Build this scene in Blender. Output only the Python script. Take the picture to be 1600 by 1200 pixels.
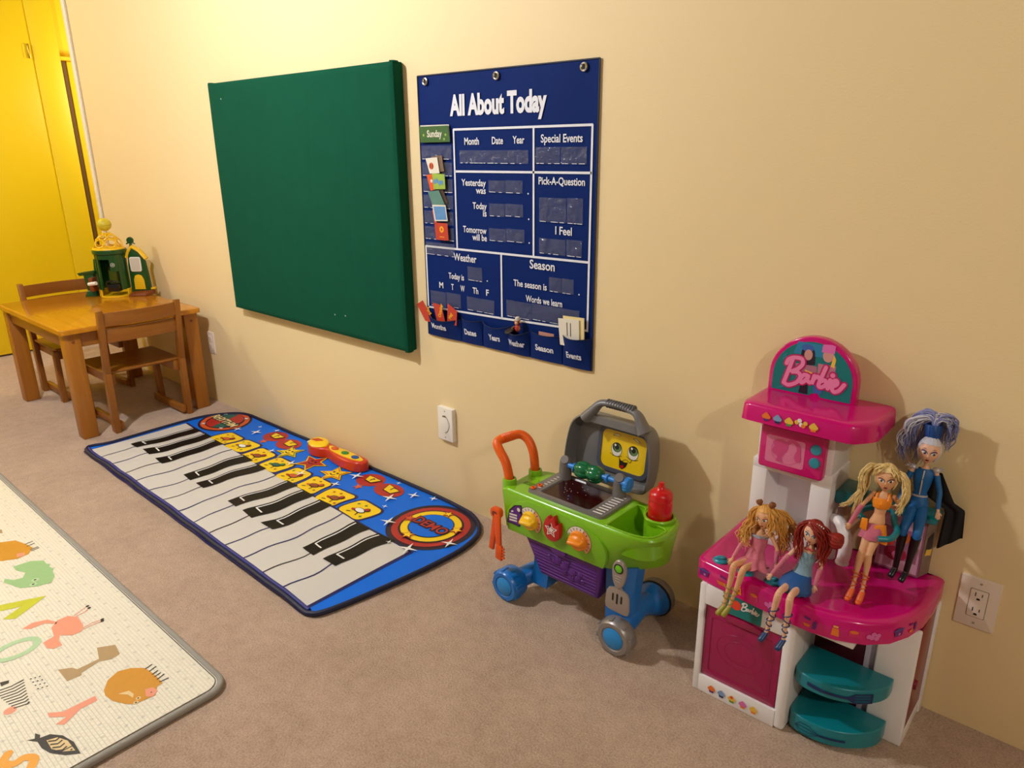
import bpy, bmesh, math, random
from mathutils import Vector, Matrix, noise

# ------------------------------------------------------------------ clear, camera, world, lights, exposure
for o in list(bpy.data.objects):
    bpy.data.objects.remove(o)
SC = bpy.context.scene
COL = SC.collection
random.seed(7)
PI = math.pi

YAW, PITCH, ROLL = math.radians(-41.701), math.radians(-18.135), math.radians(-0.527)
fw = Vector((math.sin(YAW) * math.cos(PITCH), math.cos(YAW) * math.cos(PITCH), math.sin(PITCH)))
rt = Vector((math.cos(YAW), -math.sin(YAW), 0))
up = rt.cross(fw)
r2 = rt * math.cos(ROLL) + up * math.sin(ROLL)
u2 = -rt * math.sin(ROLL) + up * math.cos(ROLL)
cd = bpy.data.cameras.new('camera')
cam = bpy.data.objects.new('camera', cd)
COL.objects.link(cam)
cd.sensor_width = 36.0
cd.lens = 1137.34 * 36 / 1600
cd.clip_start = 0.02
M = Matrix.Identity(4)
for i in range(3):
    M[i][0], M[i][1], M[i][2] = r2[i], u2[i], -fw[i]
M[0][3], M[1][3], M[2][3] = 0.0, -1.72325, 1.30
cam.matrix_world = M
SC.camera = cam

w = bpy.data.worlds.new('world')
SC.world = w
w.use_nodes = True
w.node_tree.nodes['Background'].inputs[0].default_value = (1.0, 0.85, 0.65, 1)
w.node_tree.nodes['Background'].inputs[1].default_value = 0.02
SC.view_settings.view_transform = 'Standard'
SC.view_settings.look = 'None'
SC.view_settings.gamma = 1.0
SC.view_settings.use_curve_mapping = False
SC.view_settings.exposure = 0.15


def lamp(name, loc, energy, color, radius):
    d = bpy.data.lights.new(name, 'POINT')
    d.energy = energy
    d.color = color
    d.shadow_soft_size = radius
    o = bpy.data.objects.new(name, d)
    COL.objects.link(o)
    o.location = loc
    return o


DAY = (0.97, 1.0, 1.06)
lamp('ceiling_lamp_light', (-2.55, -1.48, 2.30), 112, DAY, 0.05)
lamp('ceiling_lamp_light', (-5.30, -1.72, 2.30), 48, DAY, 0.05)
lamp('ceiling_lamp_light', (1.35, -2.00, 2.20), 60, (1.0, 0.91, 0.78), 0.05)
lamp('hall_lamp_light', (-5.12, 0.85, 1.72), 26, (1.0, 0.95, 0.80), 0.06)

# ------------------------------------------------------------------ helpers: materials


def lin(c):
    r = []
    for v in c[:3]:
        v = v / 255.0
        r.append(v / 12.92 if v <= 0.04045 else ((v + 0.055) / 1.055) ** 2.4)
    return tuple(r) + (1.0,)


MATS = {}


def mat(name, rgb, rough=0.5, bump=0.0, bscale=200.0, vary=0.0, vscale=8.0, metal=0.0, spec=0.5, coat=0.0, sheen=0.0, det=3.0):
    """principled material with procedural colour variation and bump"""
    if name in MATS:
        return MATS[name]
    m = bpy.data.materials.new(name)
    m.use_nodes = True
    nt = m.node_tree
    b = nt.nodes['Principled BSDF']
    b.inputs['Roughness'].default_value = rough
    b.inputs['Metallic'].default_value = metal
    b.inputs['Specular IOR Level'].default_value = spec
    b.inputs['Coat Weight'].default_value = coat
    b.inputs['Sheen Weight'].default_value = sheen
    c = lin(rgb)
    tc = nt.nodes.new('ShaderNodeTexCoord')
    n1 = nt.nodes.new('ShaderNodeTexNoise')
    n1.inputs['Scale'].default_value = vscale
    n1.inputs['Detail'].default_value = 4
    nt.links.new(tc.outputs['Object'], n1.inputs['Vector'])
    mx = nt.nodes.new('ShaderNodeMix')
    mx.data_type = 'RGBA'
    v = max(vary, 0.015)
    mx.inputs[6].default_value = tuple(x * (1 - v) for x in c[:3]) + (1,)
    mx.inputs[7].default_value = tuple(min(1, x * (1 + v)) for x in c[:3]) + (1,)
    nt.links.new(n1.outputs['Fac'], mx.inputs[0])
    nt.links.new(mx.outputs[2], b.inputs['Base Color'])
    if bump > 0:
        n2 = nt.nodes.new('ShaderNodeTexNoise')
        n2.inputs['Scale'].default_value = bscale
        n2.inputs['Detail'].default_value = det
        nt.links.new(tc.outputs['Object'], n2.inputs['Vector'])
        bp = nt.nodes.new('ShaderNodeBump')
        bp.inputs['Strength'].default_value = 1.0
        bp.inputs['Distance'].default_value = bump
        nt.links.new(n2.outputs['Fac'], bp.inputs['Height'])
        nt.links.new(bp.outputs['Normal'], b.inputs['Normal'])
    MATS[name] = m
    return m


def wood(name, rgb, dark, rough=0.35, axis=0, scale=1.0):
    if name in MATS:
        return MATS[name]
    m = bpy.data.materials.new(name)
    m.use_nodes = True
    nt = m.node_tree
    b = nt.nodes['Principled BSDF']
    b.inputs['Roughness'].default_value = rough
    tc = nt.nodes.new('ShaderNodeTexCoord')
    mp = nt.nodes.new('ShaderNodeMapping')
    s = [28 * scale, 28 * scale, 28 * scale]
    s[axis] = 1.6 * scale
    mp.inputs['Scale'].default_value = s
    nt.links.new(tc.outputs['Object'], mp.inputs['Vector'])
    n = nt.nodes.new('ShaderNodeTexNoise')
    n.inputs['Scale'].default_value = 1.6
    n.inputs['Detail'].default_value = 6
    n.inputs['Distortion'].default_value = 0.6
    nt.links.new(mp.outputs['Vector'], n.inputs['Vector'])
    mx = nt.nodes.new('ShaderNodeMix')
    mx.data_type = 'RGBA'
    mx.inputs[6].default_value = lin(dark)
    mx.inputs[7].default_value = lin(rgb)
    nt.links.new(n.outputs['Fac'], mx.inputs[0])
    nt.links.new(mx.outputs[2], b.inputs['Base Color'])
    bp = nt.nodes.new('ShaderNodeBump')
    bp.inputs['Distance'].default_value = 0.0003
    nt.links.new(n.outputs['Fac'], bp.inputs['Height'])
    nt.links.new(bp.outputs['Normal'], b.inputs['Normal'])
    MATS[name] = m
    return m


def film(name, rgb, fac, rough=0.15):
    """thin clear plastic: mostly see-through with a glossy grey share"""
    if name in MATS:
        return MATS[name]
    m = bpy.data.materials.new(name)
    m.use_nodes = True
    nt = m.node_tree
    b = nt.nodes['Principled BSDF']
    b.inputs['Base Color'].default_value = lin(rgb)
    b.inputs['Roughness'].default_value = rough
    b.inputs['Specular IOR Level'].default_value = 0.9
    t = nt.nodes.new('ShaderNodeBsdfTransparent')
    t.inputs[0].default_value = (0.97, 0.97, 0.97, 1)
    tc = nt.nodes.new('ShaderNodeTexCoord')
    n = nt.nodes.new('ShaderNodeTexNoise')
    n.inputs['Scale'].default_value = 45
    n.inputs['Detail'].default_value = 2
    nt.links.new(tc.outputs['Object'], n.inputs['Vector'])
    bp = nt.nodes.new('ShaderNodeBump')
    bp.inputs['Distance'].default_value = 0.012
    nt.links.new(n.outputs['Fac'], bp.inputs['Height'])
    nt.links.new(bp.outputs['Normal'], b.inputs['Normal'])
    mx = nt.nodes.new('ShaderNodeMixShader')
    mx.inputs[0].default_value = fac
    nt.links.new(t.outputs[0], mx.inputs[1])
    nt.links.new(b.outputs[0], mx.inputs[2])
    nt.links.new(mx.outputs[0], nt.nodes['Material Output'].inputs[0])
    MATS[name] = m
    return m


# ------------------------------------------------------------------ helpers: mesh building
ORG = {}


def frame(o=(0, 0, 0), u=(1, 0, 0), v=(0, 1, 0)):
    u = Vector(u).normalized()
    v = Vector(v)
    v = (v - u * u.dot(v)).normalized()
    n = u.cross(v)
    m = Matrix.Identity(4)
    for i in range(3):
        m[i][0], m[i][1], m[i][2], m[i][3] = u[i], v[i], n[i], o[i]
    return m


def wallf(x=0, y=0, z=0):
    """u along the wall to the right, v up, w out into the room"""
    return frame((x, y, z), (1, 0, 0), (0, 0, 1))


def floorf(x=0, y=0, z=0):
    return frame((x, y, z), (1, 0, 0), (0, 1, 0))


def spline(pts, n=6, closed=False):
    pts = [Vector(p) for p in pts]
    N = len(pts)
    out = []
    segs = N if closed else N - 1
    for i in range(segs):
        if closed:
            p0, p1, p2, p3 = pts[(i - 1) % N], pts[i], pts[(i + 1) % N], pts[(i + 2) % N]
        else:
            p1, p2 = pts[i], pts[i + 1]
            p0 = pts[i - 1] if i > 0 else p1 * 2 - p2
            p3 = pts[i + 2] if i + 2 < N else p2 * 2 - p1
        for k in range(n):
            t = k / n
            out.append(0.5 * ((2 * p1) + (p2 - p0) * t + (2 * p0 - 5 * p1 + 4 * p2 - p3) * t * t + (3 * p1 - p0 - 3 * p2 + p3) * t ** 3))
    if not closed:
        out.append(pts[-1])
    return out


def lerp_list(v, n):
    out = []
    for i in range(n):
        t = i / (n - 1) * (len(v) - 1)
        k = min(int(t), len(v) - 2)
        out.append(v[k] * (1 - (t - k)) + v[k + 1] * (t - k))
    return out


def rrect(x0, y0, x1, y1, r, n=4):
    pts = []
    for cx, cy, a in ((x1 - r, y1 - r, 0), (x0 + r, y1 - r, 90), (x0 + r, y0 + r, 180), (x1 - r, y0 + r, 270)):
        for k in range(n + 1):
            t = math.radians(a + 90 * k / n)
            pts.append((cx + r * math.cos(t), cy + r * math.sin(t)))
    return pts


def circle(cx, cy, r, n=24, ry=None, a0=0.0):
    ry = r if ry is None else ry
    return [(cx + r * math.cos(a0 + 2 * PI * k / n), cy + ry * math.sin(a0 + 2 * PI * k / n)) for k in range(n)]


def star(cx, cy, r, q=0.45, n=5, a0=PI / 2):
    return [(cx + (r if k % 2 == 0 else r * q) * math.cos(a0 + PI * k / n), cy + (r if k % 2 == 0 else r * q) * math.sin(a0 + PI * k / n)) for k in range(2 * n)]


def stroke(pts, wd):
    """2-D polyline to a list of quads of width wd"""
    out = []
    for i in range(len(pts) - 1):
        a, b = Vector(pts[i]).to_2d(), Vector(pts[i + 1]).to_2d()
        d = (b - a)
        if d.length < 1e-9:
            continue
        d.normalize()
        n = Vector((-d.y, d.x)) * wd / 2
        a = a - d * wd * 0.2
        b = b + d * wd * 0.2
        out.append([tuple(a - n), tuple(b - n), tuple(b + n), tuple(a + n)])
    return out


TXT = {}


def text_mesh(s, size, align='CENTER', bold=0.0):
    key = (s, round(size, 5), align, round(bold, 5))
    if key in TXT:
        return TXT[key]
    c = bpy.data.curves.new('t', 'FONT')
    c.body = s
    c.size = size
    c.align_x = align
    c.offset = bold
    c.resolution_u = 3
    o = bpy.data.objects.new('t', c)
    COL.objects.link(o)
    dg = bpy.context.evaluated_depsgraph_get()
    dg.update()
    me = bpy.data.meshes.new_from_object(o.evaluated_get(dg))
    bpy.data.objects.remove(o)
    bpy.data.curves.remove(c)
    # lift each glyph a hair above the one before, so touching letters never share a plane
    bm = bmesh.new()
    bm.from_mesh(me)
    seen, k = set(), 0
    for v0 in bm.verts:
        if v0 in seen:
            continue
        st = [v0]
        seen.add(v0)
        while st:
            v = st.pop()
            v.co.z += 0.00003 * k
            for e in v.link_edges:
                q = e.other_vert(v)
                if q not in seen:
                    seen.add(q)
                    st.append(q)
        k += 1
    bm.to_mesh(me)
    bm.free()
    TXT[key] = me
    return me


class MB:
    def __init__(s):
        s.bm = bmesh.new()
        s.mats = []

    def mi(s, m):
        if m not in s.mats:
            s.mats.append(m)
        return s.mats.index(m)

    def merge(s, tmp, m, T=None):
        k = s.mi(m)
        vm = {}
        for v in tmp.verts:
            vm[v] = s.bm.verts.new(T @ v.co if T else v.co)
        for f in tmp.faces:
            try:
                g = s.bm.faces.new([vm[v] for v in f.verts])
            except ValueError:
                continue
            g.material_index = k
            g.smooth = True
        tmp.free()

    def box(s, c, d, m, bev=0.0, seg=2, T=None):
        t = bmesh.new()
        bmesh.ops.create_cube(t, size=1.0)
        for v in t.verts:
            v.co = Vector((v.co.x * d[0] + c[0], v.co.y * d[1] + c[1], v.co.z * d[2] + c[2]))
        if bev > 0:
            bmesh.ops.bevel(t, geom=list(t.edges), offset=bev, segments=seg, profile=0.5, affect='EDGES')
        s.merge(t, m, T)
        return s

    def span(s, a, b, m, bev=0.0, seg=2, T=None):
        return s.box([(a[i] + b[i]) / 2 for i in range(3)], [abs(b[i] - a[i]) for i in range(3)], m, bev, seg, T)

    def hexa(s, bot, top, m, bev=0.0, seg=2):
        """box from 4 bottom and 4 top corners, same order, counter-clockwise from above"""
        t = bmesh.new()
        vb = [t.verts.new(p) for p in bot]
        vt = [t.verts.new(p) for p in top]
        t.faces.new(vb[::-1])
        t.faces.new(vt)
        for i in range(4):
            j = (i + 1) % 4
            t.faces.new((vb[i], vb[j], vt[j], vt[i]))
        if bev > 0:
            bmesh.ops.bevel(t, geom=list(t.edges), offset=bev, segments=seg, profile=0.5, affect='EDGES')
        s.merge(t, m)
        return s

    def prism(s, poly, h0, h1, m, T=None, bev=0.0, seg=2, top_only=False, m_top=None):
        t = bmesh.new()
        vb = [t.verts.new((p[0], p[1], h0)) for p in poly]
        vt = [t.verts.new((p[0], p[1], h1)) for p in poly]
        n = len(poly)
        t.faces.new(vb[::-1])
        ft = t.faces.new(vt)
        for i in range(n):
            j = (i + 1) % n
            t.faces.new((vb[i], vb[j], vt[j], vt[i]))
        bmesh.ops.recalc_face_normals(t, faces=list(t.faces))
        if bev > 0:
            eg = list(ft.edges) if top_only else list(set(ft.edges) | set(e for e in t.edges if all(abs(v.co.z - h0) < 1e-9 for v in e.verts)))
            bmesh.ops.bevel(t, geom=eg, offset=bev, segments=seg, profile=0.5, affect='EDGES')
        s.merge(t, m, T)
        return s

    def poly(s, pts, m, T=None, w=0.0):
        t = bmesh.new()
        vs = [t.verts.new((p[0], p[1], p[2] if len(p) > 2 else w)) for p in pts]
        f = t.faces.new(vs)
        bmesh.ops.recalc_face_normals(t, faces=[f])
        if len(pts) > 4:
            bmesh.ops.triangulate(t, faces=[f])
        s.merge(t, m, T)
        return s

    def polys(s, lst, m, T=None, w=0.0):
        for p in lst:
            s.poly(p, m, T, w)
        return s

    def strk(s, pts, wd, m, T=None, w=0.0):
        for i, q in enumerate(stroke(pts, wd)):
            s.poly(q, m, T, w + 0.00002 * (i % 2))
        return s

    def ribbon(s, pts, wd, m, T=None, w=0.0, rise=0.0003):
        """one brush stroke: a strip with round ends that climbs a hair along its length"""
        P = [Vector((p[0], p[1])) for p in pts]
        N = len(P)
        t = bmesh.new()
        prev = None
        for i in range(N):
            d = P[min(i + 1, N - 1)] - P[max(i - 1, 0)]
            d = d.normalized() if d.length > 1e-9 else Vector((1, 0))
            n = Vector((-d.y, d.x)) * wd / 2
            h = w + rise * i / max(1, N - 1)
            cur = (t.verts.new((P[i].x - n.x, P[i].y - n.y, h)), t.verts.new((P[i].x + n.x, P[i].y + n.y, h)))
            if prev:
                t.faces.new((prev[0], cur[0], cur[1], prev[1]))
            prev = cur
            if i in (0, N - 1):
                a0 = math.atan2(d.y, d.x) + (PI / 2 if i == 0 else -PI / 2)
                arc = [t.verts.new((P[i].x + wd / 2 * math.cos(a0 + PI * k / 6), P[i].y + wd / 2 * math.sin(a0 + PI * k / 6), h)) for k in range(1, 6)]
                e = (cur[1], cur[0]) if i == 0 else (cur[0], cur[1])
                t.faces.new([e[0]] + arc + [e[1]])
        s.merge(t, m, T)
        return s

    def text(s, body, size, m, T, align='CENTER', bold=0.0, sx=1.0):
        me = text_mesh(body, size, align, bold)
        t = bmesh.new()
        t.from_mesh(me)
        for v in t.verts:
            v.co.x *= sx
        s.merge(t, m, T)
        return s

    def tube(s, pts, r, m, n=10, closed=False, caps=True, flat=1.0, upv=None):
        pts = [Vector(p) for p in pts]
        N = len(pts)
        rs = r if isinstance(r, (list, tuple)) else [r] * N
        if len(rs) != N:
            rs = lerp_list(list(rs), N)
        k = s.mi(m)
        rings = []
        prev = None
        for i in range(N):
            if closed:
                d = pts[(i + 1) % N] - pts[i - 1]
            else:
                d = pts[min(i + 1, N - 1)] - pts[max(i - 1, 0)]
            if d.length < 1e-9:
                d = Vector((0, 0, 1))
            d.normalize()
            if prev is None:
                a = Vector(upv) if upv else (Vector((0, 0, 1)) if abs(d.z) < 0.9 else Vector((1, 0, 0)))
                a = (a - d * d.dot(a)).normalized()
            else:
                a = (prev - d * d.dot(prev))
                a = a.normalized() if a.length > 1e-6 else prev
            prev = a
            b = d.cross(a)
            ring = [s.bm.verts.new(pts[i] + (a * math.cos(2 * PI * j / n) * flat + b * math.sin(2 * PI * j / n)) * rs[i]) for j in range(n)]
            rings.append(ring)
        for i in range(N if closed else N - 1):
            A, B = rings[i], rings[(i + 1) % N]
            for j in range(n):
                f = s.bm.faces.new((A[j], A[(j + 1) % n], B[(j + 1) % n], B[j]))
                f.material_index = k
                f.smooth = True
        if caps and not closed:
            for ring, rev in ((rings[0], True), (rings[-1], False)):
                f = s.bm.faces.new(ring[::-1] if rev else ring)
                f.material_index = k
                f.smooth = True
        return s

    def lathe(s, prof, m, o=(0, 0, 0), ax=(0, 0, 1), n=28, sx=1.0, sy=1.0):
        """prof: list of (radius, height) along ax"""
        ax = Vector(ax).normalized()
        a = Vector((1, 0, 0)) if abs(ax.x) < 0.9 else Vector((0, 1, 0))
        a = (a - ax * ax.dot(a)).normalized()
        b = ax.cross(a)
        o = Vector(o)
        k = s.mi(m)
        rings = []
        for r, h in prof:
            if r < 1e-7:
                rings.append([s.bm.verts.new(o + ax * h)])
            else:
                rings.append([s.bm.verts.new(o + ax * h + a * r * sx * math.cos(2 * PI * j / n) + b * r * sy * math.sin(2 * PI * j / n)) for j in range(n)])
        for A, B in zip(rings[:-1], rings[1:]):
            for j in range(n):
                a0, a1 = A[j % len(A)], A[(j + 1) % len(A)]
                b0, b1 = B[j % len(B)], B[(j + 1) % len(B)]
                vs = []
                for v in (a0, a1, b1, b0):
                    if v not in vs:
                        vs.append(v)
                if len(vs) > 2:
                    f = s.bm.faces.new(vs)
                    f.material_index = k
                    f.smooth = True
        for ring, rev in ((rings[0], True), (rings[-1], False)):
            if len(ring) > 2:
                f = s.bm.faces.new(ring[::-1] if rev else ring)
                f.material_index = k
                f.smooth = True
        return s

    def cyl(s, p0, p1, r, m, n=24, bev=0.0, r1=None):
        p0, p1 = Vector(p0), Vector(p1)
        L = (p1 - p0).length
        r1 = r if r1 is None else r1
        if bev > 0:
            pr = [(max(r - bev, 1e-4), 0), (r - bev * 0.3, bev * 0.3), (r, bev), (r1, L - bev), (r1 - bev * 0.3, L - bev * 0.3), (max(r1 - bev, 1e-4), L)]
        else:
            pr = [(r, 0), (r1, L)]
        return s.lathe(pr, m, p0, p1 - p0, n)

    def ball(s, c, r, m, T=None, u=20, v=12):
        r = r if isinstance(r, (tuple, list)) else (r, r, r)
        t = bmesh.new()
        bmesh.ops.create_uvsphere(t, u_segments=u, v_segments=v, radius=1.0)
        for x in t.verts:
            x.co = Vector((x.co.x * r[0], x.co.y * r[1], x.co.z * r[2]))
        R = T.to_3x3().to_4x4() if T else Matrix.Identity(4)
        s.merge(t, m, Matrix.Translation(Vector(c)) @ R)
        return s

    def grid(s, fn, nu, nv, m):
        k = s.mi(m)
        V = [[s.bm.verts.new(fn(i / nu, j / nv)) for j in range(nv + 1)] for i in range(nu + 1)]
        for i in range(nu):
            for j in range(nv):
                f = s.bm.faces.new((V[i][j], V[i + 1][j], V[i + 1][j + 1], V[i][j + 1]))
                f.material_index = k
                f.smooth = True
        return s

    def loft(s, rings, m, caps=(True, True), closed=True):
        k = s.mi(m)
        R = [[s.bm.verts.new(Vector(p)) for p in r] for r in rings]
        n = len(R[0])
        for A, B in zip(R[:-1], R[1:]):
            for j in range(n if closed else n - 1):
                f = s.bm.faces.new((A[j], A[(j + 1) % n], B[(j + 1) % n], B[j]))
                f.material_index = k
                f.smooth = True
        for ok, ring in ((caps[0], R[0][::-1]), (caps[1], R[-1])):
            if ok:
                f = s.bm.faces.new(ring)
                f.material_index = k
                f.smooth = True
        return s

    def clean(s, d=1e-5):
        bmesh.ops.remove_doubles(s.bm, verts=list(s.bm.verts), dist=d)
        return s

    def build(s, name, parent=None, org=None, label=None, sharp=40.0, recalc=True):
        if parent is not None:
            org = ORG[parent.name]
        elif org is None:
            org = Vector((0, 0, 0))
        org = Vector(org)
        for v in s.bm.verts:
            v.co -= org
        me = bpy.data.meshes.new(name)
        if recalc:
            bmesh.ops.recalc_face_normals(s.bm, faces=list(s.bm.faces))
        s.bm.to_mesh(me)
        s.bm.free()
        for m in s.mats:
            me.materials.append(m)
        me.set_sharp_from_angle(angle=math.radians(sharp))
        o = bpy.data.objects.new(name, me)
        COL.objects.link(o)
        if parent is not None:
            o.parent = parent
        else:
            o.location = org
        ORG[o.name] = org
        if label:
            o['label'] = label
        return o


def tag(o, label, cat, group=None):
    o['label'] = label
    o['category'] = cat
    if group:
        o['group'] = group
    return o


def thing(name, label, cat, loc, group=None):
    o = bpy.data.objects.new(name, None)
    COL.objects.link(o)
    o.location = loc
    o.empty_display_size = 0.05
    ORG[o.name] = Vector(loc)
    return tag(o, label, cat, group)


def struct(o):
    o['kind'] = 'structure'
    return o


def kids(o):
    return [c for c in bpy.data.objects if c.parent == o]


def copy_tree(o, parent=None):
    c = o.copy()
    COL.objects.link(c)
    if parent:
        c.parent = parent
    ORG[c.name] = ORG[o.name]
    for k in kids(o):
        copy_tree(k, c)
    return c

# ------------------------------------------------------------------ the room
m_wall = mat('cream_wall_paint', (235, 210, 160), 0.6, bump=0.0004, bscale=220, vary=0.012, vscale=1.5, spec=0.3)
m_ceil = mat('ceiling_paint', (140, 134, 124), 0.8, bump=0.0005, bscale=150)
m_yel = mat('yellow_paint', (255, 216, 12), 0.5, vary=0.02, vscale=3)
m_yel2 = mat('yellow_door_paint', (255, 216, 12), 0.4, vary=0.02, vscale=3)
m_trimw = mat('white_trim_paint', (236, 226, 208), 0.4)
m_wall2 = mat('taupe_wall_paint', (126, 118, 106), 0.6, bump=0.0004, bscale=220)
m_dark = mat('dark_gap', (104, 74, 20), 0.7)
m_brass = mat('brass', (190, 150, 60), 0.3, metal=1.0)


def carpet_mat():
    m = bpy.data.materials.new('beige_carpet')
    m.use_nodes = True
    nt = m.node_tree
    b = nt.nodes['Principled BSDF']
    b.inputs['Roughness'].default_value = 0.95
    b.inputs['Specular IOR Level'].default_value = 0.1
    b.inputs['Sheen Weight'].default_value = 0.25
    tc = nt.nodes.new('ShaderNodeTexCoord')

    def nz(scale, det, rough=0.6):
        n = nt.nodes.new('ShaderNodeTexNoise')
        n.inputs['Scale'].default_value = scale
        n.inputs['Detail'].default_value = det
        n.inputs['Roughness'].default_value = rough
        nt.links.new(tc.outputs['Object'], n.inputs['Vector'])
        return n
    fine, mid, big = nz(210, 3), nz(28, 4), nz(4.5, 3)

    def mixc(f, a, c):
        x = nt.nodes.new('ShaderNodeMix')
        x.data_type = 'RGBA'
        if isinstance(a, tuple):
            x.inputs[6].default_value = a
        else:
            nt.links.new(a, x.inputs[6])
        if isinstance(c, tuple):
            x.inputs[7].default_value = c
        else:
            nt.links.new(c, x.inputs[7])
        nt.links.new(f, x.inputs[0])
        return x.outputs[2]

    def ramp(src, a, c):
        r = nt.nodes.new('ShaderNodeMapRange')
        r.inputs[1].default_value = a
        r.inputs[2].default_value = c
        nt.links.new(src, r.inputs[0])
        return r.outputs[0]
    c1 = mixc(ramp(fine.outputs['Fac'], 0.32, 0.68), lin((140, 112, 90)), lin((230, 200, 174)))
    c2 = mixc(ramp(mid.outputs['Fac'], 0.3, 0.7), lin((160, 130, 108)), lin((212, 182, 158)))
    x = nt.nodes.new('ShaderNodeMix')
    x.data_type = 'RGBA'
    x.inputs[0].default_value = 0.45
    nt.links.new(c1, x.inputs[6])
    nt.links.new(c2, x.inputs[7])
    c3 = mixc(ramp(big.outputs['Fac'], 0.35, 0.65), lin((168, 140, 118)), lin((206, 176, 152)))
    y = nt.nodes.new('ShaderNodeMix')
    y.data_type = 'RGBA'
    y.inputs[0].default_value = 0.3
    nt.links.new(x.outputs[2], y.inputs[6])
    nt.links.new(c3, y.inputs[7])
    nt.links.new(y.outputs[2], b.inputs['Base Color'])
    ad = nt.nodes.new('ShaderNodeMath')
    ad.operation = 'MULTIPLY_ADD'
    ad.inputs[1].default_value = 0.5
    nt.links.new(mid.outputs['Fac'], ad.inputs[0])
    nt.links.new(fine.outputs['Fac'], ad.inputs[2])
    bp = nt.nodes.new('ShaderNodeBump')
    bp.inputs['Distance'].default_value = 0.006
    bp.inputs['Strength'].default_value = 0.9
    nt.links.new(ad.outputs[0], bp.inputs['Height'])
    nt.links.new(bp.outputs['Normal'], b.inputs['Normal'])
    return m


m_carpet = carpet_mat()
struct(MB().span((-6.8, -3.7, -0.06), (2.4, 1.6, 0), m_carpet).build('floor'))
struct(MB().span((-6.8, -3.7, 2.42), (2.4, 1.6, 2.5), m_ceil).build('ceiling'))
struct(MB().span((-4.82, 0, 0), (2.4, 0.11, 2.42), m_wall).build('wall_back'))
struct(MB().span((-6.8, -3.7, 0), (2.4, -3.6, 2.42), m_wall2).build('wall_front'))
struct(MB().span((2.3, -3.6, 0), (2.4, 0.0, 2.42), m_wall2).build('wall_right'))
# white casing where the long wall ends, with the shadow line beside it painted as a tan strip
struct(MB().span((-4.868, -0.010, 0), (-4.826, 0.12, 2.42), m_trimw, 0.002).build('trim_1'))
struct(MB().span((-4.8255, -0.003, 0), (-4.812, 0.0, 2.42), mat('casing_shadow_line', (190, 168, 130), 0.7)).build('shadow_strip'))
# yellow end of the room: wall, door with hinge, recess with header and sliding panel
wl = MB()
wl.span((-5.75, -3.6, 0), (-5.6, -0.99, 2.42), m_yel)
wl.span((-5.75, -0.99, 2.30), (-5.6, 0.035, 2.42), m_yel)
wl.span((-5.75, 0.035, 0), (-5.6, 0.188, 2.42), m_yel, 0.003)
struct(wl.build('wall_left'))
d = struct(MB().span((-5.65, -0.985, 0.012), (-5.606, 0.0342, 2.2995), m_yel2, 0.003).build('door_1'))
h = MB()
h.cyl((-5.600, 0.012, 1.85), (-5.600, 0.012, 1.935), 0.006, m_brass, 10, 0.001)
h.span((-5.6065, -0.018, 1.852), (-5.6035, 0.010, 1.933), m_yel2, 0.001)
h.build('hinge', d)
rc = MB()
rc.span((-6.7, 0.188, 1.865), (-5.74, 1.5, 2.42), m_yel)
rc.span((-5.76, 0.188, 1.855), (-5.60, 1.45, 1.875), m_yel)  # ledge added to keep the hall lamp's light off the header above
rc.span((-6.7, 1.45, 0), (-4.7, 1.55, 2.42), m_yel)
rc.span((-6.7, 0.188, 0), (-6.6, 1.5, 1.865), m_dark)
struct(rc.build('wall_recess'))
struct(MB().span((-5.70, 0.240, 0.01), (-5.655, 1.2, 1.853), m_yel2, 0.003).build('door_2'))
struct(MB().span((-5.70, 0.212, 0.0), (-5.662, 0.236, 1.853), m_dark).build('trim_3'))


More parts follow.
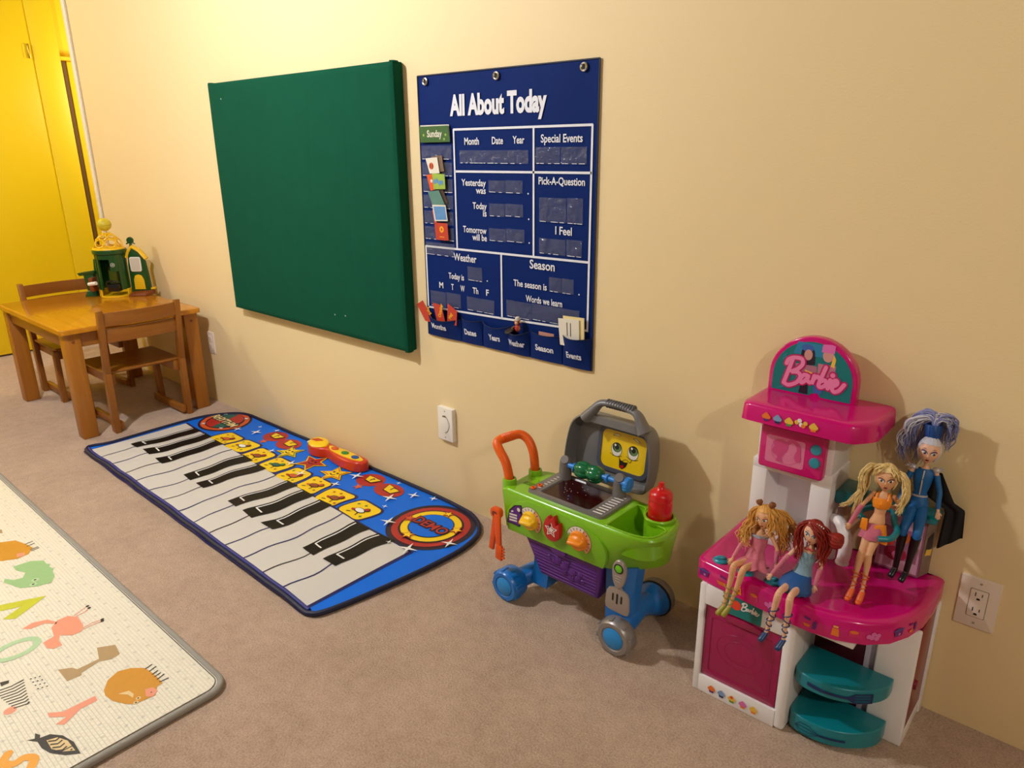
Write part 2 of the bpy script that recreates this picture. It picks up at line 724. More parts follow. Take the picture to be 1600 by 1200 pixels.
def plate(label, cx, cz, wd, ht, kind, group=None, dp=0.006):
    t = thing('outlet_plate', label, 'outlet', (cx, 0, cz))
    m_p = mat('plate_' + kind, (232, 214, 196) if kind != 'vac' else (240, 232, 220), 0.35)
    m_s = mat('slot_black', (18, 14, 12), 0.5)
    m_g = mat('plate_gap', (120, 96, 76), 0.6)
    m_sc = mat('plate_screw', (190, 170, 150), 0.4)
    T = wallf(cx, 0, cz)
    b = MB()
    b.prism(rrect(-wd / 2, -ht / 2, wd / 2, ht / 2, 0.003), 0, dp, m_p, T, bev=0.0025, top_only=True)
    b.build('cover', t)
    for k, s in enumerate((1, -1)):
        q = MB()
        zz = s * (ht * 0.40)
        q.lathe([(0.0032, 0), (0.003, 0.0008), (0.001, 0.0012)], m_sc, T @ Vector((0, zz, dp - 0.0003)), (0, -1, 0), 12)
        q.strk([(-0.0022, zz - 0.001), (0.0022, zz + 0.001)], 0.0007, m_s, T, dp + 0.0010)
        q.build('screw', t)
    if kind == 'duplex':
        q = MB()
        q.prism(rrect(-0.018, -0.035, 0.018, 0.035, 0.003), dp - 0.001, dp + 0.0003, m_g, T)
        q.prism(rrect(-0.0168, -0.0338, 0.0168, 0.0338, 0.003), dp, dp + 0.0016, m_p, T, bev=0.0006, top_only=True)
        for s in (0.019, -0.019):
            q.poly([(-0.0075, s - 0.001), (-0.0055, s - 0.001), (-0.0055, s + 0.009), (-0.0075, s + 0.009)], m_s, T, dp + 0.0018)
            q.poly([(0.0055, s), (0.0075, s), (0.0075, s + 0.0075), (0.0055, s + 0.0075)], m_s, T, dp + 0.0018)
            q.poly([(-0.0035, s - 0.0095), (0.0035, s - 0.0095), (0.0035, s - 0.0065), (0.002, s - 0.0045), (-0.002, s - 0.0045), (-0.0035, s - 0.0065)], m_s, T, dp + 0.0018)
        q.build('socket', t)
    elif kind == 'vac':
        q = MB()
        out = []
        for k in range(40):
            a = 2 * PI * k / 40
            r = 0.0235 + 0.010 * abs(math.sin(a)) ** 6
            out.append((r * math.cos(a) * (0.95 if abs(math.sin(a)) < 0.9 else 0.55), r * math.sin(a)))
        q.prism([(x * 1.06, z * 1.04) for x, z in out], dp - 0.001, dp + 0.0004, m_g, T)
        q.prism(out, dp, dp + 0.003, m_p, T, bev=0.001, top_only=True)
        q.poly([(-0.010, 0.029), (0.010, 0.029), (0.008, 0.035), (-0.008, 0.035)], m_g, T, dp + 0.0032)
        q.build('flap', t)
    else:
        for zz in (0.02, -0.02):
            q = MB()
            q.prism(rrect(-0.0165, zz - 0.0145, 0.0165, zz + 0.0145, 0.008), dp - 0.001, dp + 0.0015, m_p, T, bev=0.0006, top_only=True)
            q.poly([(-0.0075, zz - 0.001), (-0.0055, zz - 0.001), (-0.0055, zz + 0.008), (-0.0075, zz + 0.008)], m_s, T, dp + 0.0018)
            q.poly([(0.0055, zz), (0.0075, zz), (0.0075, zz + 0.007), (0.0055, zz + 0.007)], m_s, T, dp + 0.0018)
            q.poly(circle(0, zz - 0.006, 0.0025, 10), m_s, T, dp + 0.0018)
            q.build('socket', t)
    return t


plate('wide beige wall plate with a two-gang socket right of the pink play kitchen', -0.151, 0.323, 0.078, 0.124, 'duplex')
plate('white wall plate with a round flap low on the wall under the blue chart', -1.852, 0.325, 0.078, 0.128, 'vac', dp=0.018)
plate('small wall socket half in shadow behind the wooden table leg', -3.650, 0.330, 0.072, 0.116, 'std')

# ------------------------------------------------------------------ green felt board
m_felt = mat('green_felt', (14, 76, 54), 0.95, bump=0.0008, bscale=420, vary=0.10, vscale=14, spec=0.1)
t = thing('felt_board', 'large square green felt covered board hung on the wall', 'board', (-2.63, 0, 1.07))


def pillow(u, v):
    # cloth front: soft dimples and two long creases
    x, z = -3.254 + u * 1.248, 0.580 + v * 0.986
    cr = 0.0026 * math.exp(-((u - 0.60 + 0.02 * math.sin(4 * v)) / 0.004) ** 2) * (1 if v > 0.45 else 0.2)
    cr += 0.0022 * math.exp(-((u - 0.78 + 0.015 * math.sin(3 * v + 1)) / 0.004) ** 2) * (1 if 0.25 < v < 0.8 else 0.1)
    cr += 0.0018 * math.exp(-((v - 0.47 + 0.03 * u) / 0.004) ** 2) * (1 if u > 0.15 else 0.2)
    e = min(u, 1 - u, v, 1 - v)
    rnd = 0.006 * max(0, 1 - e / 0.008) ** 2
    return Vector((x, -0.050 + cr + rnd + 0.0012 * math.sin(9 * u + 2) * math.sin(7 * v), z))


b = MB()
b.grid(pillow, 120, 90, m_felt)
b.span((-3.254, -0.046, 0.580), (-2.006, -0.002, 1.566), m_felt, 0.004)
b.build('felt_panel', t)
# folded cloth tucks at the corners
for (x, z) in ((-3.243, 1.567), (-2.016, 1.567), (-2.016, 0.578)):
    q = MB()
    q.ball((x, -0.030, z - (0.003 if z > 1 else -0.002)), (0.013, 0.018, 0.007), m_felt)
    q.tube(spline([(x - 0.006, -0.045, z), (x, -0.034, z), (x + 0.003, -0.016, z)], 4), [0.003, 0.004, 0.003], m_felt, 8)
    q.build('corner_fold', t)
for (px, pz) in ((-2.44, 0.66), (-2.37, 0.665), (-3.14, 1.50)):
    q = MB()
    q.ball((px, -0.0515, pz), (0.003, 0.0008, 0.003), mat('lint', (190, 200, 180), 0.9), u=8, v=6)
    q.build('lint_speck', t)

# ------------------------------------------------------------------ wooden table and chairs
w_top = wood('table_top_wood', (206, 138, 30), (172, 104, 18), 0.15, axis=0)
w_leg = wood('table_leg_wood', (182, 116, 32), (146, 84, 18), 0.35, axis=2)
w_rail = wood('table_rail_wood', (178, 112, 30), (142, 80, 18), 0.35, axis=0)
w_ch = wood('chair_wood', (166, 102, 34), (126, 72, 18), 0.35, axis=2)
w_chh = wood('chair_slat_wood', (162, 98, 32), (122, 68, 18), 0.32, axis=1)
w_seat = wood('chair_seat_wood', (168, 104, 36), (132, 76, 22), 0.35, axis=0)
m_bolt = mat('wood_bolt_cap', (120, 66, 24), 0.4)

t = thing('play_table', 'low honey coloured wooden table with the green farm toy on it', 'table', (-4.06, -0.385, 0))
X0, X1, Y0, Y1 = -4.535, -3.60, -0.705, -0.055
b = MB()
b.prism(rrect(X0, Y0, X1, Y1, 0.02), 0.508, 0.531, w_top, None, bev=0.006, seg=3)
b.build('tabletop', t)
for sx, sy in ((0, 0), (1, 0), (1, 1), (0, 1)):
    q = MB()
    lx = X0 + 0.018 if sx == 0 else X1 - 0.088
    ly = Y0 + 0.015 if sy == 0 else Y1 - 0.085
    wx, wy = 0.070, 0.070
    q.span((lx, ly, 0), (lx + wx, ly + wy, 0.508), w_leg, 0.006)
    o = q.build('leg', t)
    c = MB()
    yy = ly - 0.0005 if sy == 0 else ly + wy + 0.0005
    xx = lx + wx + 0.0005 if sx == 1 else lx - 0.0005
    c.lathe([(0.007, 0), (0.007, 0.002), (0.005, 0.003), (0, 0.003)], m_bolt, (xx, ly + wy / 2, 0.47), (1 if sx else -1, 0, 0), 14)
    c.build('bolt', o)
for a, bb in (((X0 + 0.088, Y0 + 0.028, 0.438), (X1 - 0.088, Y0 + 0.048, 0.507)), ((X0 + 0.088, Y1 - 0.048, 0.438), (X1 - 0.088, Y1 - 0.028, 0.507)),
              ((X0 + 0.03, Y0 + 0.085, 0.438), (X0 + 0.05, Y1 - 0.085, 0.507)), ((X1 - 0.05, Y0 + 0.085, 0.438), (X1 - 0.03, Y1 - 0.085, 0.507))):
    MB().span(a, bb, w_rail, 0.003).build('apron', t)


def make_chair(loc, label):
    """chair facing -x; origin between its feet"""
    t = thing('kids_chair', label, 'chair', (0, 0, 0), 'wooden kids chairs')
    for s in (-1, 1):
        y0, y1 = (s * 0.177 - 0.013), (s * 0.177 + 0.013)
        q = MB()    # rear post: straight to the seat, then leaning back
        q.hexa([(0.135, y0, 0), (0.185, y0, 0), (0.185, y1, 0), (0.135, y1, 0)], [(0.150, y0, 0.30), (0.190, y0, 0.30), (0.190, y1, 0.30), (0.150, y1, 0.30)], w_ch, 0.003)
        q.hexa([(0.150, y0, 0.297), (0.190, y0, 0.297), (0.190, y1, 0.297), (0.150, y1, 0.297)], [(0.198, y0, 0.600), (0.226, y0, 0.603), (0.226, y1, 0.603), (0.198, y1, 0.600)], w_ch, 0.003)
        q.build('rear_leg', t)
        q = MB()
        q.hexa([(-0.165, y0, 0), (-0.125, y0, 0), (-0.125, y1, 0), (-0.165, y1, 0)], [(-0.175, y0, 0.285), (-0.138, y0, 0.285), (-0.138, y1, 0.285), (-0.175, y1, 0.285)], w_ch, 0.003)
        q.build('front_leg', t)
        yi0, yi1 = sorted((s * 0.164, s * 0.142))
        q = MB().span((-0.160, yi0, 0.012), (0.172, yi1, 0.047), w_seat, 0.003)
        q.build('runner', t)
        q = MB().span((-0.150, yi0, 0.235), (0.160, yi1, 0.288), w_seat, 0.003)
        q.build('seat_rail', t)
    q = MB()

    def seat(u, v):
        x, y = -0.172 + 0.325 * u, -0.176 + 0.352 * v
        return Vector((x, y, 0.300 - 0.006 * math.sin(PI * v) * math.sin(PI * u)))
    q.grid(seat, 14, 14, w_seat)
    q.span((-0.172, -0.176, 0.286), (0.153, 0.176, 0.2945), w_seat, 0.003)
    for (a, c) in (((-0.172, -0.176), (0.153, -0.176)), ((0.153, -0.176), (0.153, 0.176)), ((0.153, 0.176), (-0.172, 0.176)), ((-0.172, 0.176), (-0.172, -0.176))):
        q.tube([(a[0], a[1], 0.294), (c[0], c[1], 0.294)], 0.0062, w_seat, 8)
    q.build('seat', t)
    for z0, z1, dx in ((0.527, 0.590, 0.0), (0.448, 0.514, 0.0)):
        q = MB()
        pts = []
        for k in range(11):
            v = -1 + 2 * k / 10
            pts.append((v * 0.166, 0.022 * (1 - v * v)))
        f = [(0.185 + (z0 - 0.42) * 0.155 + c + 0.012, y) for y, c in pts]
        bk = [(0.185 + (z0 - 0.42) * 0.155 + c, y) for y, c in pts]
        poly = bk + f[::-1]
        q.prism(poly, z0, z1, w_chh, None, bev=0.003)
        q.build('back_slat', t)
    t.location = loc
    return t


c1 = make_chair((-3.768, -0.369, 0), 'wooden kids chair nearest the camera, its back towards the piano mat')
c2 = copy_tree(c1)
c2.location = (-4.440, -0.375, 0)
c2.rotation_euler = (0, 0, PI)
c2['label'] = 'wooden kids chair at the far side of the low table by the yellow wall'

# ------------------------------------------------------------------ blue pocket chart
m_navy = mat('navy_nylon', (9, 36, 98), 0.65, spec=0.08, bump=0.0005, bscale=60, vary=0.08, vscale=6)
m_navy2 = mat('navy_nylon_pouch', (10, 38, 102), 0.6, spec=0.12, bump=0.0005, bscale=70, vary=0.08, vscale=9)
m_hem = mat('dark_hem', (12, 20, 48), 0.6)
m_print = mat('white_print', (226, 226, 232), 0.6)
m_film = film('clear_vinyl', (170, 172, 180), 0.16, 0.1)
m_steel = mat('nickel_ring', (215, 210, 200), 0.25, metal=1.0)
m_hole = mat('hole_shadow', (40, 30, 24), 0.8)
YC = -0.005     # front face of the cloth

t = thing('pocket_chart', 'big navy blue wall chart with white lettering, clear pockets and pouches along its hem', 'wall chart', (-1.57, 0, 1.08))
CL, CR, CB, CT = -1.932, -1.210, 0.654, 1.517


def cloth(u, v):
    x, z = CL + (CR - CL) * u, CB + (CT - CB) * v
    wv = 0.0010 * math.sin(u * 2 * PI * 2.0 + 1.0) * (1 - 0.4 * v) + 0.0008 * math.sin(u * 17 + 3 * v)
    edge = 0.0012 * max(0.0, 1 - (1 - u) / 0.05) ** 2 * (1 - v) + 0.0012 * max(0.0, 1 - u / 0.04) ** 2 * (1 - v)
    return Vector((x, YC + 0.0014 - abs(wv) - edge, z))


def wpt(x, z, dy=0.0):
    return Vector((x, YC - 0.0022 - dy, z))


b = MB()
b.grid(cloth, 72, 60, m_navy)
b.span((CL + 0.002, -0.002, CB + 0.002), (CR - 0.002, -0.0005, CT - 0.002), m_navy)
for p in ((CL, CT, CR, CT), (CL, CB, CL, CT), (CR, CB, CR, CT)):
    b.tube([(p[0], YC, p[1]), (p[2], YC, p[3])], 0.0024, m_hem, 6)
TW = wallf(0, YC - 0.0014, 0)


def wl_(pts, wd):
    b.strk(pts, wd, m_print, TW)


LW = 0.0068
wl_([(-1.770, 0.974), (-1.770, 1.350), (-1.228, 1.352), (-1.229, 0.774)], LW)
wl_([(-1.437, 1.350), (-1.437, 0.977)], LW)
wl_([(-1.768, 1.222), (-1.228, 1.226)], LW)
wl_([(-1.926, 0.752), (-1.926, 0.970), (-1.229, 0.978)], LW)
wl_([(-1.571, 0.972), (-1.571, 0.764)], LW)
wl_([(-1.926, 0.755), (-1.571, 0.764), (-1.229, 0.776)], LW)


def word(s, x0, x1, z, h, bold=0.018):
    """lettering from x0 to x1 on baseline z with cap height h"""
    me = text_mesh(s, 1.0, 'LEFT', bold)
    xs = [v.co.x for v in me.vertices]
    size = h / 0.73
    wd = (max(xs) - min(xs)) * size
    T = wallf(x0 - min(xs) * size * (x1 - x0) / wd, YC - 0.0016, z)
    T = T @ Matrix.Diagonal((size * (x1 - x0) / wd, size, 1, 1))
    b.text(s, 1.0, m_print, T, 'LEFT', bold)


word('All About Today', -1.783, -1.388, 1.394, 0.060, 0.045)
word('Month', -1.722, -1.658, 1.304, 0.022)
word('Date', -1.603, -1.557, 1.305, 0.022)
word('Year', -1.518, -1.472, 1.306, 0.022)
word('Special Events', -1.409, -1.260, 1.308, 0.023)
word('Yesterday', -1.740, -1.632, 1.179, 0.021)
word('was', -1.676, -1.633, 1.156, 0.021)
word('Today', -1.692, -1.630, 1.108, 0.021)
word('is', -1.647, -1.631, 1.086, 0.021)
word('Tomorrow', -1.739, -1.633, 1.031, 0.021)
word('will be', -1.697, -1.632, 1.008, 0.021)
word('Pick-A-Question', -1.417, -1.249, 1.191, 0.022)
word('I Feel', -1.353, -1.292, 1.050, 0.024)
word('Weather', -1.788, -1.681, 0.934, 0.025)
word('Season', -1.452, -1.354, 0.940, 0.028)
word('Today is', -1.816, -1.742, 0.869, 0.021)
for s, x in (('M', -1.855), ('T', -1.799), ('W', -1.750), ('Th', -1.689), ('F', -1.634)):
    wd = {'M': 0.020, 'W': 0.020, 'Th': 0.026}.get(s, 0.012)
    word(s, x - wd / 2, x + wd / 2, 0.831, 0.021)
word('The season is', -1.519, -1.384, 0.878, 0.021)
word('Words we learn', -1.468, -1.324, 0.834, 0.021)
for x, z in ((-1.458, 1.160), (-1.456, 1.085), (-1.454, 1.014), (-1.634, 0.877), (-1.262, 0.878)):
    b.poly(circle(x, z + 0.0025, 0.0026, 10), m_print, TW)
b.build('chart_sheet', t)
for x, z in ((-1.893, 1.499), (-1.580, 1.497), (-1.259, 1.499)):
    q = MB()
    ring = [(x + 0.0095 * math.cos(a), YC - 0.0035, z + 0.0095 * math.sin(a)) for a in [2 * PI * k / 24 for k in range(24)]]
    q.tube(ring, 0.0032, m_steel, 8, closed=True)
    q.lathe([(0.0075, 0), (0, 0.0002)], m_hole, (x, YC - 0.0030, z), (0, -1, 0), 16)
    q.build('grommet', t)


def vinyl(x0, z0, x1, z1, seam=None):
    """clear pocket: wrinkled film on three stitched edges"""
    q = MB()
    rs = random.random() * 50
    nx = max(8, int((x1 - x0) / 0.006))
    nz = max(6, int((z1 - z0) / 0.006))

    def f(u, v):
        e = min(u, 1 - u, v * 2) * 4
        h = 0.0015 + 0.0032 * min(1, e) * (0.5 + noise.noise(Vector((x0 * 9 + u * 7 + rs, v * 2.4, rs))))
        return Vector((x0 + (x1 - x0) * u, YC - 0.0028 - h, z0 + (z1 - z0) * v))
    q.grid(f, nx, nz, m_film)
    T = wallf(0, YC - 0.0046, 0)
    # stitched lower edge, its glints painted on as white dashes
    x = x0 + 0.004
    while x < x1 - 0.012:
        L = random.uniform(0.006, 0.03)
        q.strk([(x, z0 + 0.001), (min(x + L, x1 - 0.002), z0 + 0.001)], 0.0016, m_print, T)
        x += L + random.uniform(0.002, 0.02)
    q.build('clear_pocket', t, recalc=False)


for a in ((-1.743, 1.248, -1.455, 1.287), (-1.427, 1.249, -1.336, 1.295), (-1.333, 1.249, -1.243, 1.295),
          (-1.618, 1.162, -1.550, 1.198), (-1.548, 1.162, -1.478, 1.200), (-1.617, 1.089, -1.552, 1.128), (-1.550, 1.092, -1.476, 1.130),
          (-1.620, 1.012, -1.548, 1.052), (-1.546, 1.015, -1.471, 1.055), (-1.413, 1.084, -1.312, 1.154), (-1.309, 1.084, -1.252, 1.156),
          (-1.413, 0.990, -1.312, 1.036), (-1.309, 0.990, -1.253, 1.038), (-1.721, 0.874, -1.654, 0.920),
          (-1.909, 0.764, -1.831, 0.818), (-1.828, 0.770, -1.758, 0.820), (-1.728, 0.772, -1.602, 0.818), (-1.373, 0.878, -1.326, 0.922), (-1.324, 0.878, -1.280, 0.923),
          (-1.548, 0.776, -1.442, 0.830), (-1.440, 0.780, -1.257, 0.832)):
    vinyl(*a)
for k in range(7):
    z = 1.306 - k * 0.0525
    vinyl(-1.924, z - 0.047, -1.780, z - 0.004)

# six pouches along the hem: top edge stands away from the sheet
PX = [(-1.926, -1.760, 0.732, 'Months'), (-1.757, -1.660, 0.742, 'Dates'), (-1.656, -1.535, 0.742, 'Years'), (-1.540, -1.451, 0.738, 'Weather'), (-1.447, -1.321, 0.744, 'Season'), (-1.317, -1.213, 0.754, 'Events')]
for i, (x0, x1, zt, s) in enumerate(PX):
    q = MB()
    sag = 0.012 if s in ('Months', 'Weather', 'Years') else 0.005
    dep = 0.030 if s in ('Months', 'Weather', 'Events') else 0.018

    def f(u, v):
        e = math.sin(PI * min(1, max(0, u)))
        out = dep * (e ** 0.6) * (0.12 + 0.88 * v)
        return Vector((x0 + (x1 - x0) * u, YC - 0.003 - out, 0.6545 + (zt - sag * e - 0.6545) * v))
    q.grid(f, 22, 10, m_navy2)
    q.tube([f(k / 22, 1.0) for k in range(23)], 0.0012, m_hem, 6)
    me = text_mesh(s, 1.0, 'CENTER', 0.03)
    tm = bmesh.new()
    tm.from_mesh(me)
    h = 0.020 / 0.73
    wd = {'Months': 0.075, 'Dates': 0.056, 'Years': 0.050, 'Weather': 0.068, 'Season': 0.072, 'Events': 0.056}[s]
    xs = [v.co.x for v in tm.verts]
    fac = wd / (max(xs) - min(xs))
    for v in tm.verts:
        X = (x0 + x1) / 2 + v.co.x * fac - (0.012 if s == 'Months' else 0)
        Z = 0.687 + v.co.y * h
        u, w = (X - x0) / (x1 - x0), (Z - 0.6545) / (zt - 0.6545)
        p = f(u, w)
        v.co = Vector((X, p.y - (0.0045 if dep > 0.02 else 0.0022), Z))
    q.merge(tm, m_print)
    q.build('hem_pouch', t, recalc=False)

# ------------------------------------------------------------------ cards tucked into the chart


def card(name, label, cat, quad, y, cols, deco=None, group=None, th=0.0009):
    """quad: x,z corners counter-clockwise from lower left; tilted slightly off the wall"""
    cx = sum(p[0] for p in quad) / 4
    cz = sum(p[1] for p in quad) / 4
    q = MB()
    T = wallf(0, y, 0)
    q.prism(quad, 0, th, cols[0], T)
    if deco:
        deco(q, T @ Matrix.Translation((0, 0, th + 0.0003)))
    o = q.build(name, None, (cx, y, cz))
    return tag(o, label, cat, group)


m_cgreen = mat('card_green', (48, 92, 34), 0.5, vary=0.25, vscale=90)
m_cwhite = mat('card_white', (226, 218, 200), 0.55)
m_corange = mat('card_orange', (222, 84, 32), 0.5)
m_clime = mat('card_lime', (150, 178, 70), 0.5, vary=0.25, vscale=60)
m_cblue = mat('card_blue', (90, 140, 190), 0.5, vary=0.2, vscale=60)
m_cteal = mat('card_teal', (86, 130, 118), 0.5, vary=0.2, vscale=60)
m_cred = mat('card_red', (190, 56, 36), 0.5)
m_cyel = mat('card_yellow', (240, 176, 40), 0.5)
m_cdark = mat('card_dark', (70, 50, 40), 0.5)
m_ccream = mat('card_cream', (236, 214, 150), 0.55)


def dec_sunday(q, T):
    q.text('Sunday', 0.030, m_cwhite, T @ Matrix.Translation((-1.853, 1.329, 0)), 'CENTER', 0.0006, 0.82)
    for x, z in ((-1.905, 1.335), (-1.800, 1.335), (-1.807, 1.322)):
        q.poly(star(x, z, 0.006), m_clime, T)


card('day_card', 'green card reading Sunday in the topmost left pocket of the chart', 'card', [(-1.922, 1.312), (-1.781, 1.313), (-1.787, 1.363), (-1.925, 1.362)], -0.0125, (m_cgreen, ), dec_sunday)
q = MB()
T = wallf(0, -0.0095, 0)
q.prism([(-1.919, 1.318), (-1.783, 1.318), (-1.787, 1.366), (-1.923, 1.366)], 0, 0.0008, m_cwhite, T)
tag(q.build('day_card', None, (-1.853, -0.0095, 1.34)), 'white card whose edge shows just behind the green Sunday card', 'card')


def dec_sun(q, T):
    q.poly(circle(-1.868, 1.238, 0.011, 14), m_corange, T)
    q.strk([(-1.873, 1.232), (-1.873, 1.245)], 0.003, m_cdark, T, 0.0003)
    q.strk([(-1.863, 1.230), (-1.863, 1.243)], 0.003, m_cdark, T, 0.0003)


card('weather_card', 'pale grey card with an orange figure, highest of the loose cards in the left column', 'card', [(-1.878, 1.214), (-1.830, 1.216), (-1.839, 1.266), (-1.896, 1.262)], -0.0170, (m_cwhite,), dec_sun)
card('weather_card', 'brown edged card peeking out behind the pale grey card with an orange figure', 'card', [(-1.862, 1.216), (-1.812, 1.222), (-1.820, 1.272), (-1.872, 1.268)], -0.0135, (mat('card_brown', (120, 92, 70), 0.6),))


def dec_map(q, T):
    for k in range(4):
        x = -1.855 + k * 0.012
        q.poly(circle(x, 1.188 + 0.004 * math.sin(k * 2), 0.006, 8, 0.008), m_cblue, T, 0.0001 * k)


card('weather_card', 'red orange card, left one of the pair in the third left pocket', 'card', [(-1.880, 1.158), (-1.846, 1.166), (-1.858, 1.214), (-1.898, 1.209)], -0.0140, (m_corange,),
     lambda q, T: q.poly(star(-1.874, 1.190, 0.008), m_cwhite, T))
card('weather_card', 'lime green card with a blue band beside the red orange card', 'card', [(-1.860, 1.164), (-1.804, 1.166), (-1.806, 1.213), (-1.866, 1.215)], -0.0180, (m_clime,), dec_map)


def dec_rain(q, T):
    q.text('RAIN', 0.018, m_cwhite, T @ frame((-1.846, 1.119, 0), (0.25, 1, 0), (-1, 0.25, 0)), 'LEFT', 0.0006, 0.8)
    q.strk([(-1.873, 1.122), (-1.884, 1.150)], 0.004, m_cwhite, T)


card('weather_card', 'grey green card with pale writing above the blue card in the left column', 'card', [(-1.872, 1.112), (-1.812, 1.116), (-1.838, 1.161), (-1.893, 1.155)], -0.0160, (m_cteal,))
card('weather_card', 'dark card standing behind the grey green card with pale writing', 'card', [(-1.850, 1.114), (-1.800, 1.120), (-1.822, 1.164), (-1.864, 1.162)], -0.0125, (m_cdark,))
card('weather_card', 'blue card with a white rim just above the sunny red card', 'card', [(-1.862, 1.060), (-1.799, 1.063), (-1.807, 1.115), (-1.872, 1.113)], -0.0175, (m_cwhite,),
     lambda q, T: q.poly([(-1.857, 1.064), (-1.803, 1.067), (-1.810, 1.110), (-1.866, 1.108)], m_cblue, T))
card('weather_card', 'orange strip of card left of and behind the blue card with a white rim', 'card', [(-1.866, 1.050), (-1.856, 1.050), (-1.868, 1.095), (-1.877, 1.095)], -0.0135, (m_corange,))


def dec_sunny(q, T):
    q.poly(star(-1.829, 1.034, 0.012, 0.75, 10), m_cyel, T)
    q.poly(circle(-1.829, 1.034, 0.005, 10), m_corange, T, 0.0003)
    q.strk([(-1.840, 1.009), (-1.817, 1.009)], 0.0025, m_cyel, T)


card('weather_card', 'red card with a yellow sun in the lowest left pocket', 'card', [(-1.858, 0.998), (-1.797, 0.999), (-1.801, 1.055), (-1.864, 1.055)], -0.0180, (m_cred,), dec_sunny)


def month(label, quad, word_, base, up_):
    def deco(q, T):
        q.text(word_, 0.020, m_cyel, T @ frame((base[0], base[1], 0), (up_[0], up_[1], 0), (-up_[1], up_[0], 0)), 'LEFT', 0.0006, 0.72)
    card('month_card', label, 'card', quad, -0.020, (m_cred,), deco, th=0.0015)


month('red month card leaning out at the far left edge of the Months pouch', [(-1.930, 0.705), (-1.884, 0.705), (-1.940, 0.778), (-1.972, 0.760)], 'April', (-1.920, 0.755), (0.46, -0.88))
month('middle one of the three red cards in the Months pouch', [(-1.866, 0.706), (-1.824, 0.706), (-1.843, 0.773), (-1.887, 0.777)], 'October', (-1.848, 0.728), (0.26, 1))
month('right hand red card in the Months pouch, with a cut corner', [(-1.818, 0.706), (-1.770, 0.712), (-1.766, 0.763), (-1.810, 0.784)], 'May', (-1.795, 0.728), (0.30, 1))
card('word_card', 'white card with small black writing in the Events pouch', 'card', [(-1.318, 0.722), (-1.246, 0.722), (-1.249, 0.808), (-1.327, 0.803)], -0.0200, (m_cwhite,),
     lambda q, T: [q.strk([(-1.291 + 0.013 * k, 0.754), (-1.293 + 0.013 * k, 0.794)], 0.003, m_cdark, T) for k in range(2)], th=0.002)
card('word_card', 'yellow card standing behind the white card in the Events pouch', 'card', [(-1.300, 0.722), (-1.231, 0.722), (-1.234, 0.815), (-1.312, 0.812)], -0.0150, (m_ccream,), th=0.003)
card('season_card', 'pinkish card whose top edge shows in the Season pouch', 'card', [(-1.410, 0.700), (-1.350, 0.700), (-1.350, 0.7475), (-1.410, 0.7475)], -0.0120, (mat('card_pink', (200, 140, 120), 0.6),))
# little red-capped doll and disc peeking out of the Weather pouch
m_mk = mat('toy_brown', (110, 56, 26), 0.5)
m_mf = mat('toy_tan', (206, 150, 104), 0.5)
m_mr = mat('toy_red', (170, 40, 24), 0.5)
t = thing('toy_figure', 'tiny brown figure with a pale cap leaning out of the Weather pouch', 'toy', (-1.487, -0.022, 0.742))
q = MB()
q.ball((-1.487, -0.024, 0.748), (0.011, 0.009, 0.013), m_mr)
q.ball((-1.487, -0.024, 0.768), (0.0105, 0.009, 0.0105), m_mk)
for s in (-1, 1):
    q.ball((-1.487 + s * 0.011, -0.024, 0.769), (0.004, 0.003, 0.004), m_mf, u=10, v=8)
q.build('body', t)
q = MB()
q.ball((-1.487, -0.031, 0.765), (0.007, 0.004, 0.006), m_mf)
q.build('face', t)
q = MB()
q.lathe([(0.0085, 0), (0.009, 0.004), (0.006, 0.011), (0.0, 0.013)], mat('cap_white', (220, 208, 190), 0.6), (-1.487, -0.024, 0.773), (0, -0.2, 1), 14)
q.build('cap', t)
for s in (-1, 1):
    MB().tube([(-1.487 + s * 0.009, -0.026, 0.752), (-1.487 + s * 0.016, -0.032, 0.747), (-1.487 + s * 0.013, -0.036, 0.743)], [0.004, 0.0035, 0.003], m_mk, 8).build('arm', t)
q = MB()
q.lathe([(0.017, 0), (0.017, 0.003), (0.015, 0.004), (0, 0.004)], mat('disc_dark', (50, 36, 28), 0.4), (-1.524, -0.022, 0.732), (-0.15, -0.5, 1), 18)
tag(q.build('disc_token', None, (-1.524, -0.022, 0.732)), 'dark round token lying in the mouth of the Weather pouch', 'token')

# ------------------------------------------------------------------ piano mat
m_key = mat('mat_white_vinyl', (212, 206, 198), 0.42, bump=0.0012, bscale=26, vary=0.02)
m_blk = mat('mat_black_print', (14, 12, 12), 0.45, spec=0.25, bump=0.0008, bscale=30)
m_mblue = mat('mat_blue_cloth', (0, 106, 220), 0.5, spec=0.25, bump=0.0008, bscale=24, vary=0.05)
m_mnavy = mat('mat_navy_print', (20, 20, 90), 0.5)
m_bind = mat('mat_navy_binding', (14, 16, 52), 0.6, bump=0.0006, bscale=300)
m_bind2 = mat('mat_blue_binding', (30, 34, 120), 0.55, bump=0.0006, bscale=300)
m_myel = mat('mat_yellow_print', (246, 205, 16), 0.45)
m_mred = mat('mat_red_print', (176, 38, 34), 0.45)
m_mor = mat('mat_orange_print', (212, 88, 40), 0.45)
m_mbrown = mat('mat_brown_print', (150, 70, 30), 0.45)
m_mteal = mat('mat_teal_print', (18, 92, 84), 0.45)
m_mgrn = mat('mat_green_print', (60, 130, 50), 0.45)
m_mwht = mat('mat_white_print', (238, 236, 230), 0.45)
m_mdk = mat('mat_dark_print', (30, 14, 40), 0.45)


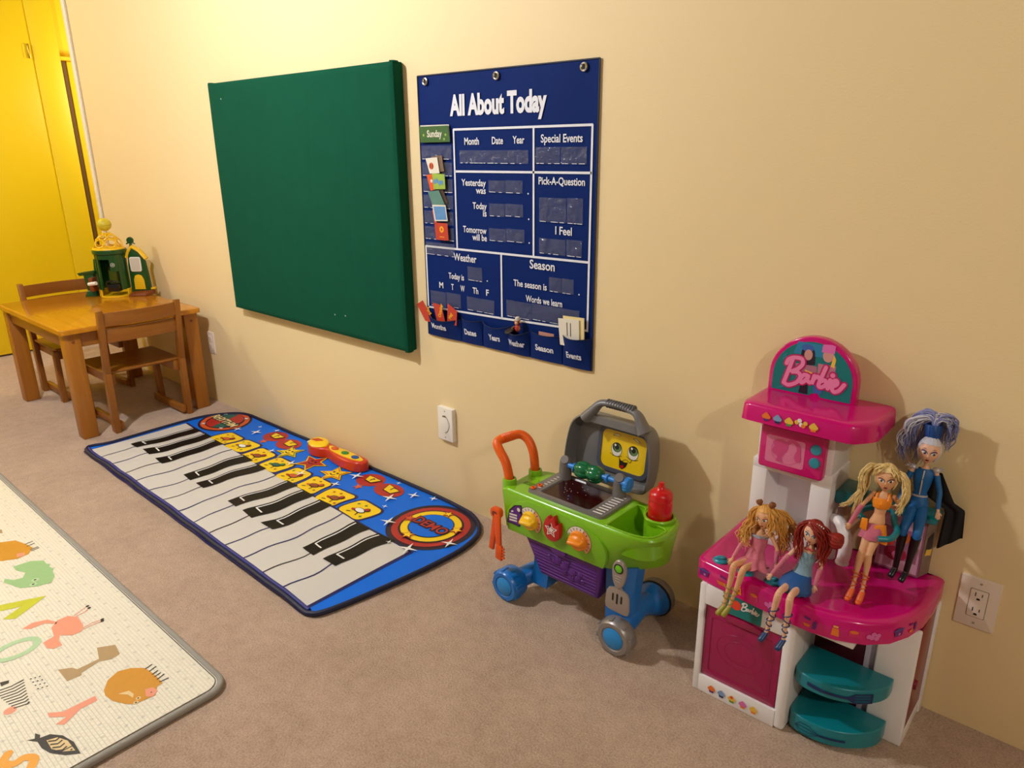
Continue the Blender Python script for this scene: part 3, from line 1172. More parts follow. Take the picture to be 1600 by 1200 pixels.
def hmat(x, y):
    """soft waves of the cloth on the carpet"""
    a = 0.5 + 0.5 * math.sin(x * 22 + 1.3 * math.sin(y * 6) + y * 5)
    c = 0.5 + 0.5 * math.sin(x * 9 - y * 7 + 1)
    fr = max(0.0, min(1.0, (-y - 0.2) / 0.35))
    edge = 0.5 + 0.5 * math.sin(x * 31 + 0.8 * math.sin(x * 11))
    return 0.004 + 0.0045 * a * (0.3 + 0.7 * fr) + 0.003 * c + 0.004 * edge * max(0.0, 1 - (y + 0.77) / 0.12)


OUT = spline([(-3.462, -0.735, 0), (-3.10, -0.742, 0), (-2.60, -0.752, 0), (-2.10, -0.762, 0), (-1.72, -0.772, 0), (-1.650, -0.768, 0), (-1.622, -0.735, 0), (-1.600, -0.630, 0), (-1.580, -0.500, 0), (-1.563, -0.330, 0), (-1.566, -0.210, 0),
              (-1.600, -0.110, 0), (-1.680, -0.045, 0), (-1.790, -0.020, 0), (-2.10, -0.016, 0), (-2.50, -0.016, 0), (-2.90, -0.016, 0), (-3.20, -0.016, 0), (-3.340, -0.030, 0), (-3.425, -0.100, 0), (-3.470, -0.205, 0), (-3.474, -0.40, 0), (-3.466, -0.62, 0)], 4, True)
GS = 0.025


def wob(x, y):
    """printed lines ripple with the cloth"""
    return x + 0.0075 * math.sin(y * 17 + x * 7) + 0.0045 * math.sin(y * 39 + x * 13), y + 0.003 * math.sin(x * 17)


class Drape:
    """flat polygons cut on a grid, then laid over the waves"""

    def __init__(s, mb):
        s.mb = mb

    def add(s, bm, m, lay, warp=True):
        xs = [v.co.x for v in bm.verts]
        ys = [v.co.y for v in bm.verts]
        for ax, lo, hi in ((0, min(xs), max(xs)), (1, min(ys), max(ys))):
            k = math.ceil(lo / GS)
            while k * GS < hi:
                n = Vector((1, 0, 0)) if ax == 0 else Vector((0, 1, 0))
                bmesh.ops.bisect_plane(bm, geom=list(bm.verts) + list(bm.edges) + list(bm.faces), plane_co=n * (k * GS), plane_no=n)
                k += 1
        bmesh.ops.triangulate(bm, faces=list(bm.faces))
        for v in bm.verts:
            x, y = v.co.x, v.co.y
            z = hmat(x, y) + 0.0009 * lay
            if warp:
                x, y = wob(x, y)
            v.co = Vector((x, y, z))
        for f in bm.faces:
            f.normal_update()
            if f.normal.z < 0:
                f.normal_flip()
        s.mb.merge(bm, m)

    def poly(s, pts, m, lay, warp=True):
        bm = bmesh.new()
        f = bm.faces.new([bm.verts.new((p[0], p[1], 0)) for p in pts])
        if len(pts) > 4:
            bmesh.ops.triangulate(bm, faces=[f])
        s.add(bm, m, lay, warp)

    def line(s, pts, wd, m, lay, warp=True):
        for q in stroke(pts, wd):
            s.poly(q, m, lay, warp)

    def text(s, body, size, m, lay, T, bold=0.0, sx=1.0):
        bm = bmesh.new()
        bm.from_mesh(text_mesh(body, size, 'CENTER', bold))
        for v in bm.verts:
            v.co.x *= sx
            v.co = T @ v.co
        s.add(bm, m, lay, False)


t = thing('piano_mat', 'blue musical floor mat printed with piano keys, lying along the wall', 'play mat', (-2.52, -0.39, 0))
b = MB()
D = Drape(b)
D.poly([(p.x, p.y) for p in OUT], m_mblue, 0, False)


def backline(x):
    return -0.285 - (x + 3.44) * 0.040


KX0, KX1 = -3.447, -1.690
D.poly([(KX0 - 0.008, -0.752), (KX1 + 0.012, -0.782), (KX1 + 0.014, backline(KX1) + 0.010), (KX0 - 0.006, backline(KX0) + 0.012)], m_mnavy, 1, False)
D.poly([(KX0, -0.722), (KX1, -0.752), (KX1, backline(KX1)), (KX0, backline(KX0))], m_key, 2, False)
KW = (KX1 - KX0) / 14
for k in range(1, 14):
    x = KX0 + KW * k
    D.line([(x, -0.72 - (x - KX0) * 0.017), (x - 0.004, backline(x) - 0.002)], 0.0065, m_mnavy if k % 3 else m_mdk, 3)
for k in (1, 2, 3, 5, 6, 8, 9, 10, 12, 13):
    x = KX0 + KW * k - 0.014
    yb, yf = backline(x) + 0.006, -0.572
    D.poly([(x - 0.041, yf), (x + 0.035, yf - 0.004), (x + 0.040, yf + 0.05), (x + 0.047, yb), (x - 0.034, yb), (x - 0.033, yf + 0.05)], m_blk, 4)
    D.line([(x - 0.020, yb - 0.01), (x - 0.020, yf + 0.045), (x + 0.022, yf + 0.041)], 0.006, m_mwht, 5)

# yellow picture pads, each with a small creature playing
PADX = [-3.105, -2.962, -2.815, -2.665, -2.515, -2.365, -2.212, -2.055]
for i, x in enumerate(PADX):
    y = -0.250 - i * 0.005 + 0.006 * (i % 2)
    hw, hh = 0.063, 0.055
    D.poly(rrect(x - hw - 0.010, y - hh - 0.010, x + hw + 0.010, y + hh + 0.010, 0.026, 3), m_mnavy, 1)
    D.poly(rrect(x - hw, y - hh, x + hw, y + hh, 0.020, 3), m_myel, 2)
    c1 = (m_mor, m_mwht, m_mbrown, m_mteal, m_mor, m_mbrown, m_mbrown, m_mwht)[i]
    c2 = (m_mred, m_mbrown, m_mred, m_mgrn, m_mred, m_mor, m_mred, m_mred)[i]
    D.poly(circle(x + 0.004, y - 0.004, 0.027, 9, 0.017, 0.4 * i), m_mdk, 3, False)
    D.poly(circle(x + 0.004, y - 0.004, 0.023, 9, 0.013, 0.4 * i), c1, 4, False)
    D.poly(circle(x + 0.026, y + 0.014, 0.013, 8), m_mdk, 5, False)
    D.poly(circle(x + 0.026, y + 0.014, 0.010, 8), c2, 6, False)
    D.poly(circle(x - 0.022, y - 0.014, 0.010, 7, 0.007), c2, 5, False)
    for q in ((-0.040, 0.026), (0.040, -0.030), (-0.006, 0.034)):
        D.poly(star(x + q[0], y + q[1], 0.009, 0.4, 4), (m_mred, m_mgrn, m_mbrown)[i % 3], 3, False)
    D.line([(x - 0.02, y - 0.03), (x - 0.034, y - 0.036)], 0.005, m_mdk, 3, False)
    D.line([(x + 0.012, y - 0.02), (x + 0.016, y - 0.036)], 0.005, m_mdk, 3, False)

# drum printed RHYTHM
cx, cy = -3.325, -0.142
D.poly(circle(cx, cy, 0.137, 30, 0.125), m_mdk, 1, False)
D.poly(circle(cx, cy, 0.124, 30, 0.114), m_mor, 2, False)
D.poly(circle(cx, cy, 0.100, 30, 0.092), m_mdk, 3, False)
for k in range(4):
    a = k * PI / 2 + 0.3
    D.poly([(cx, cy)] + [(cx + 0.088 * math.cos(a + PI / 2 * j / 8), cy + 0.088 * math.sin(a + PI / 2 * j / 8)) for j in range(9)], (m_mred, m_mteal)[k % 2], 4, False)
D.text('RHYTHM', 0.058, m_mdk, 5, frame((cx, cy - 0.022, 0), (1, -0.04, 0), (0, 1, 0)), 0.006, 0.92)
D.text('RHYTHM', 0.058, m_ccream, 6, frame((cx, cy - 0.022, 0), (1, -0.04, 0), (0, 1, 0)), 0.0015, 0.92)
for a in (1.0, 2.6, 4.2, 5.6):
    D.poly(star(cx + 0.10 * math.cos(a), cy + 0.10 * math.sin(a), 0.015, 0.35, 4), m_mwht, 5, False)

# drum printed DEMO
cx, cy = -1.762, -0.188
D.poly(circle(cx, cy, 0.162, 34), m_mdk, 1, False)
D.poly(circle(cx, cy, 0.142, 34), m_mred, 2, False)
D.poly(circle(cx, cy, 0.118, 34), m_mdk, 3, False)
D.poly(circle(cx, cy, 0.110, 34), m_myel, 4, False)
D.poly(circle(cx, cy, 0.084, 34), m_mdk, 5, False)
D.poly(circle(cx, cy, 0.080, 34), m_mblue, 6, False)
D.text('DEMO', 0.060, m_mdk, 7, frame((cx, cy - 0.022, 0), (1, 0, 0), (0, 1, 0)), 0.007, 0.95)
D.text('DEMO', 0.060, m_mred, 8, frame((cx, cy - 0.022, 0), (1, 0, 0), (0, 1, 0)), 0.001, 0.95)
for a, r, c in ((0.35, 0.030, m_myel), (1.7, 0.024, m_myel), (3.3, 0.026, m_mor), (4.6, 0.030, m_myel)):
    D.poly(star(cx + 0.10 * math.cos(a), cy + 0.10 * math.sin(a), r, 0.45, 5, a), m_mred, 7, False)
    D.poly(star(cx + 0.10 * math.cos(a), cy + 0.10 * math.sin(a), r * 0.7, 0.45, 5, a), c, 8, False)

# two red bow shapes with yellow notes
for bx, by in ((-2.890, -0.095), (-2.170, -0.098)):
    D.poly(circle(bx - 0.062, by + 0.008, 0.066, 16, 0.056), m_mred, 1, False)
    D.poly(circle(bx + 0.070, by - 0.006, 0.070, 16, 0.052), m_mred, 2, False)
    D.poly([(bx - 0.10, by + 0.034), (bx - 0.012, by + 0.030), (bx - 0.035, by - 0.014), (bx - 0.082, by - 0.010)], m_mdk, 3, False)
    D.poly([(bx - 0.094, by + 0.030), (bx - 0.018, by + 0.026), (bx - 0.038, by - 0.010), (bx - 0.079, by - 0.006)], m_myel, 4, False)
    D.poly([(bx + 0.030, by + 0.030), (bx + 0.118, by + 0.014), (bx + 0.100, by - 0.026), (bx + 0.050, by - 0.022)], m_mdk, 3, False)
    D.poly([(bx + 0.036, by + 0.026), (bx + 0.111, by + 0.012), (bx + 0.097, by - 0.022), (bx + 0.053, by - 0.018)], m_myel, 4, False)
    for q in (-0.056, 0.075):
        D.line([(bx + q, by - 0.002), (bx + q, by + 0.020), (bx + q + 0.01, by + 0.016)], 0.005, m_mdk, 5, False)
    D.poly(star(bx - 0.05, by - 0.064, 0.026, 0.4, 5, 2.6), m_mor, 2, False)
# three star faces
for sx, sy, r, c, a in ((-2.735, -0.150, 0.075, m_mgrn, 2.3), (-2.565, -0.145, 0.088, m_mred, 2.75), (-2.395, -0.152, 0.080, m_myel, 2.2)):
    D.poly(star(sx, sy, r, 0.46, 5, a), m_mdk, 1, False)
    D.poly(star(sx, sy, r * 0.92, 0.46, 5, a), m_myel, 2, False)
    D.poly(star(sx, sy, r * 0.78, 0.45, 5, a), c if c is not m_myel else m_mor, 3, False)
    D.poly(star(sx, sy, r * 0.66, 0.45, 5, a), c if c is not m_mgrn else m_myel, 4, False)
    for q in (-0.012, 0.012):
        D.poly(circle(sx + q, sy + 0.008, 0.006, 8), m_mdk, 5, False)
    D.line([(sx - 0.014, sy - 0.010), (sx, sy - 0.016), (sx + 0.014, sy - 0.008)], 0.005, m_mdk, 5, False)
# sparkles
for x, y, r in ((-3.06, -0.125, 0.034), (-3.17, -0.16, 0.026), (-3.00, -0.05, 0.020), (-2.62, -0.215, 0.028), (-2.50, -0.245, 0.030), (-2.30, -0.110, 0.036), (-2.30, -0.215, 0.026), (-2.04, -0.150, 0.034), (-1.985, -0.075, 0.028), (-1.90, -0.270, 0.034),
               (-1.700, -0.350, 0.038), (-1.905, -0.045, 0.020), (-2.80, -0.20, 0.022), (-1.62, -0.235, 0.032), (-2.00, -0.205, 0.014), (-3.11, -0.075, 0.014), (-2.11, -0.045, 0.013), (-1.78, -0.365, 0.014), (-2.45, -0.070, 0.014)):
    D.poly(star(x, y, r, 0.22, 4, 0.35), m_mwht, 9, False)
b.build('mat_cloth', t)
q = MB()
q.tube([(p.x, p.y, hmat(p.x, p.y) + 0.002) for p in OUT], 0.0085, m_bind, 8, closed=True)
q.build('binding', t)
q = MB()
fr = [p for p in OUT if p.y < -0.72 and p.x < -1.66]
fr = sorted(fr, key=lambda p: p.x)
q.tube([(p.x, p.y + 0.012, hmat(p.x, p.y) + 0.0045) for p in fr], 0.007, m_bind2, 8)
q.build('front_piping', t)
# sound module clipped to the back edge
m_pr = mat('module_red', (206, 52, 22), 0.3, coat=0.3)
m_py = mat('module_yellow', (250, 205, 20), 0.35, coat=0.2)
q = MB()
body = [(-2.800, -0.045), (-2.785, -0.085), (-2.74, -0.105), (-2.69, -0.098), (-2.655, -0.078), (-2.60, -0.090), (-2.52, -0.098), (-2.44, -0.088), (-2.412, -0.055), (-2.430, -0.026), (-2.52, -0.020), (-2.62, -0.026), (-2.70, -0.022), (-2.76, -0.020)]
bs = [(p.x + 0.10, p.y) for p in spline([(x, y, 0) for x, y in body], 4, True)]
q.prism(bs, 0.010, 0.052, m_pr, None, bev=0.010, seg=3, top_only=True)
mod = q.build('sound_module', t)
q = MB()
q.lathe([(0.058, 0), (0.056, 0.008), (0.045, 0.014), (0, 0.018)], m_py, (-2.632, -0.062, 0.050), (0, -0.15, 1), 28, 1.0, 0.68)
for k in range(5):
    q.tube([(-2.665 + 0.008 * k, -0.078 + 0.001 * k, 0.0675), (-2.642 + 0.008 * k, -0.052, 0.0695)], 0.0016, m_mor, 6)
q.build('speaker_dome', mod)
q = MB()
pan = [(p.x + 0.10, p.y) for p in spline([(-2.665, -0.050, 0), (-2.62, -0.075, 0), (-2.52, -0.080, 0), (-2.445, -0.068, 0), (-2.432, -0.048, 0), (-2.50, -0.034, 0), (-2.60, -0.036, 0)], 4, True)]
q.prism(pan, 0.050, 0.056, m_py, None, bev=0.002, top_only=True)
q.build('button_panel', mod)
for x, c in ((-2.618, m_mor), (-2.545, m_mgrn), (-2.475, mat('button_blue', (30, 80, 150), 0.35))):
    MB().lathe([(0.021, 0), (0.020, 0.004), (0.012, 0.007), (0, 0.008)], c, (x + 0.10, -0.057, 0.0545), (0, 0, 1), 20, 1.0, 0.7).build('button', mod)
MB().tube(spline([(-2.77, -0.030, 0.010), (-2.74, -0.022, 0.024), (-2.71, -0.026, 0.022), (-2.685, -0.035, 0.020)], 5), 0.006, m_mwht, 8).build('cord', mod)

# ------------------------------------------------------------------ foam letter mat
m_foam = bpy.data.materials.new('foam_mat_print')
m_foam.use_nodes = True
nt = m_foam.node_tree
bs_ = nt.nodes['Principled BSDF']
bs_.inputs['Roughness'].default_value = 0.45
tc = nt.nodes.new('ShaderNodeTexCoord')
mp = nt.nodes.new('ShaderNodeMapping')
mp.inputs['Rotation'].default_value = (0, 0, 0.0)
nt.links.new(tc.outputs['Object'], mp.inputs['Vector'])
bk = nt.nodes.new('ShaderNodeTexBrick')
bk.inputs['Scale'].default_value = 1.0
bk.inputs['Mortar Size'].default_value = 0.0012
bk.inputs['Mortar Smooth'].default_value = 0.8
bk.inputs['Brick Width'].default_value = 0.014
bk.inputs['Row Height'].default_value = 0.009
nt.links.new(mp.outputs['Vector'], bk.inputs['Vector'])
bk.inputs['Color1'].default_value = lin((240, 232, 212))
bk.inputs['Color2'].default_value = lin((236, 227, 206))
bk.inputs['Mortar'].default_value = lin((230, 219, 196))
vo = nt.nodes.new('ShaderNodeTexVoronoi')
vo.voronoi_dimensions = '2D'
vo.inputs['Scale'].default_value = 24
vo.inputs['Randomness'].default_value = 0.35
nt.links.new(tc.outputs['Object'], vo.inputs['Vector'])
lt = nt.nodes.new('ShaderNodeMath')
lt.operation = 'LESS_THAN'
lt.inputs[1].default_value = 0.105
nt.links.new(vo.outputs['Distance'], lt.inputs[0])
mx = nt.nodes.new('ShaderNodeMix')
mx.data_type = 'RGBA'
mx.inputs[7].default_value = lin((216, 208, 192))
nt.links.new(bk.outputs['Color'], mx.inputs[6])
nt.links.new(lt.outputs[0], mx.inputs[0])
nt.links.new(mx.outputs[2], bs_.inputs['Base Color'])
bp = nt.nodes.new('ShaderNodeBump')
bp.inputs['Distance'].default_value = 0.0006
bp.invert = True
nt.links.new(bk.outputs['Fac'], bp.inputs['Height'])
nt.links.new(bp.outputs['Normal'], bs_.inputs['Normal'])
FX1, FY1, FX0, FY0 = -1.552, -1.078, -3.75, -2.30
t = thing('foam_play_mat', 'cream foam floor mat printed with letters and animals, grey piped edge', 'play mat', ((FX0 + FX1) / 2, (FY0 + FY1) / 2, 0))
b = MB()
oc = rrect(FX0, FY0, FX1, FY1, 0.045, 6)
b.prism(oc, 0, 0.0135, m_foam)
F = floorf(0, 0, 0.0140)


def prn(rgb):
    return mat('foam_print_%02x%02x%02x' % rgb, rgb, 0.5, bump=0.0006, bscale=120, vary=0.06, vscale=60)


ocher, pinkp, tanp, salm, blkp, mint, grn, lime, ora = prn((206, 140, 30)), prn((232, 150, 120)), prn((176, 144, 100)), prn((236, 150, 120)), prn((34, 28, 28)), prn((176, 206, 160)), prn((150, 190, 130)), prn((196, 196, 40)), prn((238, 160, 40))
mush = prn((226, 196, 140))


def fp(pts, m, lay=0):
    b.poly(pts, m, F, 0.0002 + 0.0003 * lay)


fp([(-1.762, -1.291), (-1.793, -1.27), (-1.808, -1.24), (-1.796, -1.213), (-1.77, -1.189), (-1.743, -1.184), (-1.712, -1.182), (-1.677, -1.182), (-1.674, -1.197), (-1.646, -1.214), (-1.649, -1.228), (-1.652, -1.247), (-1.653, -1.259), (-1.672, -1.275), (-1.706, -1.291), (-1.739, -1.296)], ocher)
fp([(-1.687, -1.221), (-1.679, -1.205), (-1.658, -1.203), (-1.646, -1.22), (-1.66, -1.231)], pinkp, 1)
fp([(-1.721, -1.273), (-1.712, -1.25), (-1.691, -1.247), (-1.68, -1.254), (-1.700, -1.258)], mush, 1)
for x, y in ((-1.668, -1.246), (-1.657, -1.256)):
    fp(circle(x, y, 0.006, 12), mush, 1)
    fp(circle(x, y, 0.0025, 8), blkp, 2)
fp(circle(-1.664, -1.216, 0.002, 6), blkp, 2)
for a, c in (((-1.763, -1.189), (-1.768, -1.17)), ((-1.746, -1.186), (-1.752, -1.166)), ((-1.700, -1.186), (-1.707, -1.165)), ((-1.686, -1.186), (-1.684, -1.164)), ((-1.728, -1.186), (-1.733, -1.170)), ((-1.715, -1.186), (-1.719, -1.169))):
    b.strk([a, c], 0.0035, blkp, F, 0.0004)
fp([(-1.933, -1.34), (-1.915, -1.314), (-1.897, -1.306), (-1.897, -1.253), (-1.95, -1.239), (-1.925, -1.201), (-1.876, -1.208), (-1.871, -1.231), (-1.886, -1.257), (-1.874, -1.304), (-1.864, -1.307), (-1.868, -1.34)], tanp)
fp([(-1.783, -1.411), (-1.76, -1.385), (-1.758, -1.313), (-1.737, -1.315), (-1.737, -1.354), (-1.711, -1.398), (-1.728, -1.41), (-1.735, -1.385), (-1.765, -1.413)][::-1], salm)
fp([(-1.724, -1.472), (-1.716, -1.458), (-1.733, -1.452), (-1.719, -1.446), (-1.709, -1.449), (-1.704, -1.43), (-1.678, -1.412), (-1.637, -1.402), (-1.589, -1.404), (-1.61, -1.429), (-1.642, -1.449), (-1.673, -1.457), (-1.701, -1.457)], blkp)
fp([(-1.689, -1.442), (-1.68, -1.422), (-1.652, -1.41), (-1.607, -1.409), (-1.625, -1.429), (-1.652, -1.443)], mush, 1)
for k in range(4):
    x = -1.682 + k * 0.014
    b.strk([(x, -1.440), (x + 0.010, -1.428), (x + 0.006, -1.418)], 0.004, blkp, F, 0.0009)
b.strk([(-1.628, -1.436), (-1.626, -1.408)], 0.003, blkp, F, 0.0009)
fp(circle(-1.616, -1.414, 0.0025, 8), blkp, 2)
fp([(-2.142, -1.29), (-2.166, -1.266), (-2.166, -1.24), (-2.139, -1.222), (-2.085, -1.226), (-2.058, -1.24), (-2.059, -1.263), (-2.085, -1.286), (-2.064, -1.296), (-2.034, -1.297), (-2.035, -1.318), (-2.051, -1.329), (-2.085, -1.328), (-2.093, -1.299)], salm)
fp([(-2.198, -1.347), (-2.208, -1.318), (-2.191, -1.284), (-2.157, -1.27), (-2.15, -1.275), (-2.178, -1.295), (-2.181, -1.332)], salm)
for c in (((-2.154, -1.227), (-2.165, -1.205), (-2.173, -1.184)), ((-2.146, -1.226), (-2.148, -1.200), (-2.160, -1.184)), ((-2.072, -1.234), (-2.077, -1.205), (-2.072, -1.180)), ((-2.064, -1.236), (-2.066, -1.21), (-2.064, -1.183))):
    b.strk(list(c), 0.0028, salm, F, 0.0004)
    fp(circle(c[-1][0], c[-1][1], 0.005, 8), blkp, 1)
fp([(-2.378, -1.354), (-2.327, -1.246), (-2.287, -1.308), (-2.267, -1.345), (-2.292, -1.37), (-2.322, -1.314), (-2.342, -1.363)], lime)
fp([(-2.590, -1.262), (-2.585, -1.214), (-2.555, -1.183), (-2.527, -1.184), (-2.515, -1.176), (-2.500, -1.184), (-2.475, -1.178), (-2.462, -1.186), (-2.424, -1.192), (-2.393, -1.211), (-2.403, -1.247), (-2.434, -1.286), (-2.473, -1.298), (-2.507, -1.31), (-2.529, -1.301), (-2.500, -1.285), (-2.492, -1.262), (-2.520, -1.246), (-2.555, -1.262)], grn)
for x, y in ((-2.448, -1.240), (-2.425, -1.252)):
    fp(circle(x, y, 0.011, 12), mint, 1)
    fp(circle(x, y, 0.004, 8), blkp, 2)
oo = [(-2.110 + 0.036 * math.cos(a), -1.387 + 0.052 * math.sin(a)) for a in [2 * PI * k / 20 for k in range(20)]]
b.ribbon(oo + [oo[0]], 0.018, mint, F, 0.0002)
# zebra: pale body with dark bars
fp([(-1.966, -1.457), (-1.987, -1.445), (-1.978, -1.433), (-1.957, -1.431), (-1.945, -1.405), (-1.925, -1.400), (-1.901, -1.398), (-1.883, -1.413), (-1.863, -1.43), (-1.843, -1.441), (-1.841, -1.479), (-1.885, -1.490), (-1.93, -1.485)], prn((232, 222, 200)))
for k in range(9):
    x = -1.962 + k * 0.0125
    b.strk([(x, -1.475 + 0.002 * k), (x + 0.008, -1.440 + 0.001 * k), (x + 0.004, -1.412 - 0.002 * k)], 0.004, blkp, F, 0.0006)
fp(circle(-1.860, -1.468, 0.014, 12), pinkp, 1)
for k in range(4):
    for j in range(3):
        fp(circle(-1.948 + 0.018 * k + 0.004 * j, -1.398 + 0.009 * j, 0.0022, 6), blkp, 1)
fp([(-1.992, -1.455), (-1.984, -1.437), (-1.972, -1.440), (-1.974, -1.456)], blkp, 2)
fp([(-2.801, -1.243), (-2.777, -1.204), (-2.725, -1.189), (-2.677, -1.18), (-2.641, -1.202), (-2.634, -1.237), (-2.661, -1.28), (-2.72, -1.30), (-2.78, -1.285)], ocher)
fp([(-2.672, -1.228), (-2.660, -1.208), (-2.638, -1.215), (-2.646, -1.236)], pinkp, 1)
for x in (-2.72, -2.70, -2.665, -2.655):
    b.strk([(x, -1.190), (x - 0.004, -1.166)], 0.004, blkp, F, 0.0004)
fp([(-2.98, -1.26), (-2.90, -1.212), (-2.868, -1.217), (-2.90, -1.25)], tanp)
# letter S, lower left
ss = [(p.x, p.y) for p in spline([(-1.63, -1.490, 0), (-1.652, -1.478, 0), (-1.672, -1.492, 0), (-1.668, -1.512, 0), (-1.690, -1.528, 0), (-1.712, -1.512, 0)], 4)]
b.ribbon(ss, 0.020, ora, F, 0.0002)
b.build('foam_sheet', t)
q = MB()
q.tube([(x, y, 0.0085) for x, y in rrect(FX0 - 0.002, FY0 - 0.002, FX1 + 0.002, FY1 + 0.002, 0.047, 8)], 0.0095, mat('grey_piping', (150, 144, 134), 0.7, bump=0.0006, bscale=400), 10, closed=True)
q.tube([(x, y, 0.0150) for x, y in rrect(FX0 + 0.009, FY0 + 0.009, FX1 - 0.009, FY1 - 0.009, 0.038, 8)], 0.0012, mat('dark_stitching', (96, 90, 82), 0.8), 6, closed=True)
q.build('piped_edge', t)

# ------------------------------------------------------------------ toy barbecue cart
g_green = mat('cart_green', (128, 190, 24), 0.28, coat=0.3, spec=0.5)
g_green2 = mat('cart_green_panel', (122, 182, 24), 0.3, coat=0.3)
g_blue = mat('cart_blue', (18, 112, 196), 0.3, coat=0.3)
g_hub = mat('hub_blue', (40, 140, 214), 0.35)
g_grey = mat('cart_grey', (128, 122, 120), 0.35, metal=0.25)
g_tire = mat('cart_silver_tire', (150, 142, 138), 0.35, metal=0.4)
g_dgrey = mat('lid_grey', (116, 114, 114), 0.38, metal=0.1)
g_dgrip = mat('lid_grip', (84, 82, 84), 0.55)
g_purple = mat('cart_purple', (88, 26, 128), 0.3, coat=0.3)
g_orange = mat('cart_orange', (240, 98, 10), 0.4)
g_tong = mat('tong_orange', (232, 86, 14), 0.4)
g_knob_y = mat('knob_yellow', (244, 190, 10), 0.35, coat=0.2)
g_knob_o = mat('knob_orange', (244, 140, 14), 0.35, coat=0.2)
g_red = mat('cart_red', (190, 20, 24), 0.3, coat=0.3)
g_coal = mat('coal_window', (50, 6, 8), 0.2, coat=0.1, spec=0.3, vary=0.5, vscale=120)
g_white = mat('cart_white_print', (232, 226, 216), 0.5)
g_black = mat('cart_black_print', (24, 18, 16), 0.5)
g_face = mat('face_yellow', (240, 200, 18), 0.3, vary=0.05, vscale=30)
g_peach = mat('dial_peach', (226, 160, 120), 0.5)
g_pepper = mat('pepper_green', (10, 108, 62), 0.2, coat=0.5)
g_skew = mat('skewer_blue', (40, 130, 214), 0.35)
g_eye = mat('eye_green', (98, 128, 76), 0.4)
g_lime = mat('button_lime', (110, 196, 30), 0.3)

t = thing('barbecue_cart', 'green and purple toy barbecue on blue wheels, its open grey lid showing a smiling face', 'toy', (-1.07, -0.23, 0))


def plan(pts, z):
    return [(x, y, z) for x, y in pts]


BT = [(-1.292, -0.305), (-1.280, -0.318), (-1.15, -0.321), (-1.02, -0.321), (-0.945, -0.320), (-0.880, -0.318), (-0.825, -0.305), (-0.797, -0.280), (-0.790, -0.235), (-0.798, -0.180), (-0.830, -0.142), (-0.95, -0.130), (-1.10, -0.128), (-1.22, -0.135), (-1.282, -0.155), (-1.297, -0.200)]
BB = [(-1.283, -0.300), (-1.272, -0.312), (-1.15, -0.316), (-1.02, -0.316), (-0.955, -0.313), (-0.915, -0.300), (-0.872, -0.268), (-0.848, -0.235), (-0.828, -0.205), (-0.822, -0.175), (-0.845, -0.150), (-0.95, -0.140), (-1.10, -0.140), (-1.22, -0.145), (-1.274, -0.165), (-1.286, -0.200)]


def smoothring(r, z):
    return [(p.x, p.y, z) for p in spline([(x, y, 0) for x, y in r], 3, True)]


def shrink(r, d):
    cx = sum(p[0] for p in r) / len(r)
    cy = sum(p[1] for p in r) / len(r)
    return [(cx + (x - cx) * (1 - d / 0.24), cy + (y - cy) * (1 - d / 0.09)) for x, y in r]


b = MB()
TRAY = [(-0.938, -0.300), (-0.925, -0.309), (-0.86, -0.308), (-0.820, -0.293), (-0.806, -0.268), (-0.806, -0.232), (-0.835, -0.226), (-0.865, -0.222), (-0.893, -0.196), (-0.905, -0.165), (-0.930, -0.160), (-0.938, -0.175)]
rings = [smoothring(shrink(BB, 0.006), 0.232), smoothring(BB, 0.238), smoothring([((a[0] + c[0]) / 2, (a[1] + c[1]) / 2) for a, c in zip(BT, BB)], 0.30), smoothring(BT, 0.352), smoothring(shrink(BT, 0.003), 0.359), smoothring(shrink(BT, 0.008), 0.362)]
b.loft(rings, g_green, (True, False))
# top skin with the tray opening cut into it
top = [Vector(p) for p in rings[-1]]
tm = bmesh.new()
vo_ = [tm.verts.new(p) for p in top]
tr = smoothring(TRAY, 0.362)
vi_ = [tm.verts.new(p) for p in tr]
eo = [tm.edges.new((vo_[i], vo_[(i + 1) % len(vo_)])) for i in range(len(vo_))]
ei = [tm.edges.new((vi_[i], vi_[(i + 1) % len(vi_)])) for i in range(len(vi_))]
bmesh.ops.triangle_fill(tm, use_beauty=True, use_dissolve=False, edges=eo + ei)
b.merge(tm, g_green)
b.loft([tr, [(x, y, z - 0.004) for x, y, z in smoothring(shrink(TRAY, 0.002), 0.362)], smoothring(shrink(TRAY, 0.006), 0.292)], g_green, (False, True))
b.tube(tr, 0.003, g_green, 6, closed=True)
b.build('body', t, sharp=50)
# raised arched front panel
q = MB()
T = wallf(0, -0.318, 0)
arch = [(-1.268, 0.236), (-1.276, 0.278), (-1.255, 0.318), (-1.205, 0.346), (-1.13, 0.3535), (-1.06, 0.352), (-0.997, 0.342), (-0.950, 0.322), (-0.928, 0.295), (-0.926, 0.262), (-0.934, 0.240)]
aw = [(p.x, p.y) for p in spline([(x, y, 0) for x, y in arch], 4)]
q.prism(aw, -0.004, 0.0065, g_green2, T, bev=0.003, top_only=True)
fp_ = q.build('front_panel', t)
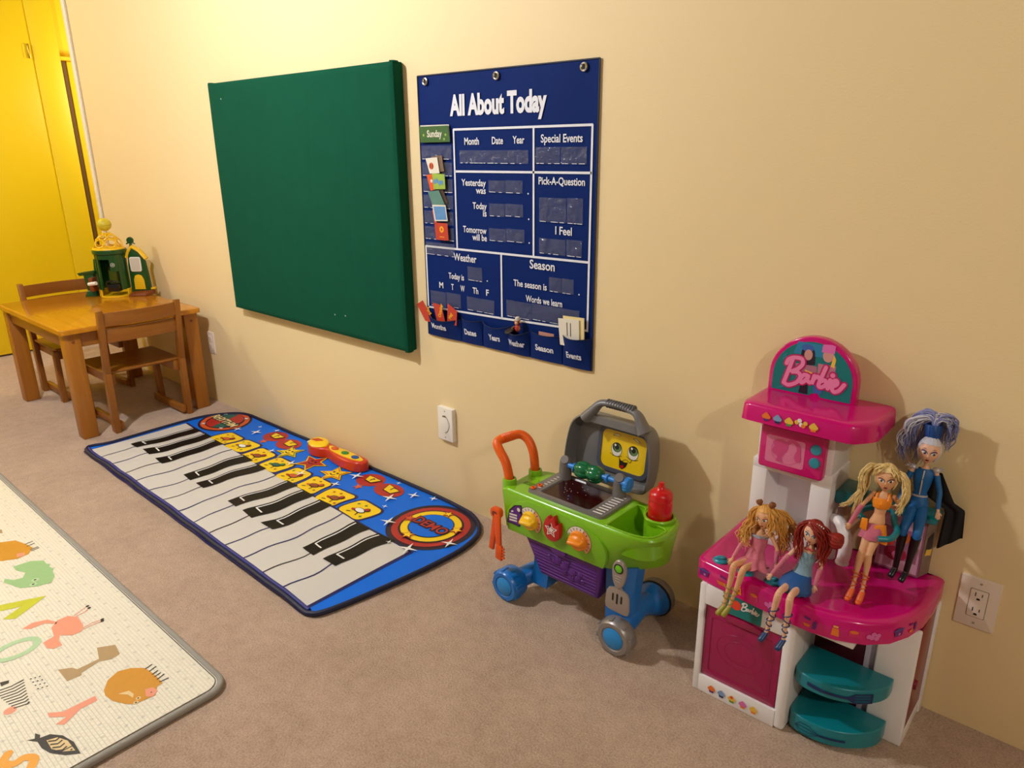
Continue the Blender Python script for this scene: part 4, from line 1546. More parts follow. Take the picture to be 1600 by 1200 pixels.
# stickers and printed dials
q = MB()
TP = wallf(0, -0.3252, 0)
q.poly([(-1.268, 0.262), (-1.259, 0.302), (-1.240, 0.322), (-1.215, 0.330), (-1.212, 0.305), (-1.222, 0.262)], g_purple, TP)
q.strk([(-1.268, 0.262), (-1.259, 0.302), (-1.240, 0.322), (-1.215, 0.330), (-1.212, 0.305), (-1.222, 0.262), (-1.268, 0.262)], 0.003, g_black, TP, 0.0002)
for z in (0.272, 0.281, 0.290):
    q.strk([(-1.259, z), (-1.232, z + 0.003)], 0.0055, g_white, TP, 0.0004)
q.strk([(-1.252, 0.300), (-1.246, 0.303)], 0.005, g_white, TP, 0.0004)
q.poly(circle(-1.225, 0.314, 0.006, 14), g_white, TP, 0.0004)
q.build('title_sticker', fp_)


def dial(cx, cz, m_k, a0, a1):
    q = MB()
    N = 22
    for k in range(N):
        t0, t1 = a0 + (a1 - a0) * k / N, a0 + (a1 - a0) * (k + 1) / N
        q.poly([(cx + 0.024 * math.cos(t0), cz + 0.024 * math.sin(t0)), (cx + 0.040 * math.cos(t0), cz + 0.040 * math.sin(t0)), (cx + 0.040 * math.cos(t1), cz + 0.040 * math.sin(t1)), (cx + 0.024 * math.cos(t1), cz + 0.024 * math.sin(t1))], g_white if k > N * 0.5 else g_peach, TP)
    for k in range(N):
        t0 = a0 + (a1 - a0) * (k + 0.5) / N
        q.strk([(cx + 0.0405 * math.cos(t0), cz + 0.0405 * math.sin(t0)), (cx + 0.0405 * math.cos(t0 + 0.15), cz + 0.0405 * math.sin(t0 + 0.15))], 0.0012, g_black, TP, 0.0002)
        if k % 2:
            q.strk([(cx + 0.030 * math.cos(t0), cz + 0.030 * math.sin(t0)), (cx + 0.036 * math.cos(t0), cz + 0.036 * math.sin(t0))], 0.002, g_black if k % 4 == 1 else (g_orange if k < N / 2 else g_purple), TP, 0.0003)
    q.build('dial_sticker', fp_)
    q = MB()
    o = TP @ Vector((cx, cz, 0))
    q.lathe([(0.028, 0), (0.028, 0.006), (0.025, 0.010), (0.0, 0.012)], m_k, o, (0, -1, 0), 28)
    q.hexa([(cx - 0.026, -0.333, cz - 0.011), (cx + 0.026, -0.333, cz - 0.011), (cx + 0.026, -0.333, cz + 0.011), (cx - 0.026, -0.333, cz + 0.011)],
           [(cx - 0.018, -0.357, cz - 0.004), (cx + 0.020, -0.351, cz - 0.004), (cx + 0.020, -0.351, cz + 0.004), (cx - 0.018, -0.357, cz + 0.004)], m_k, 0.003)
    q.lathe([(0.028, 0), (0.027, 0.008), (0.018, 0.018), (0, 0.024)], m_k, o, (-0.10, -1, 0), 24, 1.0, 0.75)
    q.build('dial_knob', fp_)


dial(-1.181, 0.295, g_knob_y, -0.9, 2.9)
dial(-1.012, 0.296, g_knob_o, -0.9, 2.9)
q = MB()
fl = [(-1.096, 0.268), (-1.075, 0.276), (-1.067, 0.300), (-1.070, 0.328), (-1.081, 0.320), (-1.087, 0.346), (-1.100, 0.333), (-1.108, 0.340), (-1.122, 0.318), (-1.124, 0.296), (-1.115, 0.276)]
flw = [(p.x, p.y) for p in spline([(x, y, 0) for x, y in fl], 3, True)]
q.prism(flw, 0, 0.014, g_red, TP, bev=0.0022, seg=2, top_only=True)
fb = q.build('flame_button', fp_)
q = MB()
st = star(-1.096, 0.303, 0.021, 0.45, 5)
q.strk(st + [st[0], st[1]], 0.0025, g_white, TP, 0.0146)
q.poly(star(-1.096, 0.303, 0.0115, 0.45, 5), g_white, TP, 0.0146)
q.build('star_print', fb)
# speaker slots on the left of the top
q = MB()
for k in range(5):
    for j in range(2):
        q.strk([(-1.262 + k * 0.008, -0.262 + j * 0.010), (-1.258 + k * 0.008, -0.255 + j * 0.010)], 0.0028, mat('slot_green', (66, 104, 14), 0.5), floorf(0, 0, 0.3632))
q.build('speaker_grille', t)
for pts in ([(-1.262, -0.225), (-1.250, -0.215), (-1.235, -0.222)], [(-1.225, -0.165), (-1.212, -0.158), (-1.200, -0.168)]):
    MB().tube(spline([(x, y, 0.3625) for x, y in pts], 3), 0.002, g_green, 6).build('raised_mark', t)
# grey grill frame with coal window
q = MB()
FO = rrect(-1.222, -0.297, -0.960, -0.138, 0.014, 4)
FI = rrect(-1.182, -0.284, -1.010, -0.152, 0.010, 4)
F1 = [(x, y, 0.360) for x, y in FO]
F2 = [(x, y, 0.370) for x, y in [((x + 1.091) * 0.985 - 1.091, (y + 0.2175) * 0.975 - 0.2175) for x, y in FO]]
F3 = [(x, y, 0.3705) for x, y in FI]
F4 = [(x, y, 0.366) for x, y in [((x + 1.099) * 0.95 - 1.099, (y + 0.2185) * 0.95 - 0.2185) for x, y in FI]]
q.loft([F1, F2, F3, F4], g_grey, (False, False))
fm = q.build('grill_frame', t, sharp=35)
q = MB()
q.poly([(p[0], p[1]) for p in F4], g_coal, floorf(0, 0, 0.3665))
for k in range(16):
    x, y = random.uniform(-1.16, -1.04), random.uniform(-0.265, -0.17)
    q.poly(circle(x, y, 0.0013, 6), g_white, floorf(0, 0, 0.3668))
q.build('coal_window', fm)
q = MB()
for k in range(9):
    x = -1.012 + 0.0
    y = -0.285 + 0.0145 * k
    q.poly([(-0.999, y), (-0.970, y + 0.001), (-0.970, y + 0.007), (-0.999, y + 0.006)], g_white, floorf(0, 0, 0.3712))
q.build('side_slats', fm)
q = MB()
for k in range(8):
    y = -0.268 + 0.0145 * k
    q.poly([(-1.203, y), (-1.192, y + 0.001), (-1.192, y + 0.006), (-1.203, y + 0.005)], g_white, floorf(0, 0, 0.3712))
q.build('side_slats', fm)
for x, y in ((-1.208, -0.280), (-1.203, -0.256)):
    q = MB().tube([(x + 0.006 * math.cos(a), y + 0.006 * math.sin(a), 0.373) for a in [2 * PI * k / 12 for k in range(12)]], 0.0026, g_orange, 6, closed=True)
    q.build('ring_mark', fm)
# skewer supports
for x in (-1.186, -0.997):
    q = MB()
    q.tube(spline([(x, -0.160, 0.366), (x, -0.160, 0.395), (x + 0.001, -0.160, 0.412), (x + 0.002, -0.163, 0.424), (x + 0.004, -0.170, 0.430)], 4), [0.020, 0.0185, 0.018, 0.0165, 0.012], g_grey, 14)
    q.build('skewer_post', fm)
# lid
q = MB()
RO = [(-1.208, 0.378), (-1.217, 0.410), (-1.214, 0.470), (-1.203, 0.523), (-1.180, 0.550), (-1.150, 0.556), (-1.060, 0.556), (-0.985, 0.556), (-0.952, 0.545), (-0.936, 0.515), (-0.928, 0.460), (-0.930, 0.405), (-0.940, 0.380), (-1.00, 0.374), (-1.10, 0.374), (-1.18, 0.374)]
RO = [(p.x, p.y) for p in spline([(x, y, 0) for x, y in RO], 3, True)]


def lidring(s, y, lean=0.0):
    cx, cz = -1.073, 0.462
    return [(cx + (x - cx) * s, y + (z - 0.375) * 0.12 + lean, cz + (z - cz) * s) for x, z in RO]


q.loft([lidring(0.90, -0.090), lidring(0.955, -0.128), lidring(0.972, -0.133), lidring(1.0, -0.131), lidring(1.0, -0.120), lidring(0.985, -0.085), lidring(0.93, -0.062), lidring(0.80, -0.052)], g_dgrey, (True, True))
ld = q.build('lid', t, sharp=50)
q = MB()
hp = spline([(-1.150, -0.110, 0.552), (-1.128, -0.108, 0.578), (-1.105, -0.104, 0.603), (-1.070, -0.102, 0.609), (-1.020, -0.102, 0.607), (-0.985, -0.104, 0.598), (-0.968, -0.106, 0.572), (-0.955, -0.108, 0.552)], 5)
q.tube(hp, [0.026, 0.020, 0.0135, 0.0125, 0.0135, 0.020, 0.026], g_dgrey, 16, flat=0.7)
q.loft([[(-1.150, -0.118, 0.545), (-0.955, -0.118, 0.545), (-0.955, -0.100, 0.545), (-1.150, -0.100, 0.545)], [(-1.128, -0.116, 0.566), (-0.968, -0.116, 0.566), (-0.968, -0.100, 0.566), (-1.128, -0.100, 0.566)]], g_dgrey)
hd = q.build('lid_handle', ld)
q = MB()
for k in range(11):
    x = -1.085 + k * 0.0085
    q.lathe([(0.0118, 0), (0.0132, 0.002), (0.0132, 0.004), (0.0118, 0.006)], g_dgrip, (x, -0.102, 0.608), (1, 0, 0), 14)
q.build('grip_ridges', hd)
# face screen on the lid
q = MB()
TF = frame((0, -0.0925 - 0.375 * 0.12, 0), (1, 0, 0), (0, 0.12, 1))


def fz(z):
    return z


scr = rrect(-1.112, 0.410, -0.962, 0.522, 0.022, 5)


def TFp(x, z, w=0.0):
    return Vector((x, -0.0915 + (z - 0.375) * 0.12 - w, z))


def fpoly(pts, m, w):
    q.poly([tuple(TFp(x, z, w)) for x, z in pts], m)


def fstrk(pts, wd, m, w):
    for k, s_ in enumerate(stroke(pts, wd)):
        fpoly(s_, m, w + 0.00002 * (k % 2))


fo = rrect(-1.126, 0.396, -0.948, 0.536, 0.030, 5)
q.loft([[tuple(TFp(x, z, -0.002)) for x, z in fo], [tuple(TFp(x, z, 0.006)) for x, z in [((x + 1.037) * 0.97 - 1.037, (z - 0.466) * 0.97 + 0.466) for x, z in fo]], [tuple(TFp(x, z, 0.006)) for x, z in scr], [tuple(TFp(x, z, 0.003)) for x, z in scr]], mat('screen_bezel', (74, 78, 92), 0.4), (False, False))
sb = q.build('screen_bezel', ld, sharp=30)
q = MB()
fpoly(scr, g_face, 0.0034)
for ex, ez in ((-1.060, 0.471), (-1.005, 0.474)):
    fpoly(circle(ex, ez - 0.004, 0.0185, 20, 0.021), g_black, 0.0036)
    fpoly(circle(ex, ez - 0.004, 0.0170, 20, 0.0195), g_white, 0.0038)
    fpoly(circle(ex + 0.001, ez + 0.003, 0.0150, 20, 0.0145), g_black, 0.0040)
    fpoly(circle(ex + 0.003, ez + 0.001, 0.0118, 20, 0.0112), g_eye, 0.0042)
    fpoly(circle(ex + 0.001, ez + 0.004, 0.0075, 16), g_black, 0.0044)
    fpoly(circle(ex - 0.005, ez + 0.009, 0.0035, 10), g_white, 0.0046)
    fstrk([(ex - 0.020, ez - 0.018), (ex - 0.010, ez - 0.023), (ex + 0.010, ez - 0.023), (ex + 0.019, ez - 0.018)], 0.0014, g_black, 0.0046)
for pts in ([(-1.076, 0.506), (-1.064, 0.514), (-1.050, 0.512), (-1.052, 0.508)], [(-1.010, 0.512), (-1.000, 0.514), (-0.986, 0.507), (-0.990, 0.503)]):
    fpoly(pts, mat('brow_pale', (232, 214, 150), 0.4), 0.0037)
    fstrk(pts + [pts[0]], 0.0010, g_black, 0.0039)
nose = [(p.x, p.y) for p in spline([(-1.049, 0.446, 0), (-1.040, 0.438, 0), (-1.026, 0.446, 0), (-1.012, 0.440, 0), (-1.007, 0.449, 0)], 4)]
fstrk(nose, 0.0015, g_black, 0.0040)
fpoly([(-1.049, 0.448), (-1.043, 0.440), (-1.030, 0.437), (-1.018, 0.439), (-1.024, 0.424), (-1.036, 0.414), (-1.046, 0.418), (-1.047, 0.430)], g_black, 0.0038)
fpoly([(-1.043, 0.424), (-1.033, 0.428), (-1.030, 0.422), (-1.037, 0.417), (-1.044, 0.419)], g_red, 0.0040)
q.build('face_print', sb)
# push handle
q = MB()
hpts = spline([(-1.297, -0.285, 0.360), (-1.298, -0.285, 0.388), (-1.310, -0.285, 0.425), (-1.332, -0.284, 0.452), (-1.350, -0.276, 0.470), (-1.348, -0.258, 0.478), (-1.338, -0.225, 0.480), (-1.325, -0.200, 0.480), (-1.304, -0.190, 0.466), (-1.286, -0.189, 0.435), (-1.279, -0.189, 0.395), (-1.279, -0.189, 0.360)], 6)
q.tube(hpts, 0.0135, g_orange, 16)
ph = q.build('push_handle', t)
q = MB()
for k in range(8):
    f_ = k / 7
    q.lathe([(0.0132, 0), (0.0146, 0.0015), (0.0146, 0.003), (0.0132, 0.0045)], g_orange, (-1.347 + 0.009 * f_, -0.262 + 0.040 * f_, 0.4785 + 0.0015 * f_), (0.22, 1, 0.03), 14)
q.build('grip_ridges', ph)
for x, y in ((-1.294, -0.285), (-1.276, -0.189)):
    q = MB()
    q.lathe([(0.021, -0.03), (0.0205, 0.012), (0.019, 0.016), (0.0145, 0.016), (0.0142, 0.010)], g_green, (x, y, 0.362), (0, 0, 1), 24)
    q.build('handle_socket', t)
# cup for the bottle
q = MB()
q.lathe([(0.040, -0.004), (0.042, 0.008), (0.040, 0.011), (0.036, 0.011), (0.0345, 0.008), (0.0345, 0.0012), (0.0, 0.0012)], g_green, (-0.850, -0.190, 0.362), (0, 0, 1), 32)
q.build('bottle_cup', t)
# purple bin
q = MB()
PT, PB = 0.246, 0.118
q.hexa([(-1.165, -0.300, PB), (-0.962, -0.300, PB), (-0.970, -0.175, PB), (-1.155, -0.175, PB)], [(-1.222, -0.312, PT), (-0.945, -0.312, PT), (-0.950, -0.150, PT), (-1.215, -0.150, PT)], g_purple, 0.008, 3)
pb = q.build('storage_bin', t)
q = MB()


def binp(u, z):
    f_ = (z - PB) / (PT - PB)
    xl, xr = -1.165 + (-1.222 + 1.165) * f_, -0.962 + (-0.945 + 0.962) * f_
    return Vector((xl + (xr - xl) * u, -0.300 - 0.012 * f_ - 0.0005, z))


for k in range(9):
    z = 0.132 + 0.0105 * k
    q.tube([binp(0.05, z), binp(0.95, z)], 0.0018, g_purple, 6)
q.build('bin_ridges', pb)
q = MB()
for k, (u, z, r) in enumerate(((0.42, 0.195, 0.013), (0.50, 0.182, 0.016), (0.60, 0.172, 0.014), (0.36, 0.185, 0.009), (0.68, 0.160, 0.010), (0.47, 0.165, 0.010), (0.72, 0.175, 0.009), (0.55, 0.198, 0.009), (0.58, 0.152, 0.009), (0.30, 0.196, 0.006), (0.76, 0.160, 0.006))):
    p = binp(u, z)
    q.ball(p, (r, 0.0045, r * 0.8), g_purple, u=12, v=8)
    q.tube([p + Vector((r * math.cos(a), -0.002, r * 0.85 * math.sin(a))) for a in [2 * PI * j / 10 for j in range(10)]], 0.0012, g_purple, 5, closed=True)
q.build('bin_emblem', pb)
q = MB().lathe([(0.028, 0), (0.026, 0.010), (0, 0.012)], g_purple, (-1.085, -0.311, 0.232), (0, -1, 0), 20, 1.0, 0.45)
q.build('bin_pull', pb)
# legs: upright column and cross beam each side
for side in (0, 1):
    q = MB()
    if side:
        ra = [(-0.948, -0.288), (-0.882, -0.288), (-0.862, -0.268), (-0.862, -0.225), (-0.935, -0.212)]
        q.loft([[(x, y, 0.245) for x, y in ra], [(-0.900 + (x + 0.895) * 0.85, y, 0.15) for x, y in ra], [(-0.900 + (x + 0.895) * 0.80, y - 0.004, 0.085) for x, y in ra], [(-0.900 + (x + 0.895) * 0.75, y - 0.004, 0.050) for x, y in ra]], g_blue)
        q.tube(spline([(-0.892, -0.300, 0.060), (-0.894, -0.25, 0.066), (-0.897, -0.190, 0.068), (-0.897, -0.130, 0.060)], 4), [0.034, 0.032, 0.028, 0.030], g_blue, 16)
    else:
        ra = [(-1.205, -0.275), (-1.150, -0.275), (-1.150, -0.165), (-1.205, -0.165)]
        q.loft([[(x, y, 0.245) for x, y in ra], [(x - 0.004, y, 0.12) for x, y in ra], [(x - 0.012, y, 0.055) for x, y in ra]], g_blue)
        q.tube(spline([(-1.264, -0.288, 0.052), (-1.240, -0.240, 0.064), (-1.205, -0.200, 0.075), (-1.235, -0.160, 0.066), (-1.250, -0.135, 0.054)], 5), [0.030, 0.030, 0.034, 0.030, 0.030], g_blue, 16)
    q.build('leg', t)


def wheel(x, y0, y1, r, m_t, front):
    """tread between y0 (front) and y1"""
    o = thing_part = MB()
    w = y1 - y0
    o.lathe([(r * 0.60, 0.003), (r * 0.66, 0.0), (r * 0.86, 0.0), (r * 0.97, 0.007), (r, 0.014), (r, w - 0.014), (r * 0.97, w - 0.006), (r * 0.86, w), (r * 0.3, w)], m_t, (x, y0, r), (0, 1, 0), 36)
    for k in range(8):
        a = 2 * PI * k / 8 + 0.2
        o.box((0, 0, 0), (0.012, w * 0.42, 0.006), m_t, 0.002, 2, Matrix.Translation((x + (r - 0.001) * math.cos(a), y0 + w * 0.30, r + (r - 0.001) * math.sin(a))) @ Matrix.Rotation(-a + PI / 2, 4, 'Y'))
    wo = o.build('wheel', t)
    h = MB()
    h.lathe([(r * 0.58, 0.004), (r * 0.58, -0.001), (r * 0.52, -0.0035), (0.0, -0.005)], g_hub, (x, y0 + 0.003, r), (0, 1, 0), 28)
    h.lathe([(r * 0.62, 0.003), (r * 0.62, 0.001), (r * 0.585, 0.001), (r * 0.585, 0.003)], g_black if m_t is g_blue else g_tire, (x, y0 + 0.0015, r), (0, 1, 0), 28)
    h.build('hub_cap', wo)
    return wo


wheel(-0.886, -0.340, -0.296, 0.0535, g_tire, True)
wheel(-1.270, -0.345, -0.285, 0.0500, g_blue, True)
# back wheels: wide blue dish towards the room, silver tread behind
for x in (-0.897, -1.262):
    o = MB()
    o.lathe([(0.0535, 0.0), (0.0550, 0.006), (0.0550, 0.022), (0.052, 0.028), (0.0, 0.028)], g_tire, (x, -0.108, 0.055), (0, 1, 0), 36)
    wo = o.build('wheel', t)
    h = MB()
    h.lathe([(0.022, -0.070), (0.026, -0.052), (0.038, -0.030), (0.048, -0.012), (0.0525, 0.0), (0.0525, 0.002)], g_blue, (x, -0.108, 0.055), (0, 1, 0), 36)
    h.lathe([(0.0536, -0.003), (0.0546, -0.001), (0.0546, 0.002), (0.0530, 0.002)], g_black, (x, -0.108, 0.055), (0, 1, 0), 36)
    h.build('wheel_dish', wo)
# skewer with a pepper
q = MB()
q.cyl((-1.168, -0.166, 0.414), (-0.962, -0.166, 0.415), 0.0075, g_skew, 16)
for x in (-1.150, -1.036):
    q.cyl((x, -0.166, 0.414), (x + 0.006, -0.166, 0.414), 0.0125, g_skew, 18, 0.001)
sk = q.build('skewer', t, label='blue turning skewer')
q = MB()
for j, x in enumerate((-1.116, -1.076)):
    for k in range(5):
        a = 2 * PI * k / 5 + 0.5 * j
        q.ball((x, -0.166 + 0.010 * math.cos(a), 0.414 + 0.010 * math.sin(a)), (0.027, 0.0165, 0.0165), g_pepper, u=14, v=10)
q.build('pepper', sk)
q = MB()
q.lathe([(0.010, 0), (0.0195, 0.002), (0.0205, 0.008), (0.019, 0.014), (0.011, 0.017), (0, 0.018)], g_skew, (-0.974, -0.166, 0.415), (1, 0, 0), 24)
for k in range(16):
    a = 2 * PI * k / 16
    q.tube([(-0.973, -0.166 + 0.0203 * math.cos(a), 0.415 + 0.0203 * math.sin(a)), (-0.960, -0.166 + 0.0198 * math.cos(a), 0.415 + 0.0198 * math.sin(a))], 0.0012, g_skew, 5)
q.build('turning_knob', sk)

# tongs on the left hook
t = thing('toy_tongs', 'orange toy tongs hanging from the left end of the barbecue cart', 'toy', (-1.300, -0.332, 0.28))
for k, (x0, x1, yy) in enumerate(((-1.305, -1.330, -0.330), (-1.292, -1.288, -0.342))):
    q = MB()
    q.hexa([(x1 - 0.008, yy - 0.005, 0.152), (x1 + 0.010, yy - 0.005, 0.150), (x1 + 0.010, yy + 0.004, 0.150), (x1 - 0.008, yy + 0.004, 0.152)], [(x0 - 0.013, yy - 0.003, 0.286), (x0 + 0.011, yy - 0.003, 0.286), (x0 + 0.011, yy + 0.005, 0.286), (x0 - 0.013, yy + 0.005, 0.286)], g_tong, 0.003)
    if k:
        q.hexa([(x1 - 0.012, yy - 0.005, 0.138), (x1 + 0.012, yy - 0.005, 0.134), (x1 + 0.012, yy + 0.004, 0.134), (x1 - 0.012, yy + 0.004, 0.138)], [(x1 - 0.010, yy - 0.005, 0.190), (x1 + 0.014, yy - 0.005, 0.184), (x1 + 0.014, yy + 0.004, 0.184), (x1 - 0.010, yy + 0.004, 0.190)], g_tong, 0.003)
        for j in range(4):
            q.box((x1 + 0.016, yy, 0.146 + 0.010 * j), (0.010, 0.007, 0.005), g_tong, 0.0015)
    q.build('tong_arm', t)
q = MB()
q.prism(rrect(-1.320, 0.268, -1.281, 0.300, 0.012, 4), 0, 0.018, g_tong, wallf(0, -0.3265, 0), bev=0.004)
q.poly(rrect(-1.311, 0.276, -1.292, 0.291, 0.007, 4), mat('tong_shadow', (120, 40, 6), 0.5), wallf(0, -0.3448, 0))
q.build('hinge_end', t)

# turner on the front corner
t = thing('toy_turner', 'silver toy spatula with a green button hanging on the front corner of the barbecue', 'toy', (-0.882, -0.332, 0.215))
m_sil = mat('turner_silver', (170, 160, 154), 0.3, metal=0.5)
T = wallf(-0.8825, -0.3295, 0.008) @ Matrix.Rotation(math.radians(-2), 4, 'Z')
q = MB()
q.prism([(p.x, p.y) for p in spline([(-0.006, 0.206, 0), (-0.017, 0.226, 0), (-0.021, 0.262, 0), (-0.012, 0.284, 0), (0.0, 0.289, 0), (0.012, 0.284, 0), (0.021, 0.262, 0), (0.017, 0.226, 0), (0.006, 0.206, 0)], 4)], 0, 0.012, m_sil, T, bev=0.004, seg=3)
for k in range(3):
    q.tube([T @ Vector((-0.010 + 0.001 * k, 0.242 - 0.007 * k, 0.012)), T @ Vector((0.010 - 0.001 * k, 0.242 - 0.007 * k, 0.012))], 0.0016, m_sil, 6)
q.build('handle', t)
q = MB()
q.tube([T @ Vector((0.0125 * math.cos(a), 0.266 + 0.0125 * math.sin(a), 0.0122)) for a in [2 * PI * k / 20 for k in range(20)]], 0.0018, g_black, 6, closed=True)
q.lathe([(0.0118, 0), (0.010, 0.003), (0, 0.005)], g_lime, T @ Vector((0, 0.266, 0.011)), (0, -1, 0), 20)
q.build('button', t, label='round lime green button')
q = MB()
bl = [(-0.006, 0.212), (-0.012, 0.204), (-0.028, 0.198), (-0.034, 0.186), (-0.037, 0.150), (-0.034, 0.137), (-0.024, 0.133), (0.024, 0.133), (0.034, 0.137), (0.037, 0.150), (0.034, 0.186), (0.028, 0.198), (0.012, 0.204), (0.006, 0.212)]
q.prism(bl, 0.002, 0.009, m_sil, T, bev=0.002)
for x, z0, z1 in ((-0.013, 0.164, 0.187), (0.0, 0.158, 0.190), (0.013, 0.164, 0.187)):
    q.poly(rrect(x - 0.0028, z0, x + 0.0028, z1, 0.0026, 3), g_black, T, 0.0093)
q.build('blade', t)

# bottle
t = thing('toy_sauce_bottle', 'red toy ketchup bottle standing in the corner cup of the barbecue', 'toy', (-0.850, -0.190, 0.3645))
m_ket = mat('ketchup_red', (206, 14, 18), 0.3, coat=0.3)
q = MB()
q.lathe([(0.0, 0), (0.0295, 0.0), (0.0315, 0.003), (0.0315, 0.050), (0.030, 0.053), (0.030, 0.057), (0.031, 0.060)], m_ket, (-0.850, -0.190, 0.3645), (0, 0, 1), 32)
q.build('bottle_body', t)
q = MB()
q.lathe([(0.0312, 0.058), (0.031, 0.070), (0.027, 0.078), (0.018, 0.083), (0.0125, 0.086), (0.009, 0.094), (0.0065, 0.104), (0.0, 0.105)], m_ket, (-0.850, -0.190, 0.3645), (0, 0, 1), 32)
q.build('spout_cap', t)

# ------------------------------------------------------------------ pink play kitchen
k_white = mat('kitchen_white', (240, 236, 236), 0.35, coat=0.15)
k_pink = mat('kitchen_magenta', (206, 6, 112), 0.18, coat=0.35)
k_pinkd = mat('oven_magenta', (158, 8, 78), 0.18, coat=0.4)
k_pinkl = mat('window_pink', (222, 120, 158), 0.25)
k_pinkm = mat('window_rose', (206, 70, 128), 0.3)
k_teal = mat('kitchen_teal', (10, 124, 136), 0.3, coat=0.25)
k_tealb = mat('button_teal', (42, 140, 160), 0.3, coat=0.2)
k_tealp = mat('picture_teal', (14, 118, 118), 0.3, vary=0.1, vscale=12)
k_red = mat('panel_dark_red', (128, 16, 44), 0.3)
k_dark = mat('niche_dark_red', (70, 10, 26), 0.5)
k_navy = mat('utensil_navy', (16, 44, 96), 0.45)
k_logo = mat('script_pink', (236, 132, 178), 0.35)
k_logo2 = mat('script_magenta', (196, 24, 104), 0.35)
k_or = mat('print_orange', (236, 120, 40), 0.45)
k_pu = mat('print_purple', (104, 34, 120), 0.45)
k_li = mat('print_pink', (222, 110, 180), 0.45)
k_ye = mat('print_yellow', (236, 190, 70), 0.45)
k_wh = mat('print_white', (236, 230, 226), 0.45)
k_bl = mat('print_blue', (60, 96, 170), 0.45)
k_gr = mat('print_green', (90, 150, 60), 0.45)
k_redo = mat('print_red', (230, 66, 40), 0.45)
k_skin = mat('print_skin', (206, 150, 140), 0.45)
k_hair = mat('print_black', (30, 22, 40), 0.45)

t = thing('play_kitchen', 'pink and white toy kitchen with teal shelves and an arched sign, against the wall', 'play kitchen', (-0.45, -0.16, 0))
# cabinet shell with oven bay
b = MB()
b.span((-0.668, -0.303, 0.0), (-0.652, -0.006, 0.304), k_white, 0.003)
b.span((-0.653, -0.3022, 0.001), (-0.460, -0.290, 0.048), k_white, 0.001)
b.span((-0.653, -0.3022, 0.252), (-0.460, -0.290, 0.303), k_white, 0.001)
b.span((-0.463, -0.3032, 0.0), (-0.437, -0.150, 0.3035), k_white, 0.010, 3)
b.span((-0.463, -0.160, 0.0), (-0.437, -0.006, 0.304), k_white, 0.003)
b.span((-0.660, -0.016, 0.0), (-0.230, -0.006, 0.304), k_white, 0.002)
b.span((-0.438, -0.152, 0.0), (-0.295, -0.144, 0.30), k_dark, 0.001)
b.span((-0.300, -0.172, 0.0), (-0.220, -0.157, 0.304), k_white, 0.004, 3)
b.span((-0.325, -0.1545, 0.0), (-0.2995, -0.1525, 0.30), mat('kitchen_lilac', (206, 196, 216), 0.4), 0.0005)
b.span((-0.240, -0.030, 0.0), (-0.216, -0.006, 0.304), k_white, 0.004)
b.span((-0.238, -0.158, 0.0), (-0.2195, -0.010, 0.038), k_white, 0.003)
b.span((-0.440, -0.290, 0.282), (-0.320, -0.150, 0.304), k_white, 0.002)
b.build('cabinet', t)
# seams on the pillar side
q = MB()
q.span((-0.4372, -0.2285, 0.003), (-0.4362, -0.2265, 0.30), mat('seam_grey', (190, 176, 176), 0.5))
q.build('seam', t)
# oven door
q = MB()
TO = wallf(0, -0.2925, 0)
q.prism(rrect(-0.651, 0.048, -0.464, 0.252, 0.006), -0.006, 0.004, k_pinkd, TO, bev=0.002, top_only=True)
dr = q.build('oven_door', t)
q = MB()
for r_ in (rrect(-0.634, 0.066, -0.482, 0.222, 0.008), ):
    q.tube([TO @ Vector((x, z, 0.0042)) for x, z in r_], 0.0016, k_pinkd, 6, closed=True)
for rr in (0.030, 0.046):
    q.tube([TO @ Vector((-0.558 + rr * 1.25 * math.cos(a), 0.150 + rr * math.sin(a), 0.0040)) for a in [2 * PI * k / 32 for k in range(32)]], 0.0008, k_pinkd, 5, closed=True)
q.build('door_moulding', dr)
q = MB()
q.prism([(p.x, p.y) for p in spline([(-0.602, 0.232, 0), (-0.560, 0.226, 0), (-0.510, 0.230, 0), (-0.512, 0.240, 0), (-0.556, 0.247, 0), (-0.600, 0.243, 0)], 4, True)], 0.003, 0.009, k_pinkd, TO, bev=0.002, top_only=True)
q.build('door_handle', dr)


def cupcake(q, T, x, z, s, frost, cup, w=0.0004):
    q.poly([(x - 0.6 * s, z), (x + 0.6 * s, z), (x + 0.42 * s, z - 0.75 * s), (x - 0.42 * s, z - 0.75 * s)], cup, T, w)
    for k, (dx, dz, r) in enumerate(((-0.42, 0.12, 0.42), (0.42, 0.12, 0.42), (0, 0.15, 0.5), (-0.2, 0.45, 0.36), (0.2, 0.45, 0.36), (0, 0.75, 0.27))):
        q.poly(circle(x + dx * s, z + dz * s, r * s, 9), frost, T, w + 0.0001 * (k + 1))


FR = ((k_or, k_pu), (mat('print_bluegrey', (130, 160, 200), 0.45), k_navy), (k_ye, k_gr), (k_li, k_or), (k_ye, k_or))
q = MB()
TB = wallf(0, -0.3033, 0)
for k, x in enumerate((-0.616, -0.590, -0.563, -0.535, -0.508)):
    cupcake(q, TB, x, 0.021, 0.0118, FR[k][0], FR[k][1])
    if k == 2:
        q.poly(circle(x, 0.028, 0.004, 8), k_redo, TB, 0.0016)
q.build('cupcake_sticker', t)
